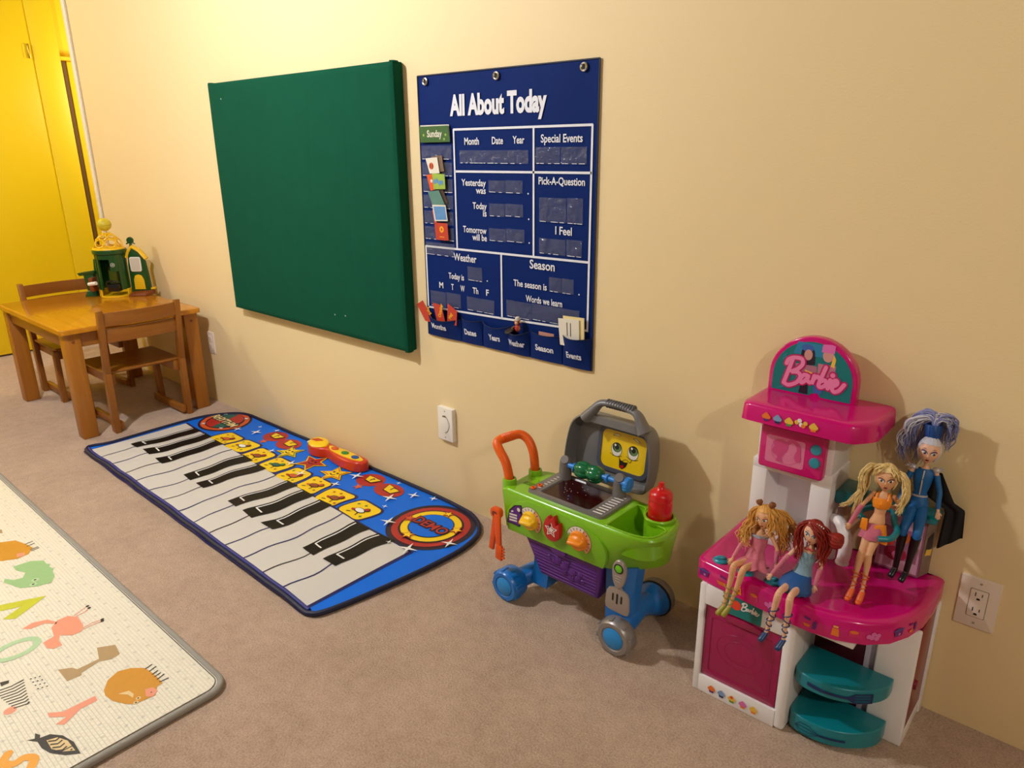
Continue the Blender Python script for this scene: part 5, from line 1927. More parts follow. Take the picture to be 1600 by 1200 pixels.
# word sign under the counter
BAR = {
    'B': [[(0.000, 0.640), (-0.055, 0.425), (-0.104, 0.235)], [(-0.092, 0.552), (-0.066, 0.620), (0.019, 0.667), (0.135, 0.665), (0.158, 0.586), (0.094, 0.499), (0.000, 0.434), (0.100, 0.442), (0.145, 0.381), (0.097, 0.277), (-0.021, 0.211), (-0.086, 0.226)]],
    'a': [[(0.242, 0.424), (0.188, 0.413), (0.146, 0.334), (0.178, 0.289), (0.237, 0.353), (0.268, 0.423), (0.255, 0.345), (0.299, 0.313)]],
    'r': [[(0.355, 0.435), (0.328, 0.295), (0.351, 0.376), (0.399, 0.433), (0.428, 0.408)]],
    'b': [[(0.511, 0.600), (0.479, 0.484), (0.432, 0.301), (0.482, 0.277), (0.540, 0.335), (0.522, 0.395), (0.467, 0.371)]],
    'i': [[(0.594, 0.415), (0.572, 0.273)]],
    'e': [[(0.633, 0.314), (0.700, 0.370), (0.687, 0.424), (0.638, 0.398), (0.628, 0.308), (0.667, 0.243), (0.737, 0.275), (0.803, 0.380)]],
}


def script(q, T, m, wd, w):
    """hand-drawn sign lettering in brush strokes, about 0.9 wide"""
    k = 0
    for nm in ('B', 'a', 'r', 'b', 'i', 'e'):
        for pl in BAR[nm]:
            sp = spline([(x, y, 0) for x, y in pl], 5)
            q.ribbon([(p.x, p.y) for p in sp], wd, m, T, w + 0.00004 * k, 0.00005)
            k += 1
    q.poly(circle(0.624, 0.492, wd * 0.62, 10), m, T, w + 0.0005)


q = MB()
q.prism(rrect(-0.606, 0.254, -0.513, 0.308, 0.003), 0, 0.0012, k_tealp, TB)
q.poly(circle(-0.575, 0.283, 0.0125, 20), k_redo, TB, 0.0015)
q.poly([(-0.606, 0.254), (-0.592, 0.254), (-0.606, 0.275)], k_ye, TB, 0.0015)
script(q, TB @ Matrix.Translation((-0.5565, 0.2665, 0)) @ Matrix.Diagonal((0.046, 0.046, 1, 1)), k_wh, 0.062, 0.0018)
q.build('name_sticker', t, recalc=False)
# counter
b = MB()
CP = [(-0.690, -0.010), (-0.690, -0.270), (-0.684, -0.286), (-0.665, -0.294), (-0.560, -0.309), (-0.450, -0.322), (-0.400, -0.324), (-0.350, -0.315), (-0.300, -0.292), (-0.262, -0.255), (-0.238, -0.205), (-0.224, -0.150), (-0.219, -0.080), (-0.219, -0.010)]


def ring(z, d):
    out = []
    for x, y in CP:
        cx, cy = -0.455, -0.15
        out.append((x + (cx - x) * d * 4.2, y + ((cy - y) * d * 6.5 if y < -0.05 else 0), z))
    return out


b.loft([ring(0.304, 0.012), ring(0.306, 0.0), ring(0.352, 0.0), ring(0.357, 0.004), ring(0.360, 0.014), ring(0.3605, 0.022), ring(0.358, 0.030)], k_pink, (True, True))
ct = b.build('counter', t, sharp=60)
q = MB()


def rimdecal(fx, kind):
    """small cooking picture on the counter's front rim at fraction fx along it"""
    L = []
    for i in range(1, len(CP) - 2):
        a, c = Vector(CP[i]), Vector(CP[i + 1])
        L.append((a, c, (c - a).length))
    tot = sum(l[2] for l in L)
    d = fx * tot
    for a, c, l in L:
        if d <= l:
            break
        d -= l
    p = a + (c - a) * (d / l)
    T = frame((p.x, p.y, 0.329), (c.x - a.x, c.y - a.y, 0), (0, 0, 1)) @ Matrix.Translation((0, 0, 0.0016))
    if kind == 'pot':
        q.poly(circle(0, 0.004, 0.013, 14, 0.007), k_pu, T)
        q.strk([(-0.016, 0.006), (0.016, 0.006)], 0.002, k_bl, T, 0.0003)
        q.poly([(-0.012, 0.002), (0.012, 0.002), (0.010, -0.009), (-0.010, -0.009)], k_pu, T, 0.0002)
        q.poly(circle(0.002, -0.004, 0.003, 8), k_li, T, 0.0004)
    elif kind == 'bowl':
        q.poly([(-0.013, -0.002), (0.013, -0.002), (0.008, -0.011), (-0.008, -0.011)], k_or, T)
        q.strk([(-0.004, 0.012), (0.010, 0.010)], 0.005, k_pu, T)
    elif kind == 'jar':
        q.poly([(-0.008, -0.012), (0.008, -0.012), (0.006, 0.006), (-0.006, 0.006)], k_or, T)
        q.strk([(-0.004, 0.010), (0.004, 0.010)], 0.004, k_ye, T)
    elif kind == 'cake':
        q.poly([(-0.010, -0.008), (0.010, -0.008), (0.010, 0.002), (-0.010, 0.002)], mat('print_deep_pink', (216, 40, 110), 0.4), T)
        q.poly(circle(0, 0.004, 0.009, 10, 0.004), k_or, T, 0.0002)
    elif kind == 'ice':
        for dx, dz in ((-0.010, -0.002), (0.0, 0.003), (0.010, 0.0), (-0.003, -0.005), (0.007, -0.007)):
            q.poly(circle(dx, dz, 0.0055, 9), k_li, T, 0.0001 * (dx * 100 + 2))
    elif kind == 'mix':
        q.poly([(-0.016, -0.004), (0.000, -0.004), (-0.003, -0.011), (-0.012, -0.011)], k_or, T)
        q.strk([(-0.014, 0.010), (-0.002, 0.008)], 0.005, k_pu, T)
        q.poly([(0.004, -0.011), (0.011, -0.011), (0.013, 0.006), (0.008, 0.010), (0.004, 0.004)], k_pu, T)


for fx, kd in ((0.06, 'pot'), (0.135, 'bowl'), (0.205, 'jar'), (0.265, 'cake'), (0.33, 'ice'), (0.47, 'mix'), (0.545, 'jar'), (0.60, 'cake'), (0.66, 'ice'), (0.75, 'pot'), (0.82, 'mix')):
    q = MB()
    rimdecal(fx, kd)
    q.build('rim_sticker', ct)
# burner knobs
for x, y in ((-0.637, -0.270), (-0.571, -0.280), (-0.509, -0.276)):
    q = MB()
    q.lathe([(0.019, 0), (0.0185, 0.005), (0.015, 0.008), (0, 0.009)], k_tealb, (x, y, 0.3575), (0, 0, 1), 28, 1.0, 0.85)
    q.ball((x, y, 0.3660), (0.014, 0.0060, 0.008), k_tealb, Matrix.Rotation(0.6, 4, 'Z'))
    q.build('burner_knob', t)
# white tap
q = MB()
q.tube(spline([(-0.408, -0.130, 0.386), (-0.405, -0.132, 0.415), (-0.408, -0.132, 0.448), (-0.425, -0.122, 0.474), (-0.446, -0.100, 0.470), (-0.452, -0.085, 0.440), (-0.452, -0.082, 0.400), (-0.452, -0.080, 0.358)], 6), [0.0135, 0.0145, 0.0145, 0.013, 0.012, 0.012, 0.013, 0.014], k_white, 18)
q.lathe([(0.0145, 0), (0.0152, 0.003), (0.0140, 0.006)], k_white, (-0.4085, -0.130, 0.380), (0, 0, 1), 18)
q.build('tap', t)
# tower with niche
b = MB()
b.span((-0.640, -0.130, 0.357), (-0.604, -0.006, 0.562), k_white, 0.003)
b.span((-0.500, -0.130, 0.357), (-0.454, -0.006, 0.562), k_white, 0.003)
b.span((-0.610, -0.050, 0.357), (-0.495, -0.040, 0.562), k_white)
b.span((-0.610, -0.122, 0.357), (-0.495, -0.045, 0.402), k_white, 0.004)
b.span((-0.640, -0.130, 0.556), (-0.454, -0.006, 0.582), k_white, 0.003)
b.span((-0.632, -0.128, 0.580), (-0.458, -0.006, 0.700), k_white, 0.003)
tw = b.build('tower', t)
# microwave
q = MB()
TM = wallf(0, -0.1275, 0)
q.prism(rrect(-0.622, 0.571, -0.472, 0.678, 0.007), 0, 0.020, k_pink, TM, bev=0.005, seg=3, top_only=True)
mw = q.build('microwave', t)
q = MB()
q.poly(rrect(-0.606, 0.588, -0.516, 0.655, 0.005), k_pinkl, TM, 0.0204)
cx, cz = -0.558, 0.622
cc = circle(cx, cz, 0.034, 28, 0.031)
q.strk(cc + [cc[0]], 0.0012, k_pinkm, TM, 0.0207)
# girl's head in profile with a tied tail of hair
hd_ = spline([(-0.580, 0.594, 0), (-0.577, 0.606, 0), (-0.586, 0.611, 0), (-0.590, 0.620, 0), (-0.586, 0.632, 0), (-0.590, 0.640, 0), (-0.578, 0.650, 0), (-0.562, 0.649, 0), (-0.554, 0.640, 0), (-0.555, 0.626, 0), (-0.562, 0.614, 0), (-0.566, 0.604, 0), (-0.562, 0.594, 0)], 4)
q.poly([(p.x, p.y) for p in hd_], k_pinkm, TM, 0.0209)
pt_ = [(p.x, p.y) for p in spline([(-0.556, 0.643, 0), (-0.545, 0.652, 0), (-0.533, 0.645, 0), (-0.529, 0.630, 0), (-0.534, 0.616, 0), (-0.529, 0.607, 0), (-0.527, 0.616, 0)], 4)]
q.ribbon(pt_, 0.009, k_pinkm, TM, 0.0211)
q.build('microwave_window', mw)
for z in (0.645, 0.613):
    MB().lathe([(0.0125, 0), (0.0125, 0.003), (0.011, 0.006), (0.0, 0.0075)], k_tealb, (-0.4915, -0.1465, z), (0, -1, 0), 24).build('microwave_button', mw)
# hood
b = MB()
HB = [(-0.662, -0.010), (-0.662, -0.170), (-0.655, -0.186), (-0.640, -0.190), (-0.420, -0.190), (-0.405, -0.184), (-0.378, -0.150), (-0.372, -0.130), (-0.372, -0.010)]


def hr(z, d):
    return [(x + (-0.517 - x) * d * 4.5, y + ((-0.1 - y) * d * 7 if y < -0.05 else 0), z) for x, y in HB]


b.loft([hr(0.6935, 0.006), hr(0.6935, 0.0), hr(0.728, 0.004), hr(0.734, 0.010), hr(0.7365, 0.022), hr(0.737, 0.04)], k_pink, (True, True))
ho = b.build('hood', t, sharp=60)
TH = frame((0, -0.1905, 0), (1, 0, 0), (0, 0.0, 1))
for k, x in enumerate((-0.596, -0.570, -0.544, -0.517, -0.490)):
    q = MB()
    if k == 3:
        for dx, dz, m_ in ((-0.010, 0.003, k_ye), (0.0, -0.001, k_wh), (0.009, 0.004, k_ye), (-0.004, 0.008, k_wh), (0.005, -0.003, k_or)):
            q.poly(circle(x + dx, 0.713 + dz, 0.005, 9), m_, TH, 0.0008 + 0.0001 * dx * 10)
    else:
        cupcake(q, TH, x, 0.711, 0.0120, FR[k][0], FR[k][1], 0.0006)
    q.build('cupcake_sticker', ho)
# arched sign
b = MB()


def arch_pts(x0, x1, z0, zs, n=24):
    r = (x1 - x0) / 2
    cx = (x0 + x1) / 2
    return [(x0, z0), (x1, z0)] + [(cx + r * math.cos(PI * k / n), zs + r * 1.0 * math.sin(PI * k / n)) for k in range(n + 1)]


ap = arch_pts(-0.650, -0.448, 0.730, 0.778)
b.prism(ap, 0, 0.028, k_pink, wallf(0, -0.036, 0), bev=0.004, seg=3)
sg = b.build('arch_sign', t)
q = MB()
TS = wallf(0, -0.0645, 0)
pic = [(-0.640, 0.740), (-0.549, 0.740), (-0.546, 0.746), (-0.531, 0.748), (-0.525, 0.740), (-0.458, 0.740)] + [(-0.549 + 0.091 * math.cos(PI * k / 24), 0.778 + 0.090 * math.sin(PI * k / 24)) for k in range(25)]
q.poly(pic, k_tealp, TS, 0.0004)
q.poly([(-0.588, 0.864), (-0.510, 0.864), (-0.500, 0.835), (-0.597, 0.835)], mat('picture_sky', (40, 130, 170), 0.35), TS, 0.0006)
q.poly(circle(-0.563, 0.838, 0.016, 16, 0.019), k_hair, TS, 0.0007)
q.poly([(-0.580, 0.835), (-0.546, 0.835), (-0.545, 0.815), (-0.556, 0.812), (-0.570, 0.812), (-0.581, 0.816)], k_hair, TS, 0.00075)
q.poly(circle(-0.565, 0.852, 0.014, 14, 0.009), k_bl, TS, 0.0008)
q.poly(circle(-0.562, 0.836, 0.0095, 14, 0.013), k_skin, TS, 0.0009)
q.poly(circle(-0.518, 0.841, 0.012, 14, 0.015), k_skin, TS, 0.0008)
q.poly([(-0.533, 0.848), (-0.505, 0.848), (-0.504, 0.866), (-0.512, 0.868), (-0.532, 0.866)], k_li, TS, 0.0009)
q.poly([(-0.506, 0.846), (-0.500, 0.835), (-0.502, 0.815), (-0.510, 0.818)], k_ye, TS, 0.0007)
q.poly([(-0.590, 0.812), (-0.540, 0.812), (-0.536, 0.770), (-0.582, 0.765)], mat('print_mauve', (170, 110, 130), 0.4), TS, 0.0007)
q.poly([(-0.538, 0.820), (-0.498, 0.820), (-0.502, 0.770), (-0.536, 0.770)], mat('print_dusty', (190, 120, 140), 0.4), TS, 0.00065)
q.poly([(-0.566, 0.800), (-0.545, 0.795), (-0.548, 0.775), (-0.560, 0.772)], k_ye, TS, 0.0010)
q.poly([(-0.572, 0.768), (-0.556, 0.768), (-0.554, 0.742), (-0.575, 0.742)], k_hair, TS, 0.0010)
q.poly([(-0.545, 0.770), (-0.520, 0.770), (-0.524, 0.748), (-0.540, 0.748)], k_bl, TS, 0.0010)
for z in (0.853, 0.846, 0.772, 0.752):
    q.strk([(-0.630 + (0.01 if z > 0.8 else 0), z - 0.03), (-0.612, z - 0.022)], 0.0025, k_tealb, TS, 0.0006)
TW_ = TS @ Matrix.Translation((-0.5958, 0.7245, 0)) @ Matrix.Diagonal((0.150, 0.150, 1, 1))
script(q, TW_, k_logo2, 0.105, 0.0013)
script(q, TW_, k_logo, 0.062, 0.0021)
q.build('sign_picture', sg, recalc=False)
# teal shelves, lower right
for zt, kind, th_ in ((0.171, 'turner', 0.033), (0.056, 'whisk', 0.041)):
    b = MB()
    SP = [(-0.4362, -0.172), (-0.4362, -0.268), (-0.428, -0.283), (-0.400, -0.292), (-0.355, -0.290), (-0.310, -0.272), (-0.272, -0.238), (-0.256, -0.205), (-0.255, -0.174)]
    SPs = [(p.x, p.y) for p in spline([(x, y, 0) for x, y in SP[2:]], 3)]
    SPs = SP[:2] + SPs
    b.prism(SPs, zt - th_, zt, k_teal, None, bev=0.004, seg=3, top_only=True)
    sh = b.build('teal_shelf', t)
    q = MB()
    # navy utensil picture wrapped on the shelf's front

    def fpt(s_, z):
        """s_ 0..1 along the front arc"""
        arc = spline([(x, y, 0) for x, y in SP[2:8]], 6)
        k = min(int(s_ * (len(arc) - 1)), len(arc) - 2)
        f_ = s_ * (len(arc) - 1) - k
        p = arc[k].lerp(arc[k + 1], f_)
        d = (arc[k + 1] - arc[k]).normalized()
        n = Vector((d.y, -d.x, 0))
        return Vector((p.x, p.y, z)) + n * 0.0012
    zc = zt - 0.004 - th_ / 2

    def band(s0, s1, z0a, z1a, z0b, z1b, n=6):
        for k in range(n):
            a_, c_ = k / n, (k + 1) / n
            sa, sb_ = s0 + (s1 - s0) * a_, s0 + (s1 - s0) * c_
            za0, za1 = z0a + (z0b - z0a) * a_, z1a + (z1b - z1a) * a_
            zb0, zb1 = z0a + (z0b - z0a) * c_, z1a + (z1b - z1a) * c_
            q.poly([fpt(sa, za0), fpt(sb_, zb0), fpt(sb_, zb1), fpt(sa, za1)], k_navy)
    if kind == 'turner':
        band(0.20, 0.34, zc - 0.001, zc + 0.009, zc - 0.004, zc + 0.005)
        band(0.34, 0.56, zc - 0.003, zc + 0.004, zc - 0.004, zc + 0.003)
        band(0.56, 0.62, zc - 0.004, zc + 0.003, zc - 0.013, zc + 0.012)
        for j in range(4):
            z0 = zc - 0.013 + j * 0.0070
            band(0.62, 0.76, z0, z0 + 0.0045, z0, z0 + 0.0045)
        band(0.75, 0.77, zc - 0.013, zc + 0.0125, zc - 0.013, zc + 0.0125, 2)
    else:
        for j in range(4):
            e = 0.013 * (j / 3 * 2 - 1)
            band(0.10, 0.18, zc - 0.0008, zc + 0.0008, zc + e - 0.0008, zc + e + 0.0008)
            band(0.18, 0.28, zc + e - 0.0008, zc + e + 0.0008, zc + e - 0.0008, zc + e + 0.0008)
            band(0.28, 0.38, zc + e - 0.0008, zc + e + 0.0008, zc - 0.0008, zc + 0.0008)
        band(0.38, 0.60, zc - 0.003, zc + 0.003, zc - 0.003, zc + 0.003)
    q.build('utensil_print', sh, recalc=False)
# red inset on the right side
q = MB()
q.span((-0.2320, -0.1565, 0.036), (-0.2210, -0.026, 0.302), k_red, 0.001)
sp_ = q.build('side_panel', t)
MB().lathe([(0.012, 0), (0.011, 0.006), (0, 0.008)], k_red, (-0.2211, -0.135, 0.150), (1, 0, 0), 18).build('panel_knob', sp_)
# teal shelf beside the tower, with a cup ring in front
q = MB()
q.span((-0.454, -0.070, 0.508), (-0.248, -0.008, 0.522), k_teal, 0.004)
q.span((-0.4535, -0.095, 0.506), (-0.405, -0.0085, 0.538), k_teal, 0.004)
us = q.build('wall_shelf', t)
for pts in ([(-0.366, -0.068, 0.516), (-0.380, -0.100, 0.519), (-0.388, -0.122, 0.519), (-0.384, -0.140, 0.518), (-0.375, -0.148, 0.517)],
            [(-0.334, -0.068, 0.515), (-0.326, -0.096, 0.516), (-0.317, -0.124, 0.514), (-0.304, -0.152, 0.510), (-0.307, -0.184, 0.506), (-0.328, -0.198, 0.504)]):
    q = MB()
    q.tube(spline(pts, 6), 0.0065, k_teal, 12)
    q.build('hoop_arm', us)


# printed box under the right end of the shelf
t = thing('carton', 'small mauve printed carton on the kitchen counter behind the doll in blue', 'box', (-0.312, -0.06, 0.3595))
q = MB()
m_box = mat('carton_mauve', (150, 92, 120), 0.5, vary=0.12, vscale=30)
m_bxs = mat('carton_side', (128, 108, 96), 0.5, vary=0.4, vscale=40)
bx = [(-0.362, -0.050), (-0.268, -0.050), (-0.254, -0.010), (-0.348, -0.010)]
q.hexa([(x, y, 0.3600) for x, y in bx], [(x, y, 0.5065) for x, y in bx], m_box, 0.0015)
q.build('carton_body', t)
q = MB()
TBx = wallf(0.005, -0.0506, 0)
q.poly([(-0.364, 0.366), (-0.276, 0.366), (-0.276, 0.503), (-0.364, 0.503)], mat('carton_edge', (196, 150, 170), 0.5), TBx)
q.poly([(-0.359, 0.392), (-0.281, 0.392), (-0.281, 0.470), (-0.359, 0.470)], m_box, TBx, 0.0002)
q.poly(circle(-0.325, 0.405, 0.024, 18, 0.018), mat('carton_red', (150, 26, 50), 0.5), TBx, 0.0004)
q.poly(circle(-0.322, 0.402, 0.010, 12), k_pinkl, TBx, 0.0006)
q.poly(circle(-0.318, 0.450, 0.018, 14), k_or, TBx, 0.0004)
q.poly([(-0.350, 0.420), (-0.330, 0.424), (-0.335, 0.446), (-0.352, 0.440)], k_redo, TBx, 0.0004)
q.build('front_print', t)
q = MB()
TSd = frame((-0.2675, -0.0500, 0), (0.014, 0.040, 0), (0, 0, 1))
q.poly([(0.002, 0.363), (0.040, 0.363), (0.040, 0.503), (0.002, 0.503)], m_bxs, TSd, 0.0006)
q.poly([(0.010, 0.420), (0.036, 0.430), (0.033, 0.470), (0.012, 0.460)], k_hair, TSd, 0.0008)
q.poly([(0.012, 0.415), (0.034, 0.410), (0.036, 0.425), (0.014, 0.430)], k_ye, TSd, 0.0009)
q.build('side_print', t)

# ------------------------------------------------------------------ fashion dolls
m_skinA = mat('doll_skin_warm', (226, 168, 122), 0.45)
m_skinB = mat('doll_skin_fair', (232, 180, 146), 0.45)
d_white = mat('doll_eye_white', (236, 230, 226), 0.3)
d_dark = mat('doll_eye_dark', (28, 18, 20), 0.3)
d_lid = mat('doll_lid', (120, 70, 90), 0.4)
d_lip = mat('doll_lips', (156, 30, 50), 0.35)


def V3(*a):
    return Vector(a)


class Doll:
    def __init__(s, label, loc, J, skin, hw=0.0195, hh=0.0255, face=(0, -1, 0), tilt=0.0, lift=None):
        s.t = thing('fashion_doll', label, 'doll', loc, None)
        s.J = {k: Vector(v) for k, v in J.items()}
        s.skin, s.hw, s.hh, s.hd = skin, hw, hh, hw * 1.02
        f = Vector(face).normalized()
        upv = Vector((0, 0, 1))
        r = f.cross(upv) * -1
        r = upv.cross(f).normalized()       # viewer's right when the face looks at the viewer
        u = f.cross(r).normalized()
        r, u = r * math.cos(tilt) + u * math.sin(tilt), u * math.cos(tilt) - r * math.sin(tilt)
        s.f, s.r, s.u = f, r, u
        s.hc = s.J['head']
        s.HM = Matrix((r.to_4d(), u.to_4d(), f.to_4d(), (0, 0, 0, 1))).transposed()
        for i in range(3):
            s.HM[i][3] = s.hc[i]
        s.HM[3] = (0, 0, 0, 1)
        s.body()

    def wfac(s, b):
        """face narrows to the chin, b in -1..1"""
        return 1.0 - 0.42 * max(0.0, -b) ** 1.4 - 0.04 * max(0.0, b) ** 2

    def fp(s, a, b, e=0.0006):
        """point of the face surface, a and b in face half-widths / half-heights"""
        q = max(0.0, 1 - (a / s.wfac(b)) ** 2 - b * b)
        return s.HM @ Vector((a * s.hw, b * s.hh, s.hd * math.sqrt(q) * (1 - 0.12 * max(0, -b)) + e))

    def body(s):
        J = s.J
        b = MB()
        m = s.skin
        # torso
        pel, wai, che, nk = J['pelvis'], J['waist'], J['chest'], J['neck']
        side = (J['shr'] - J['shl']).normalized()
        s.side = side
        ups = (nk - pel).normalized()
        fwd = side.cross(ups).normalized()
        if fwd.y > 0:
            fwd = -fwd
        s.fwd = fwd
        s.ups = ups

        def ringp(c, rx, ry, n=18):
            return [c + side * rx * math.cos(2 * PI * k / n) + fwd * ry * math.sin(2 * PI * k / n) for k in range(n)]
        prof = [(pel - ups * 0.012, 0.006, 0.006), (pel - ups * 0.004, 0.0165, 0.0115), (pel + (wai - pel) * 0.35, 0.0160, 0.0110), (wai, 0.0105, 0.0082), (wai + (che - wai) * 0.5, 0.0125, 0.0092), (che + fwd * 0.002, 0.0165, 0.0118), (che + (nk - che) * 0.55, 0.0165, 0.0090), (nk - ups * 0.006, 0.0085, 0.0065), (nk, 0.0046, 0.0046)]
        b.loft([ringp(c, x, y) for c, x, y in prof], m)
        for q in (-1, 1):
            b.ball(che + side * 0.0068 * q + fwd * 0.0075, (0.0062, 0.0062, 0.0060), m, u=12, v=8)
        b.tube([nk - ups * 0.006, nk, J['head'] - s.u * s.hh * 0.6 - s.f * 0.003], [0.0062, 0.0046, 0.0050], m, 12)
        # head with jaw and nose
        t = bmesh.new()
        bmesh.ops.create_uvsphere(t, u_segments=28, v_segments=18, radius=1.0)
        for v in t.verts:
            k = s.wfac(v.co.y)
            v.co = Vector((v.co.x * s.hw * k, v.co.y * s.hh, v.co.z * s.hd * (k if v.co.z < 0 else 1 - 0.12 * max(0, -v.co.y))))
        b.merge(t, m, s.HM)
        b.tube([s.fp(0, 0.02, -0.001), s.fp(0, -0.20, 0.0), s.fp(0, -0.30, 0.0016), s.fp(0, -0.36, -0.0012)], [0.0010, 0.0014, 0.0018, 0.0010], m, 8)
        for q in (-1, 1):
            b.ball(s.HM @ Vector((q * s.hw * 0.98, -0.10 * s.hh, -0.1 * s.hd)), (0.0022, 0.0036, 0.0040), m, s.HM, 10, 8)
        # legs
        for q in ('l', 'r'):
            h, kn, an, to = J['hip' + q], J['kn' + q], J['an' + q], J['to' + q]
            L = spline([h, h.lerp(kn, 0.5) + fwd * 0.001, kn, kn.lerp(an, 0.35) - (kn - h).normalized() * 0.0 - fwd * 0.002, an], 5)
            b.tube(L, [0.0112, 0.0105, 0.0098, 0.0088, 0.0076, 0.0070, 0.0074, 0.0078, 0.0070, 0.0056, 0.0044, 0.0040], m, 14)
            b.ball(kn + fwd * 0.001, 0.0071, m, u=12, v=8)
            hl = an + (an - kn).normalized() * 0.004 - (to - an).normalized() * 0.001
            b.tube([an, hl], [0.0041, 0.0046], m, 10)
            b.tube([hl, hl.lerp(to, 0.5), to], [0.0046, 0.0046, 0.0040], m, 10, flat=0.7)
        # arms and hands
        for q in ('l', 'r'):
            sh, el, ha = J['sh' + q], J['el' + q], J['ha' + q]
            b.ball(sh, 0.0058, m, u=12, v=8)
            b.tube(spline([sh, sh.lerp(el, 0.5), el, el.lerp(ha, 0.4), ha], 4), [0.0052, 0.0050, 0.0045, 0.0042, 0.0044, 0.0038, 0.0030], m, 12)
            d = (ha - el).normalized()
            sd = d.cross(s.fwd)
            sd = sd.normalized() if sd.length > 0.1 else side
            nr = sd.cross(d).normalized()
            palm = ha + d * 0.0055
            b.tube([ha, palm, ha + d * 0.010], [0.0030, 0.0044, 0.0042], m, 10, flat=0.55, upv=nr)
            for k, (off, ln) in enumerate(((-0.0033, 0.0085), (-0.0011, 0.0100), (0.0011, 0.0095), (0.0033, 0.0075))):
                p0 = ha + d * 0.0085 + sd * off
                p1 = p0 + d * ln * 0.55 + sd * off * 0.25
                p2 = p1 + d * ln * 0.42 - nr * 0.0016 * (1 if k % 2 else 1.4)
                b.tube([p0, p1, p2], [0.00125, 0.00115, 0.0009], m, 8)
            th = 1 if q == 'l' else -1
            b.tube([ha + d * 0.003 + sd * 0.0026 * th, ha + d * 0.0065 + sd * 0.0062 * th, ha + d * 0.0105 + sd * 0.0074 * th], [0.0014, 0.0013, 0.0010], m, 8)
        o = b.build('tmp_body', None, (0, 0, 0))
        mo = o.modifiers.new('r', 'REMESH')
        mo.mode = 'VOXEL'
        mo.voxel_size = 0.00075
        sm = o.modifiers.new('s', 'SMOOTH')
        sm.factor = 0.5
        sm.iterations = 4
        dg = bpy.context.evaluated_depsgraph_get()
        dg.update()
        me = bpy.data.meshes.new_from_object(o.evaluated_get(dg))
        bpy.data.objects.remove(o)
        bb = MB()
        t = bmesh.new()
        t.from_mesh(me)
        bb.merge(t, m)
        s.bo = bb.build('body', s.t, sharp=180, recalc=False)

    def feature(s, name, pieces, label=None):
        q = MB()
        for pts, m, e in pieces:
            t = bmesh.new()
            c = t.verts.new(s.fp(sum(p[0] for p in pts) / len(pts), sum(p[1] for p in pts) / len(pts), e))
            vs = [t.verts.new(s.fp(a, b, e)) for a, b in pts]
            for i in range(len(vs)):
                t.faces.new((c, vs[i], vs[(i + 1) % len(vs)]))
            q.merge(t, m)
        return q.build(name, s.bo, label=label)

    def face(s, iris, lid, lip, brow, look=(0.0, 0.0), er=0.20):
        for q in (-1, 1):
            cx, cy = 0.40 * q, -0.06
            alm = [(cx + er * 1.20 * math.cos(a), cy + (0.115 if math.sin(a) > 0 else 0.085) * math.sin(a) + 0.045 * q * (math.cos(a)) ) for a in [2 * PI * k / 18 for k in range(18)]]
            lidp = [(cx + er * 1.5 * math.cos(a), cy + 0.045 + (0.185 if math.sin(a) > 0 else 0.09) * math.sin(a) + 0.055 * q * math.cos(a)) for a in [2 * PI * k / 18 for k in range(18)]]
            ix, iy = cx + look[0], cy + look[1]
            s.feature('eye', [(lidp, lid, 0.0005), ([(x, y + 0.035) for x, y in alm], d_dark, 0.0007), (alm, d_white, 0.0009), (circle(ix, iy + 0.01, 0.115, 14, 0.098), iris, 0.0011), (circle(ix, iy + 0.01, 0.07, 10, 0.075), d_dark, 0.0013), (circle(ix - 0.04, iy + 0.05, 0.03, 8), d_white, 0.0015)])
            s.feature('eyebrow', [([(cx - 0.20 * q, cy + 0.27), (cx, cy + 0.35), (cx + 0.24 * q, cy + 0.30), (cx, cy + 0.315)], brow, 0.0006)])
        s.feature('lips', [([(-0.20, -0.60), (-0.08, -0.545), (0, -0.56), (0.08, -0.545), (0.20, -0.60), (0.09, -0.675), (0, -0.69), (-0.09, -0.675)], lip, 0.0007), ([(-0.18, -0.603), (0, -0.612), (0.18, -0.603), (0, -0.625)], d_dark, 0.0009)])

    def garment(s, name, rings, m, n=40, pleat=0.0, th=0.0, label=None, parent=None, np_=9, open_=True):
        """rings: (centre, rx, ry) down the body; pleats grow towards the last ring"""
        q = MB()
        R = []
        for i, (c, rx, ry) in enumerate(rings):
            g = pleat * (i / max(1, len(rings) - 1)) ** 1.3
            R.append([Vector(c) + s.side * rx * (1 + g * math.sin(np_ * 2 * PI * k / n)) * math.cos(2 * PI * k / n) + s.fwd * ry * (1 + g * math.sin(np_ * 2 * PI * k / n)) * math.sin(2 * PI * k / n) - s.ups * (0.002 * g / 0.1 * math.sin(5 * 2 * PI * k / n) if i == len(rings) - 1 else 0) for k in range(n)])
        q.loft(R, m, (False, False))
        # thickness: an inner copy
        q.loft([[p + (Vector(rings[i][0]) - p) * 0.06 for p in r] for i, r in enumerate(R)], m, (False, False))
        return q.build(name, parent or s.bo if parent else s.t, label=label)

    def sleeve(s, q, f0, f1, r0, r1, m, name='sleeve'):
        sh, el, ha = s.J['sh' + q], s.J['el' + q], s.J['ha' + q]
        pts = spline([sh, sh.lerp(el, 0.5), el, el.lerp(ha, 0.4), ha], 6)
        i0, i1 = int(f0 * (len(pts) - 1)), int(f1 * (len(pts) - 1))
        MB().tube(pts[i0:i1 + 1], [r0, (r0 + r1) / 2, r1], m, 14).build(name, s.t)

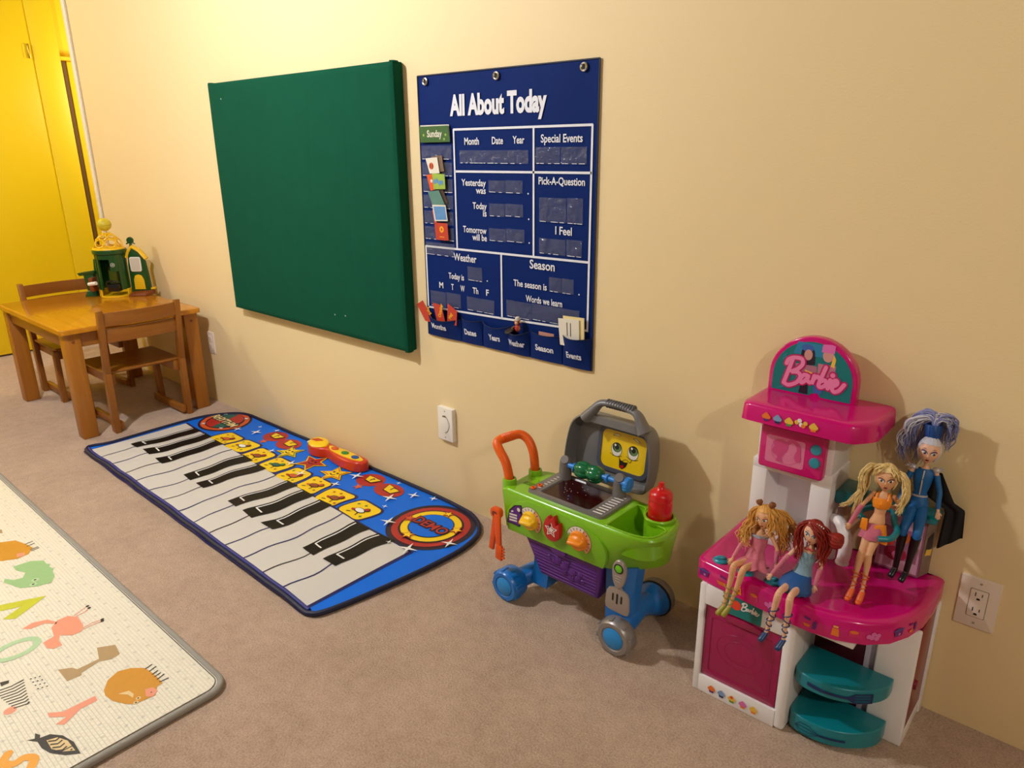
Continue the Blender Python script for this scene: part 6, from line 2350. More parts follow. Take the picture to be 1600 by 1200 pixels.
    def legwear(s, q, f0, f1, r0, r1, m, name):
        h, kn, an = s.J['hip' + q], s.J['kn' + q], s.J['an' + q]
        pts = spline([h, h.lerp(kn, 0.5) + s.fwd * 0.001, kn, kn.lerp(an, 0.35) - s.fwd * 0.002, an], 6)
        i0, i1 = int(f0 * (len(pts) - 1)), int(f1 * (len(pts) - 1))
        return MB().tube(pts[i0:i1 + 1], lerp_list(r0 if isinstance(r0, list) else [r0, r1], i1 - i0 + 1), m, 16).build(name, s.t)

    def shoe(s, q, m, heel=True, straps=0, up=0.0):
        an, to, kn = s.J['an' + q], s.J['to' + q], s.J['kn' + q]
        dn = (an - kn).normalized()
        hl = an + dn * 0.005
        b = MB()
        b.tube([hl - (to - hl) * 0.12, hl.lerp(to, 0.3), hl.lerp(to, 0.75), to, to + (to - hl) * 0.10], [0.0058, 0.0064, 0.0070, 0.0066, 0.0042], m, 12, flat=0.8)
        if heel:
            b.tube([hl - (to - hl) * 0.05, hl + Vector((0, 0, -0.013)) - (to - hl) * 0.05], [0.0034, 0.0022], m, 10)
        o = b.build('shoe', s.t)
        for k in range(straps):
            f_ = 0.95 - 0.13 * k
            p = kn.lerp(an, f_)
            r = 0.0050 + 0.0011 * k
            ax = (an - kn).normalized()
            a = ax.cross(s.side).normalized()
            tl = 0.35 if k % 2 else -0.35
            ring = [p + (s.side * math.cos(x) + a * math.sin(x)) * r + ax * tl * r * math.cos(x) for x in [2 * PI * j / 14 for j in range(14)]]
            MB().tube(ring, 0.0013, m, 6, closed=True).build('ankle_strap', s.t)
        return o

    def scalp(s, m, hairline=0.42, grow=1.10, back=0.0):
        """hair cap: everything of the head above and behind the hairline"""
        q = MB()

        def P(u, v):
            th, ph = 2 * PI * u, PI * v
            d = Vector((math.sin(ph) * math.sin(th), math.cos(ph), math.sin(ph) * math.cos(th)))
            az = math.cos(th)
            sm_ = min(1.0, max(0.0, (az - 0.12) / 0.42))
            lim = -0.78 + (hairline + 0.78) * sm_ * sm_ * (3 - 2 * sm_) - 0.10 * (1 - az) * sm_
            y = max(d.y, lim)
            k = s.wfac(d.y * 0.6)
            rip = 1 + 0.018 * math.sin(th * 14)
            if d.y < lim:
                sc = math.sqrt(max(0.0, 1 - y * y))
                l = math.hypot(d.x, d.z) or 1
                d = Vector((d.x / l * sc, y, d.z / l * sc))
            g = grow * rip
            return s.HM @ Vector((d.x * s.hw * k * g, d.y * s.hh * g + 0.0006, d.z * s.hd * g - 0.0006))
        q.grid(P, 48, 24, m)
        q.clean()
        return q.build('hair', s.t)

    def locks(s, guides, m, n, r, spread, parent, name='hair_lock', wave=0.0, seed=1):
        """bundles of tapered strands along guide curves, one object per bundle"""
        rd = random.Random(seed)
        for g in guides:
            q = MB()
            G = spline(g, 6)
            for k in range(n):
                o0 = Vector((rd.uniform(-1, 1), rd.uniform(-1, 1), rd.uniform(-1, 1))) * spread * 0.35
                o1 = Vector((rd.uniform(-1, 1), rd.uniform(-1, 1), rd.uniform(-1, 1))) * spread
                o2 = Vector((rd.uniform(-1, 1), rd.uniform(-1, 1), rd.uniform(-1, 1))) * spread * 0.9
                ph = rd.uniform(0, 6.28)
                L = rd.uniform(0.82, 1.0)
                N = max(4, int(len(G) * L))
                pts = []
                for i in range(N):
                    t_ = i / (N - 1)
                    off = o0 * (1 - t_) + o1 * (4 * t_ * (1 - t_)) * 0.7 + o2 * t_
                    wv = Vector((math.sin(ph + i * 0.95), 0.6 * math.cos(ph + i * 0.8), 0.4 * math.sin(ph * 2 + i))) * wave * t_
                    pts.append(G[i] + off + wv)
                q.tube(pts, [r, r * 1.25, r * 1.1, r * 0.35], m, 6)
            q.build(name, parent)


def hairmat(name, rgb, vary=0.35):
    return mat(name, rgb, 0.38, bump=0.0006, bscale=900, vary=vary, vscale=160)


# --- doll 1: long golden curls, pink dress
d1 = Doll('seated doll with long golden curls, dusty pink dress and olive green heels', (-0.566, -0.262, 0.36), {
    'pelvis': (-0.561, -0.262, 0.3775), 'waist': (-0.563, -0.250, 0.404), 'chest': (-0.560, -0.243, 0.430), 'neck': (-0.560, -0.238, 0.459), 'head': (-0.553, -0.242, 0.493),
    'shl': (-0.580, -0.240, 0.4500), 'shr': (-0.538, -0.236, 0.453), 'ell': (-0.594, -0.262, 0.418), 'elr': (-0.520, -0.240, 0.424), 'hal': (-0.603, -0.284, 0.3870), 'har': (-0.513, -0.254, 0.393),
    'hipl': (-0.569, -0.262, 0.382), 'hipr': (-0.552, -0.260, 0.382), 'knl': (-0.580, -0.325, 0.397), 'knr': (-0.558, -0.325, 0.396), 'anl': (-0.588, -0.342, 0.300), 'anr': (-0.575, -0.342, 0.302), 'tol': (-0.596, -0.356, 0.278), 'tor': (-0.582, -0.356, 0.280)},
    m_skinA, 0.0205, 0.0275, (-0.10, -1, 0.12), 0.10)
d1.face(mat('iris_brown', (110, 70, 40), 0.3), mat('lid_gold', (190, 120, 90), 0.4), mat('lips_rose', (190, 70, 80), 0.35), mat('brow_gold', (150, 96, 40), 0.5), (-0.05, 0.0))
h_gold = hairmat('hair_gold', (220, 160, 74))
hr1 = d1.scalp(h_gold, 0.50)
hd1 = d1.J['head']
d1.locks([
    [hd1 + V3(-0.012, 0.004, 0.022), hd1 + V3(-0.027, 0.002, 0.006), hd1 + V3(-0.030, -0.002, -0.022), hd1 + V3(-0.038, -0.012, -0.044), hd1 + V3(-0.030, -0.024, -0.060), hd1 + V3(-0.038, -0.028, -0.074)],
    [hd1 + V3(-0.010, 0.006, 0.020), hd1 + V3(-0.030, 0.004, -0.004), hd1 + V3(-0.040, 0.000, -0.036), hd1 + V3(-0.050, -0.010, -0.058), hd1 + V3(-0.042, -0.018, -0.080)],
    [hd1 + V3(0.008, -0.006, 0.024), hd1 + V3(0.021, -0.010, 0.008), hd1 + V3(0.024, -0.012, -0.016), hd1 + V3(0.017, -0.022, -0.034)],
    [hd1 + V3(0.010, 0.004, 0.024), hd1 + V3(0.032, 0.004, 0.008), hd1 + V3(0.038, 0.002, -0.022), hd1 + V3(0.046, 0.010, -0.052), hd1 + V3(0.040, 0.012, -0.080)],
    [hd1 + V3(0.006, 0.014, 0.018), hd1 + V3(0.036, 0.020, 0.010), hd1 + V3(0.054, 0.026, -0.014), hd1 + V3(0.062, 0.030, -0.046), hd1 + V3(0.066, 0.034, -0.072)],
    [hd1 + V3(0.0, 0.018, 0.012), hd1 + V3(0.016, 0.030, -0.008), hd1 + V3(0.030, 0.036, -0.044), hd1 + V3(0.030, 0.036, -0.080), hd1 + V3(0.036, 0.034, -0.100)],
    [hd1 + V3(-0.004, 0.018, 0.012), hd1 + V3(-0.018, 0.026, -0.010), hd1 + V3(-0.026, 0.026, -0.050), hd1 + V3(-0.022, 0.022, -0.086)]], h_gold, 26, 0.0012, 0.011, hr1, wave=0.0035, seed=3)
m_bun = mat('hair_tie_brown', (134, 78, 36), 0.5)
for q, dx in ((-1, 0.0), (1, 0.002)):
    c = d1.HM @ Vector((q * 0.0135, 0.027, 0.002))
    b = MB()
    b.lathe([(0.0035, 0), (0.0065, 0.003), (0.0078, 0.008), (0.006, 0.012), (0.0, 0.0125)], m_bun, c, tuple(d1.u + d1.r * q * 0.35), 16)
    b.build('hair_bun', hr1)
m_pkd = mat('dress_dusty_pink', (206, 110, 128), 0.6, bump=0.0006, bscale=500, vary=0.1, vscale=60)
m_lace = mat('lace_greyblue', (160, 160, 176), 0.6, bump=0.0008, bscale=700)
J = d1.J
d1.garment('dress', [(J['chest'] + V3(0, 0.0, 0.010), 0.0180, 0.0150), (J['chest'] + V3(0, -0.001, -0.004), 0.0185, 0.0155), (J['waist'] + V3(0, 0, 0.004), 0.0175, 0.0140), (J['waist'] + V3(0, -0.006, -0.012), 0.0225, 0.0190), (J['pelvis'] + V3(0.0, -0.012, 0.012), 0.0280, 0.0280), (J['pelvis'] + V3(0.002, -0.020, 0.004), 0.0360, 0.0385)], m_pkd, pleat=0.20, np_=7)
d1.garment('lace_trim', [(J['chest'] + V3(0, 0, 0.017), 0.0185, 0.0150), (J['chest'] + V3(0, -0.0005, 0.010), 0.0190, 0.0156)], m_lace, pleat=0.06, np_=14, label='grey blue lace neckline')
d1.sleeve('l', 0.52, 0.98, 0.0058, 0.0046, m_pkd, 'long_glove')
d1.sleeve('r', 0.60, 0.98, 0.0058, 0.0046, m_pkd, 'long_glove')
m_olive = mat('shoe_olive', (150, 140, 40), 0.4)
for q in 'lr':
    d1.shoe(q, m_olive, True, 4)

# --- doll 2: red hair, blue skirt
d2 = Doll('seated red haired doll in a pale top and blue skirt, legs over the counter edge', (-0.455, -0.265, 0.36), {
    'pelvis': (-0.457, -0.262, 0.3775), 'waist': (-0.451, -0.252, 0.410), 'chest': (-0.448, -0.247, 0.436), 'neck': (-0.446, -0.242, 0.464), 'head': (-0.443, -0.248, 0.497),
    'shl': (-0.468, -0.246, 0.457), 'shr': (-0.427, -0.240, 0.454), 'ell': (-0.486, -0.272, 0.431), 'elr': (-0.418, -0.250, 0.424), 'hal': (-0.506, -0.292, 0.390), 'har': (-0.420, -0.268, 0.386),
    'hipl': (-0.466, -0.264, 0.376), 'hipr': (-0.448, -0.264, 0.376), 'knl': (-0.466, -0.348, 0.388), 'knr': (-0.442, -0.348, 0.387), 'anl': (-0.481, -0.356, 0.288), 'anr': (-0.443, -0.356, 0.288), 'tol': (-0.487, -0.372, 0.270), 'tor': (-0.448, -0.374, 0.268)},
    m_skinB, 0.0205, 0.0280, (0.04, -1, 0.12), -0.12)
d2.face(mat('iris_blue', (60, 100, 150), 0.3), mat('lid_blue', (90, 120, 160), 0.4), mat('lips_rosewood', (176, 76, 78), 0.35), mat('brow_red', (120, 40, 20), 0.5), (-0.03, 0.0))
h_red = hairmat('hair_red', (146, 30, 16), 0.3)
hr2 = d2.scalp(h_red, 0.50, 1.10)
hc = d2.J['head']
d2.locks([
    [hc + V3(-0.008, 0.000, 0.026), hc + V3(-0.025, -0.002, 0.008), hc + V3(-0.028, -0.004, -0.020), hc + V3(-0.023, -0.012, -0.044), hc + V3(-0.019, -0.024, -0.066)],
    [hc + V3(-0.006, 0.004, 0.024), hc + V3(-0.028, 0.002, 0.004), hc + V3(-0.032, 0.004, -0.026), hc + V3(-0.030, 0.002, -0.056), hc + V3(-0.026, -0.008, -0.078)],
    [hc + V3(-0.004, -0.012, 0.026), hc + V3(0.010, -0.018, 0.018), hc + V3(0.021, -0.013, 0.000), hc + V3(0.024, -0.010, -0.028), hc + V3(0.018, -0.020, -0.058)],
    [hc + V3(0.006, 0.004, 0.024), hc + V3(0.024, 0.006, 0.008), hc + V3(0.028, 0.006, -0.024), hc + V3(0.024, 0.002, -0.060), hc + V3(0.020, -0.010, -0.076)],
    [hc + V3(0.0, 0.016, 0.016), hc + V3(-0.010, 0.026, -0.010), hc + V3(-0.006, 0.028, -0.048), hc + V3(-0.004, 0.024, -0.088)],
    [hc + V3(0.004, 0.016, 0.016), hc + V3(0.016, 0.026, -0.010), hc + V3(0.014, 0.028, -0.046), hc + V3(0.014, 0.022, -0.082)]], h_red, 24, 0.0013, 0.008, hr2, wave=0.002, seed=5)
b = MB()
for k in range(12):
    a = 2 * PI * k / 12
    c = hc + V3(0.044, 0.004, -0.004)
    b.tube(spline([c + V3(-0.018, -0.002, 0.010), c + V3(0.004 * math.cos(a), 0.012 * math.sin(a), 0.013 * math.cos(a)), c + V3(0.012, 0.008 * math.sin(a), 0.008 * math.cos(a)), c + V3(0.002, 0.004 * math.sin(a), -0.010)], 4), [0.004, 0.006, 0.005, 0.002], h_red, 8)
b.build('side_bun', hr2)
b = MB()
for k in range(7):
    p = d2.HM @ Vector((-0.012 + 0.005 * k, 0.0255 - 0.0012 * (k - 3) ** 2 * 0.3, 0.010))
    b.ball(p, 0.0018, d_white, u=8, v=6)
b.build('hair_band', hr2)
m_pale = mat('top_pale_blue', (128, 160, 176), 0.55, bump=0.0006, bscale=600, vary=0.2, vscale=120)
m_skirt = mat('skirt_blue', (34, 86, 150), 0.5, bump=0.0005, bscale=500, vary=0.1, vscale=50)
m_glovep = mat('glove_rose', (206, 110, 130), 0.55)
m_bow = mat('bow_coral', (220, 80, 84), 0.5)
J = d2.J
d2.garment('top', [(J['chest'] + V3(0, 0, 0.012), 0.0182, 0.0138), (J['chest'] + V3(0, -0.001, 0.0), 0.0188, 0.0160), (J['waist'] + V3(0, 0, 0.006), 0.0155, 0.0130), (J['waist'] + V3(-0.001, -0.003, -0.008), 0.0190, 0.0160), (J['waist'] + V3(-0.002, -0.006, -0.016), 0.0225, 0.0195)], m_pale, pleat=0.03)
d2.garment('skirt', [(J['waist'] + V3(-0.002, -0.005, -0.012), 0.0205, 0.0178), (J['pelvis'] + V3(0, -0.012, 0.010), 0.0300, 0.0320), (J['pelvis'] + V3(0.001, -0.020, -0.002), 0.0350, 0.0430), (J['pelvis'] + V3(0.001, -0.022, -0.0095), 0.0330, 0.0420)], m_skirt, pleat=0.07, np_=13)
b = MB()
pb_ = J['neck'] + d2.fwd * 0.009 - d2.ups * 0.009
for q in (-1, 1):
    b.ball(pb_ + d2.side * 0.0045 * q, (0.0045, 0.0022, 0.0032), m_bow, u=10, v=8)
b.ball(pb_, 0.0022, m_bow, u=8, v=6)
b.build('neck_bow', d2.t)
d2.sleeve('l', 0.42, 1.0, 0.0060, 0.0046, m_glovep, 'long_glove')
d2.sleeve('r', 0.60, 1.0, 0.0058, 0.0044, m_glovep, 'long_glove')
m_shb = mat('shoe_navy', (24, 56, 104), 0.35)
for q in 'lr':
    d2.shoe(q, m_shb, True, 5)

# --- doll 3: blonde bunches, orange top
d3 = Doll('standing doll with pale blonde bunches, orange crop top and pink skirt', (-0.342, -0.20, 0.36), {
    'pelvis': (-0.345, -0.157, 0.511), 'waist': (-0.343, -0.151, 0.540), 'chest': (-0.342, -0.149, 0.566), 'neck': (-0.341, -0.148, 0.592), 'head': (-0.340, -0.152, 0.625),
    'shl': (-0.361, -0.149, 0.582), 'shr': (-0.321, -0.146, 0.584), 'ell': (-0.381, -0.158, 0.545), 'elr': (-0.308, -0.130, 0.556), 'hal': (-0.394, -0.166, 0.505), 'har': (-0.322, -0.118, 0.548),
    'hipl': (-0.354, -0.158, 0.506), 'hipr': (-0.337, -0.158, 0.506), 'knl': (-0.357, -0.192, 0.455), 'knr': (-0.342, -0.190, 0.455), 'anl': (-0.356, -0.222, 0.386), 'anr': (-0.336, -0.222, 0.386), 'tol': (-0.358, -0.240, 0.3665), 'tor': (-0.336, -0.240, 0.3665)},
    m_skinA, 0.0220, 0.0290, (0.18, -1, 0.12), 0.05)
d3.face(mat('iris_hazel', (96, 66, 40), 0.3), mat('lid_plum', (150, 90, 80), 0.4), mat('lips_plum', (150, 50, 66), 0.35), mat('brow_tan', (150, 104, 56), 0.5))
h_bl = hairmat('hair_blonde', (232, 200, 134), 0.3)
hr3 = d3.scalp(h_bl, 0.50, 1.10)
hc = d3.J['head']
d3.locks([
    [hc + V3(-0.016, 0.0, 0.018), hc + V3(-0.032, -0.006, 0.022), hc + V3(-0.044, -0.008, 0.004), hc + V3(-0.044, -0.010, -0.020), hc + V3(-0.042, -0.008, -0.044), hc + V3(-0.056, -0.008, -0.066)],
    [hc + V3(-0.016, 0.006, 0.016), hc + V3(-0.034, 0.006, 0.016), hc + V3(-0.046, 0.006, -0.010), hc + V3(-0.050, 0.004, -0.050), hc + V3(-0.070, 0.000, -0.084), hc + V3(-0.090, -0.002, -0.096)],
    [hc + V3(-0.018, 0.004, 0.012), hc + V3(-0.036, 0.002, 0.004), hc + V3(-0.040, 0.000, -0.030), hc + V3(-0.050, -0.002, -0.076), hc + V3(-0.052, -0.004, -0.112)],
    [hc + V3(0.016, 0.0, 0.018), hc + V3(0.030, -0.006, 0.016), hc + V3(0.040, -0.008, -0.004), hc + V3(0.040, -0.010, -0.030), hc + V3(0.034, -0.012, -0.056)],
    [hc + V3(0.016, 0.006, 0.016), hc + V3(0.032, 0.004, 0.012), hc + V3(0.042, 0.004, -0.016), hc + V3(0.036, 0.002, -0.056), hc + V3(0.030, -0.004, -0.076)],
    [hc + V3(-0.004, -0.008, 0.030), hc + V3(-0.015, -0.014, 0.022), hc + V3(-0.0245, -0.008, 0.002)],
    [hc + V3(0.006, -0.008, 0.030), hc + V3(0.017, -0.013, 0.022), hc + V3(0.0255, -0.006, 0.002)]], h_bl, 24, 0.0012, 0.007, hr3, wave=0.0015, seed=8)
m_orgt = mat('top_orange', (244, 142, 24), 0.45, bump=0.0004, bscale=500, vary=0.08, vscale=80)
m_pksk = mat('skirt_pink_glitter', (206, 104, 128), 0.5, bump=0.0008, bscale=700, vary=0.2, vscale=200)
J = d3.J
d3.garment('crop_top', [(J['chest'] + V3(0, 0, 0.012), 0.0190, 0.0130), (J['chest'] + V3(0, -0.0015, 0.0), 0.0190, 0.0165), (J['chest'] + V3(0, -0.001, -0.012), 0.0160, 0.0130)], m_orgt, pleat=0.02)
b = MB()
for q in (-1, 1):
    b.tube([J['chest'] + d3.side * 0.012 * q + d3.fwd * 0.012 + d3.ups * 0.008, J['chest'] + d3.side * 0.012 * q + d3.fwd * 0.008 + d3.ups * 0.019, J['chest'] + d3.side * 0.010 * q - d3.fwd * 0.004 + d3.ups * 0.021], 0.0026, m_orgt, 8)
    b.build('shoulder_strap', d3.t)
    b = MB()
b.bm.free()
d3.garment('skirt', [(J['pelvis'] + V3(0, 0, 0.008), 0.0195, 0.0150), (J['pelvis'] + V3(-0.001, -0.003, -0.008), 0.0235, 0.0195), (J['pelvis'] + V3(-0.002, -0.006, -0.026), 0.0265, 0.0225)], m_pksk, pleat=0.08, np_=7)
b = MB()
b.hexa([(-0.338, -0.178, 0.484), (-0.316, -0.170, 0.478), (-0.314, -0.164, 0.480), (-0.336, -0.172, 0.486)], [(-0.345, -0.176, 0.520), (-0.326, -0.168, 0.522), (-0.324, -0.160, 0.522), (-0.343, -0.170, 0.520)], m_orgt, 0.002)
b.build('orange_sash', d3.t)
b = MB()
b.hexa([(-0.372, -0.178, 0.506), (-0.357, -0.181, 0.504), (-0.357, -0.177, 0.504), (-0.372, -0.174, 0.506)], [(-0.371, -0.176, 0.530), (-0.358, -0.178, 0.532), (-0.358, -0.174, 0.532), (-0.371, -0.172, 0.530)], m_orgt, 0.002)
b.build('hip_tag', d3.t)
d3.sleeve('l', 0.45, 1.0, 0.0058, 0.0048, m_glovep, 'long_glove')
m_sho = mat('shoe_orange', (226, 96, 30), 0.4)
for q in 'lr':
    d3.shoe(q, m_sho, False, 4)
    b = MB()
    b.ball(d3.J['to' + q] + V3(0, -0.004, 0.001), (0.0060, 0.0062, 0.0048), m_sho, u=10, v=8)
    b.build('shoe_rosette', d3.t)

# --- doll 4: silver blue ponytail, blue suit
d4 = Doll('doll in a blue suit and black boots with a tall silver blue ponytail', (-0.288, -0.09, 0.523), {
    'pelvis': (-0.288, -0.068, 0.5435), 'waist': (-0.290, -0.062, 0.572), 'chest': (-0.290, -0.060, 0.604), 'neck': (-0.289, -0.058, 0.636), 'head': (-0.287, -0.064, 0.674),
    'shl': (-0.313, -0.060, 0.624), 'shr': (-0.268, -0.056, 0.626), 'ell': (-0.322, -0.072, 0.582), 'elr': (-0.254, -0.064, 0.586), 'hal': (-0.322, -0.094, 0.549), 'har': (-0.246, -0.090, 0.553),
    'hipl': (-0.297, -0.072, 0.5385), 'hipr': (-0.279, -0.072, 0.5385), 'knl': (-0.298, -0.122, 0.504), 'knr': (-0.271, -0.122, 0.504), 'anl': (-0.302, -0.116, 0.408), 'anr': (-0.280, -0.116, 0.406), 'tol': (-0.306, -0.130, 0.389), 'tor': (-0.284, -0.132, 0.387)},
    m_skinB, 0.0220, 0.0295, (0.18, -1, 0.10), -0.06)
d4.face(mat('iris_violet', (90, 60, 110), 0.3), mat('lid_mauve', (130, 90, 120), 0.4), mat('lips_dark_red', (120, 16, 36), 0.3), mat('brow_dark', (60, 40, 50), 0.5), (0.06, -0.02))
h_sil = hairmat('hair_silver', (206, 204, 214), 0.12)
h_lav = hairmat('hair_lavender', (132, 136, 184), 0.35)
hr4 = d4.scalp(h_sil, 0.52, 1.07)
hc = d4.J['head']
top = d4.HM @ Vector((0.0, 0.0285, -0.006))
m_cuff = mat('cuff_blue', (20, 70, 140), 0.4)
b = MB()
b.lathe([(0.0118, 0), (0.0135, 0.001), (0.0150, 0.026), (0.0140, 0.0275), (0.012, 0.026)], m_cuff, top, tuple(d4.u + d4.r * -0.12), 24)
for k in range(12):
    a = 2 * PI * k / 12
    b.tube([top + d4.u * 0.001 + (d4.r * math.cos(a) + d4.f * math.sin(a)) * 0.0137, top + d4.u * 0.026 - d4.r * 0.003 + (d4.r * math.cos(a) + d4.f * math.sin(a)) * 0.0150], 0.0012, m_cuff, 6)
b.build('ponytail_cuff', hr4)
tp = top + d4.u * 0.024
d4.locks([
    [tp, tp + V3(0.006, 0.004, 0.018), tp + V3(0.024, 0.010, 0.018), tp + V3(0.030, 0.014, -0.006), tp + V3(0.026, 0.016, -0.034), tp + V3(0.020, 0.018, -0.056)],
    [tp, tp + V3(-0.008, 0.006, 0.020), tp + V3(-0.030, 0.010, 0.018), tp + V3(-0.042, 0.010, -0.010), tp + V3(-0.044, 0.012, -0.050), tp + V3(-0.036, 0.016, -0.092)],
    [tp, tp + V3(-0.012, 0.004, 0.016), tp + V3(-0.036, 0.006, 0.006), tp + V3(-0.052, 0.004, -0.024), tp + V3(-0.056, 0.006, -0.062), tp + V3(-0.046, 0.010, -0.100)],
    [tp, tp + V3(0.0, 0.016, 0.014), tp + V3(-0.010, 0.030, 0.006), tp + V3(-0.022, 0.030, -0.030), tp + V3(-0.028, 0.030, -0.070), tp + V3(-0.026, 0.028, -0.110)],
    [tp, tp + V3(0.002, 0.014, 0.016), tp + V3(0.008, 0.028, 0.006), tp + V3(0.004, 0.032, -0.034), tp + V3(0.0, 0.030, -0.070)]], h_lav, 26, 0.0013, 0.010, hr4, wave=0.003, seed=11)
d4.locks([
    [tp, tp + V3(-0.014, 0.0, 0.018), tp + V3(-0.040, -0.004, 0.010), tp + V3(-0.056, -0.004, -0.018), tp + V3(-0.062, 0.0, -0.052), tp + V3(-0.058, 0.002, -0.070)],
    [tp, tp + V3(0.004, -0.002, 0.020), tp + V3(0.018, 0.002, 0.020), tp + V3(0.026, 0.004, 0.002)]], h_sil, 9, 0.0011, 0.008, hr4, wave=0.004, seed=12)
m_suit = mat('suit_blue', (10, 94, 160), 0.5, bump=0.0004, bscale=600, vary=0.06, vscale=60)
m_silv = mat('trim_silver', (200, 196, 200), 0.35, metal=0.4)
m_boot = mat('boot_black', (16, 14, 18), 0.3)
m_cape = mat('cape_black', (20, 18, 20), 0.85)
J = d4.J
b = MB()
ups = d4.ups


def rg(c, rx, ry, n=26):
    return [c + d4.side * rx * math.cos(2 * PI * k / n) + d4.fwd * ry * math.sin(2 * PI * k / n) for k in range(n)]


b.loft([rg(J['neck'] - ups * 0.006, 0.0100, 0.0085), rg(J['neck'] - ups * 0.013, 0.0195, 0.0105), rg(J['chest'] + d4.fwd * 0.002 + ups * 0.004, 0.0190, 0.0158), rg(J['chest'] - ups * 0.008, 0.0172, 0.0138), rg(J['waist'] + ups * 0.004, 0.0130, 0.0106), rg(J['waist'] - ups * 0.004, 0.0150, 0.0120)], m_suit, (False, False))
b.build('jacket', d4.t)
b = MB()
b.loft([rg(J['waist'] - ups * 0.002, 0.0155, 0.0124), rg(J['waist'] - ups * 0.006, 0.0160, 0.0128)], m_silv, (False, False))
b.build('belt', d4.t)
b = MB()
b.loft([rg(J['waist'] - ups * 0.004, 0.0145, 0.0115), rg(J['pelvis'] + ups * 0.010, 0.0185, 0.0135), rg(J['pelvis'] - ups * 0.002, 0.0190, 0.0145), rg(J['pelvis'] - ups * 0.012, 0.0120, 0.0100)], m_suit, (False, True))
b.build('trouser_seat', d4.t)
for q in 'lr':
    d4.legwear(q, 0.0, 0.70, [0.0126, 0.0118, 0.0110, 0.0098, 0.0088, 0.0086], None, m_suit, 'trouser_leg')
    d4.legwear(q, 0.60, 1.0, [0.0100, 0.0098, 0.0088, 0.0066, 0.0060], None, m_boot, 'boot_shaft')
    d4.shoe(q, m_boot, True, 0)
    d4.sleeve(q, 0.12, 0.98, 0.0064, 0.0046, m_suit)
# zip and shoulder pieces
b = MB()
zp = []
for f_ in (0.0, 0.25, 0.5, 0.75, 1.0):
    c = J['neck'].lerp(J['waist'], f_) - ups * 0.009 * (1 - f_)
    ry = (0.0105, 0.0145, 0.0160, 0.0136, 0.0115)[int(f_ * 4)]
    zp.append(c + d4.fwd * (ry + 0.0002))
b.tube(spline(zp, 4), 0.0016, m_silv, 8)
b.build('zip', d4.t)
for q, sg_ in (('l', -1), ('r', 1)):
    b = MB()
    b.ball(J['sh' + q] + ups * 0.004, (0.0085, 0.0075, 0.0065), m_silv, u=14, v=10)
    for k in range(3):
        b.tube([J['sh' + q] + ups * 0.006 + d4.side * sg_ * 0.004, J['sh' + q] + ups * (0.012 - 0.004 * k) + d4.side * sg_ * (0.011 + 0.002 * k) + d4.fwd * 0.004 * (k - 1)], [0.0028, 0.0006], m_silv, 6)
    b.build('shoulder_guard', d4.t)
b = MB()


def cape(u, v):
    # black cloth behind her, swinging out beside the shelf
    a = Vector((-0.306 + 0.048 * u, -0.042, 0.622))
    mid = Vector((-0.294 + 0.066 * u, -0.034, 0.560 - 0.004 * u))
    e = Vector((-0.246 + 0.044 * u, -0.020 - 0.006 * math.sin(6 * u), 0.434 + 0.038 * u))
    e2 = Vector((-0.243 + 0.036 * u, -0.022, 0.530 + 0.008 * u))
    if v < 0.45:
        p = a.lerp(mid, v / 0.45)
    elif v < 0.75:
        p = mid.lerp(e2, (v - 0.45) / 0.30)
    else:
        p = e2.lerp(e, (v - 0.75) / 0.25)
    return p + Vector((0, 0.004 * math.sin(u * 11 + v * 4), 0))


b.grid(cape, 16, 26, m_cape)
b.grid(lambda u, v: cape(u, v) + Vector((0, 0.0012, 0)), 16, 26, m_cape)
b.build('cape', d4.t, recalc=False)

# ------------------------------------------------------------------ toy farm tower on the low table
f_dgreen = mat('farm_dark_green', (22, 72, 26), 0.3, coat=0.25)
f_yel = mat('farm_yellow', (238, 190, 20), 0.35, coat=0.15)
f_ball = mat('farm_ball_olive', (206, 184, 40), 0.45)
f_olive = mat('farm_olive_panel', (86, 92, 22), 0.4)
f_black = mat('farm_black', (16, 16, 18), 0.25, coat=0.3)
f_brown = mat('farm_brown', (128, 62, 22), 0.4)
f_white = mat('farm_white', (236, 230, 220), 0.3)
f_mirror = mat('farm_mirror', (244, 236, 216), 0.12, metal=0.35)
TFm = frame((-4.293, -0.192, 0.5312), (0.747, 0.665, 0), (-0.665, 0.747, 0))
t = thing('toy_farm', 'green and yellow toy farm silo and barn standing on the low wooden table', 'toy', (-4.293, -0.192, 0.5312))


def arcp(r, a0, a1, n):
    """angle 0 faces the room; positive to the right"""
    return [(r * math.sin(math.radians(a0 + (a1 - a0) * k / n)), -r * math.cos(math.radians(a0 + (a1 - a0) * k / n))) for k in range(n + 1)]


def shell(q, r0, r1, a0, a1, z0, z1, m, n=24):
    q.prism(arcp(r1, a0, a1, n) + arcp(r0, a1, a0, n), z0, z1, m, TFm)


q = MB()
q.prism(circle(0, 0, 0.082, 36), 0.0, 0.008, f_yel, TFm)
shell(q, 0.076, 0.083, 75, 328, 0.006, 0.040, f_yel, 40)
q.build('silo_base', t)
q = MB()
shell(q, 0.070, 0.077, 62, 300, 0.038, 0.230, f_dgreen, 40)
for a in (-52, -30, 56):
    shell(q, 0.068, 0.078, a - 5, a + 5, 0.038, 0.230, f_dgreen, 4)
shell(q, 0.070, 0.0765, 20, 66, 0.140, 0.230, f_dgreen, 12)
shell(q, 0.070, 0.0765, -60, 66, 0.205, 0.232, f_dgreen, 24)
q.prism(circle(0, 0, 0.0755, 36), 0.228, 0.236, f_dgreen, TFm)
sl = q.build('silo', t)
q = MB()
q.lathe([(0.078, 0), (0.084, 0.004), (0.086, 0.018), (0.084, 0.026), (0.074, 0.028), (0.0, 0.028)], f_dgreen, TFm @ Vector((0, 0, 0.228)), (0, 0, 1), 40)
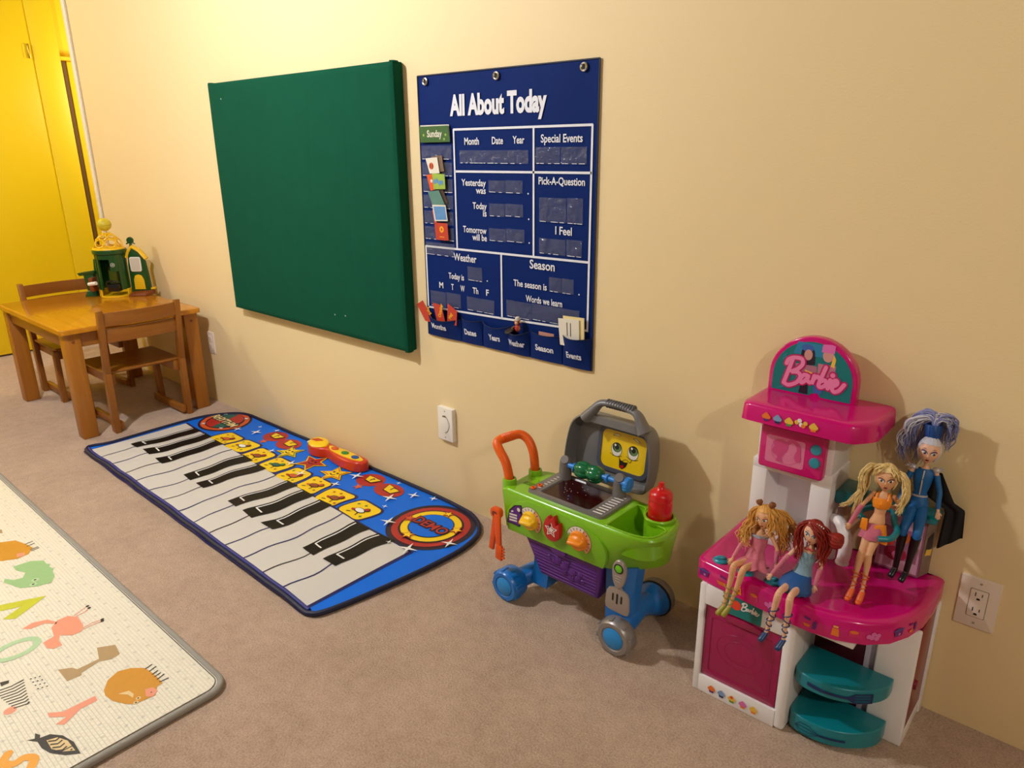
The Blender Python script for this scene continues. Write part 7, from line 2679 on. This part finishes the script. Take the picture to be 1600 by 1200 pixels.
q.build('silo_rim', sl)
q = MB()
q.lathe([(0.082, 0), (0.080, 0.008), (0.070, 0.012), (0.0, 0.012)], f_yel, TFm @ Vector((0, 0, 0.254)), (0, 0, 1), 40)
for tier, (zr, rr, n, rad) in enumerate(((0.022, 0.060, 7, 0.0215), (0.052, 0.040, 6, 0.016), (0.069, 0.018, 4, 0.010))):
    for k in range(n):
        a = 2 * PI * (k + 0.5 * tier) / n
        c = Vector((rr * math.cos(a), rr * math.sin(a), 0.266 + zr))
        nrm = Vector((math.cos(a), math.sin(a), (0.35, 0.9, 2.2)[tier])).normalized()
        e1 = nrm.cross(Vector((0, 0, 1))).normalized()
        e2 = nrm.cross(e1)
        q.tube([TFm @ (c + (e1 * math.cos(x) * 1.2 + e2 * math.sin(x)) * rad) for x in [2 * PI * j / 14 for j in range(14)]], 0.0036, f_yel, 6, closed=True)
q.build('lattice_dome', t)
q = MB()
q.box((0.004, 0.020, 0.110), (0.080, 0.004, 0.090), f_olive, 0.003, 2, TFm)
q.build('inner_panel', sl)
q = MB()
q.box((0.026, -0.050, 0.052), (0.062, 0.050, 0.042), f_black, 0.006, 2, TFm)
q.tube([TFm @ Vector(p) for p in spline([(-0.012, -0.060, 0.060), (0.0, -0.078, 0.086), (0.030, -0.080, 0.090), (0.050, -0.070, 0.084)], 4)], 0.005, f_black, 8)
q.build('ball_lift', t)
q = MB()
p = TFm @ Vector((0.0395, -0.0655, 0.176))
nn = (TFm.to_3x3() @ Vector((0.52, -0.86, 0))).normalized()
TL = frame(p + nn * 0.0006, Vector((0, 0, 1)).cross(nn), (0, 0, 1))
q.prism(circle(0, 0, 0.0105, 20), 0, 0.0015, f_dgreen, TL)
rg_ = circle(0, 0, 0.0098, 20)
q.strk(rg_ + [rg_[0]], 0.0016, f_white, TL, 0.0018)
q.strk([(-0.005, -0.003), (0.0, 0.003), (0.005, 0.001)], 0.0022, f_white, TL, 0.0018)
q.strk([(0.001, 0.003), (0.003, -0.004)], 0.002, f_white, TL, 0.0019)
q.build('round_badge', sl)
# chute arm and white lever at the left
q = MB()
for bot, tp_ in (([(-0.170, -0.035, 0.112), (-0.088, -0.030, 0.120), (-0.080, 0.020, 0.120), (-0.165, 0.020, 0.112)], [(-0.180, -0.040, 0.128), (-0.086, -0.034, 0.142), (-0.078, 0.024, 0.142), (-0.176, 0.024, 0.128)]),
                 ([(-0.142, -0.030, 0.030), (-0.096, -0.030, 0.030), (-0.096, 0.015, 0.030), (-0.142, 0.015, 0.030)], [(-0.150, -0.032, 0.116), (-0.094, -0.032, 0.120), (-0.094, 0.018, 0.120), (-0.150, 0.018, 0.116)]),
                 ([(-0.156, -0.042, 0.0), (-0.088, -0.042, 0.0), (-0.088, 0.022, 0.0), (-0.156, 0.022, 0.0)], [(-0.142, -0.032, 0.032), (-0.094, -0.032, 0.032), (-0.094, 0.016, 0.032), (-0.142, 0.016, 0.032)]),
                 ([(-0.098, -0.014, 0.130), (-0.072, -0.014, 0.130), (-0.072, 0.016, 0.130), (-0.098, 0.016, 0.130)], [(-0.092, -0.012, 0.200), (-0.074, -0.012, 0.206), (-0.074, 0.014, 0.206), (-0.092, 0.014, 0.200)])):
    q.hexa([TFm @ Vector(p) for p in bot], [TFm @ Vector(p) for p in tp_], f_dgreen, 0.004)
q.build('chute_arm', t)
q = MB()
q.tube([TFm @ Vector(p) for p in ((-0.104, -0.070, 0.073), (-0.080, -0.078, 0.077), (-0.056, -0.084, 0.081))], [0.010, 0.0105, 0.010], f_white, 12)
lv = q.build('lever_handle', t)
q = MB()
q.box((-0.092, -0.050, 0.070), (0.022, 0.050, 0.075), f_brown, 0.004, 2, TFm)
q.build('lever_bracket', t)
# barn front
q = MB()
BX = [(0.082, 0.012), (0.190, 0.012), (0.186, 0.110), (0.178, 0.185), (0.148, 0.232), (0.116, 0.255), (0.092, 0.225), (0.084, 0.160)]
TB_ = TFm @ frame((0, 0.028, 0), (1, 0, 0), (0, 0, 1))
q.prism(BX, 0, 0.020, f_dgreen, TB_, bev=0.003)
bn = q.build('barn_front', t)
q = MB()
q.tube([TB_ @ Vector((x, y, 0.008)) for x, y in ((0.080, 0.205), (0.094, 0.236), (0.117, 0.262), (0.152, 0.240), (0.184, 0.196))], 0.011, f_yel, 10, flat=1.6, upv=TFm.to_3x3() @ Vector((0, -1, 0)))
q.build('barn_roof', bn)
q = MB()
q.prism(rrect(0.098, 0.128, 0.158, 0.208, 0.010), 0.018, 0.026, f_white, TB_, bev=0.002, top_only=True)
q.prism(rrect(0.103, 0.133, 0.153, 0.203, 0.008), 0.022, 0.0268, f_mirror, TB_)
q.build('barn_mirror', bn)
q = MB()
q.prism([(0.104, 0.030), (0.162, 0.030), (0.160, 0.085), (0.150, 0.106), (0.132, 0.112), (0.114, 0.106), (0.106, 0.085)], 0.018, 0.025, f_yel, TB_, bev=0.002, top_only=True)
for k in range(6):
    z = 0.038 + 0.010 * k
    q.strk([(0.106, z), (0.160, z)], 0.0012, mat('farm_yellow_groove', (196, 150, 20), 0.4), TB_, 0.0253)
q.build('barn_door', bn)
q = MB()
q.hexa([TFm @ Vector(p) for p in ((0.088, -0.050, 0.0), (0.180, -0.040, 0.0), (0.205, 0.030, 0.0), (0.085, 0.030, 0.0))], [TFm @ Vector(p) for p in ((0.092, -0.046, 0.012), (0.178, -0.038, 0.014), (0.200, 0.028, 0.030), (0.088, 0.028, 0.022))], f_brown, 0.003)
q.build('barn_ramp', t)
q = MB()
q.hexa([TFm @ Vector(p) for p in ((0.168, 0.010, 0.024), (0.212, 0.010, 0.030), (0.212, 0.032, 0.030), (0.168, 0.032, 0.024))], [TFm @ Vector(p) for p in ((0.168, 0.010, 0.034), (0.212, 0.010, 0.042), (0.212, 0.032, 0.042), (0.168, 0.032, 0.034))], f_yel, 0.002)
q.build('ramp_tab', t)
q = MB()
pb = TB_ @ Vector((0.112, 0.296, 0.008))
q.lathe([(0.0, -0.007), (0.016, -0.007), (0.0185, -0.003), (0.0185, 0.003), (0.016, 0.007), (0.0, 0.007)], f_dgreen, pb, TFm.to_3x3() @ Vector((0.1, -1, 0)), 24)
q.tube([TB_ @ Vector((0.112, 0.262, 0.008)), TB_ @ Vector((0.112, 0.282, 0.008))], [0.009, 0.006], f_dgreen, 10)
for s in (-1, 1):
    q.tube([TB_ @ Vector((0.112 + s * 0.012, 0.284, 0.008)), TB_ @ Vector((0.112 + s * 0.024, 0.277, 0.008))], [0.005, 0.003], f_dgreen, 8)
q.build('weather_vane', bn)
b = MB()
b.ball(TFm @ Vector((-0.002, 0, 0.3835)), 0.0345, f_ball, None, 32, 20)
q = [TFm @ Vector((-0.002 + 0.0346 * math.cos(a), 0.0346 * math.sin(a) * 0.98, 0.3835 + 0.004 * math.sin(a))) for a in [2 * PI * k / 36 for k in range(36)]]
b.tube(q, 0.0006, f_olive, 5, closed=True)
o = b.build('toy_ball', None, tuple(TFm @ Vector((-0.002, 0, 0.349))))
tag(o, 'olive yellow ball perched on the lattice dome of the toy farm silo', 'ball')
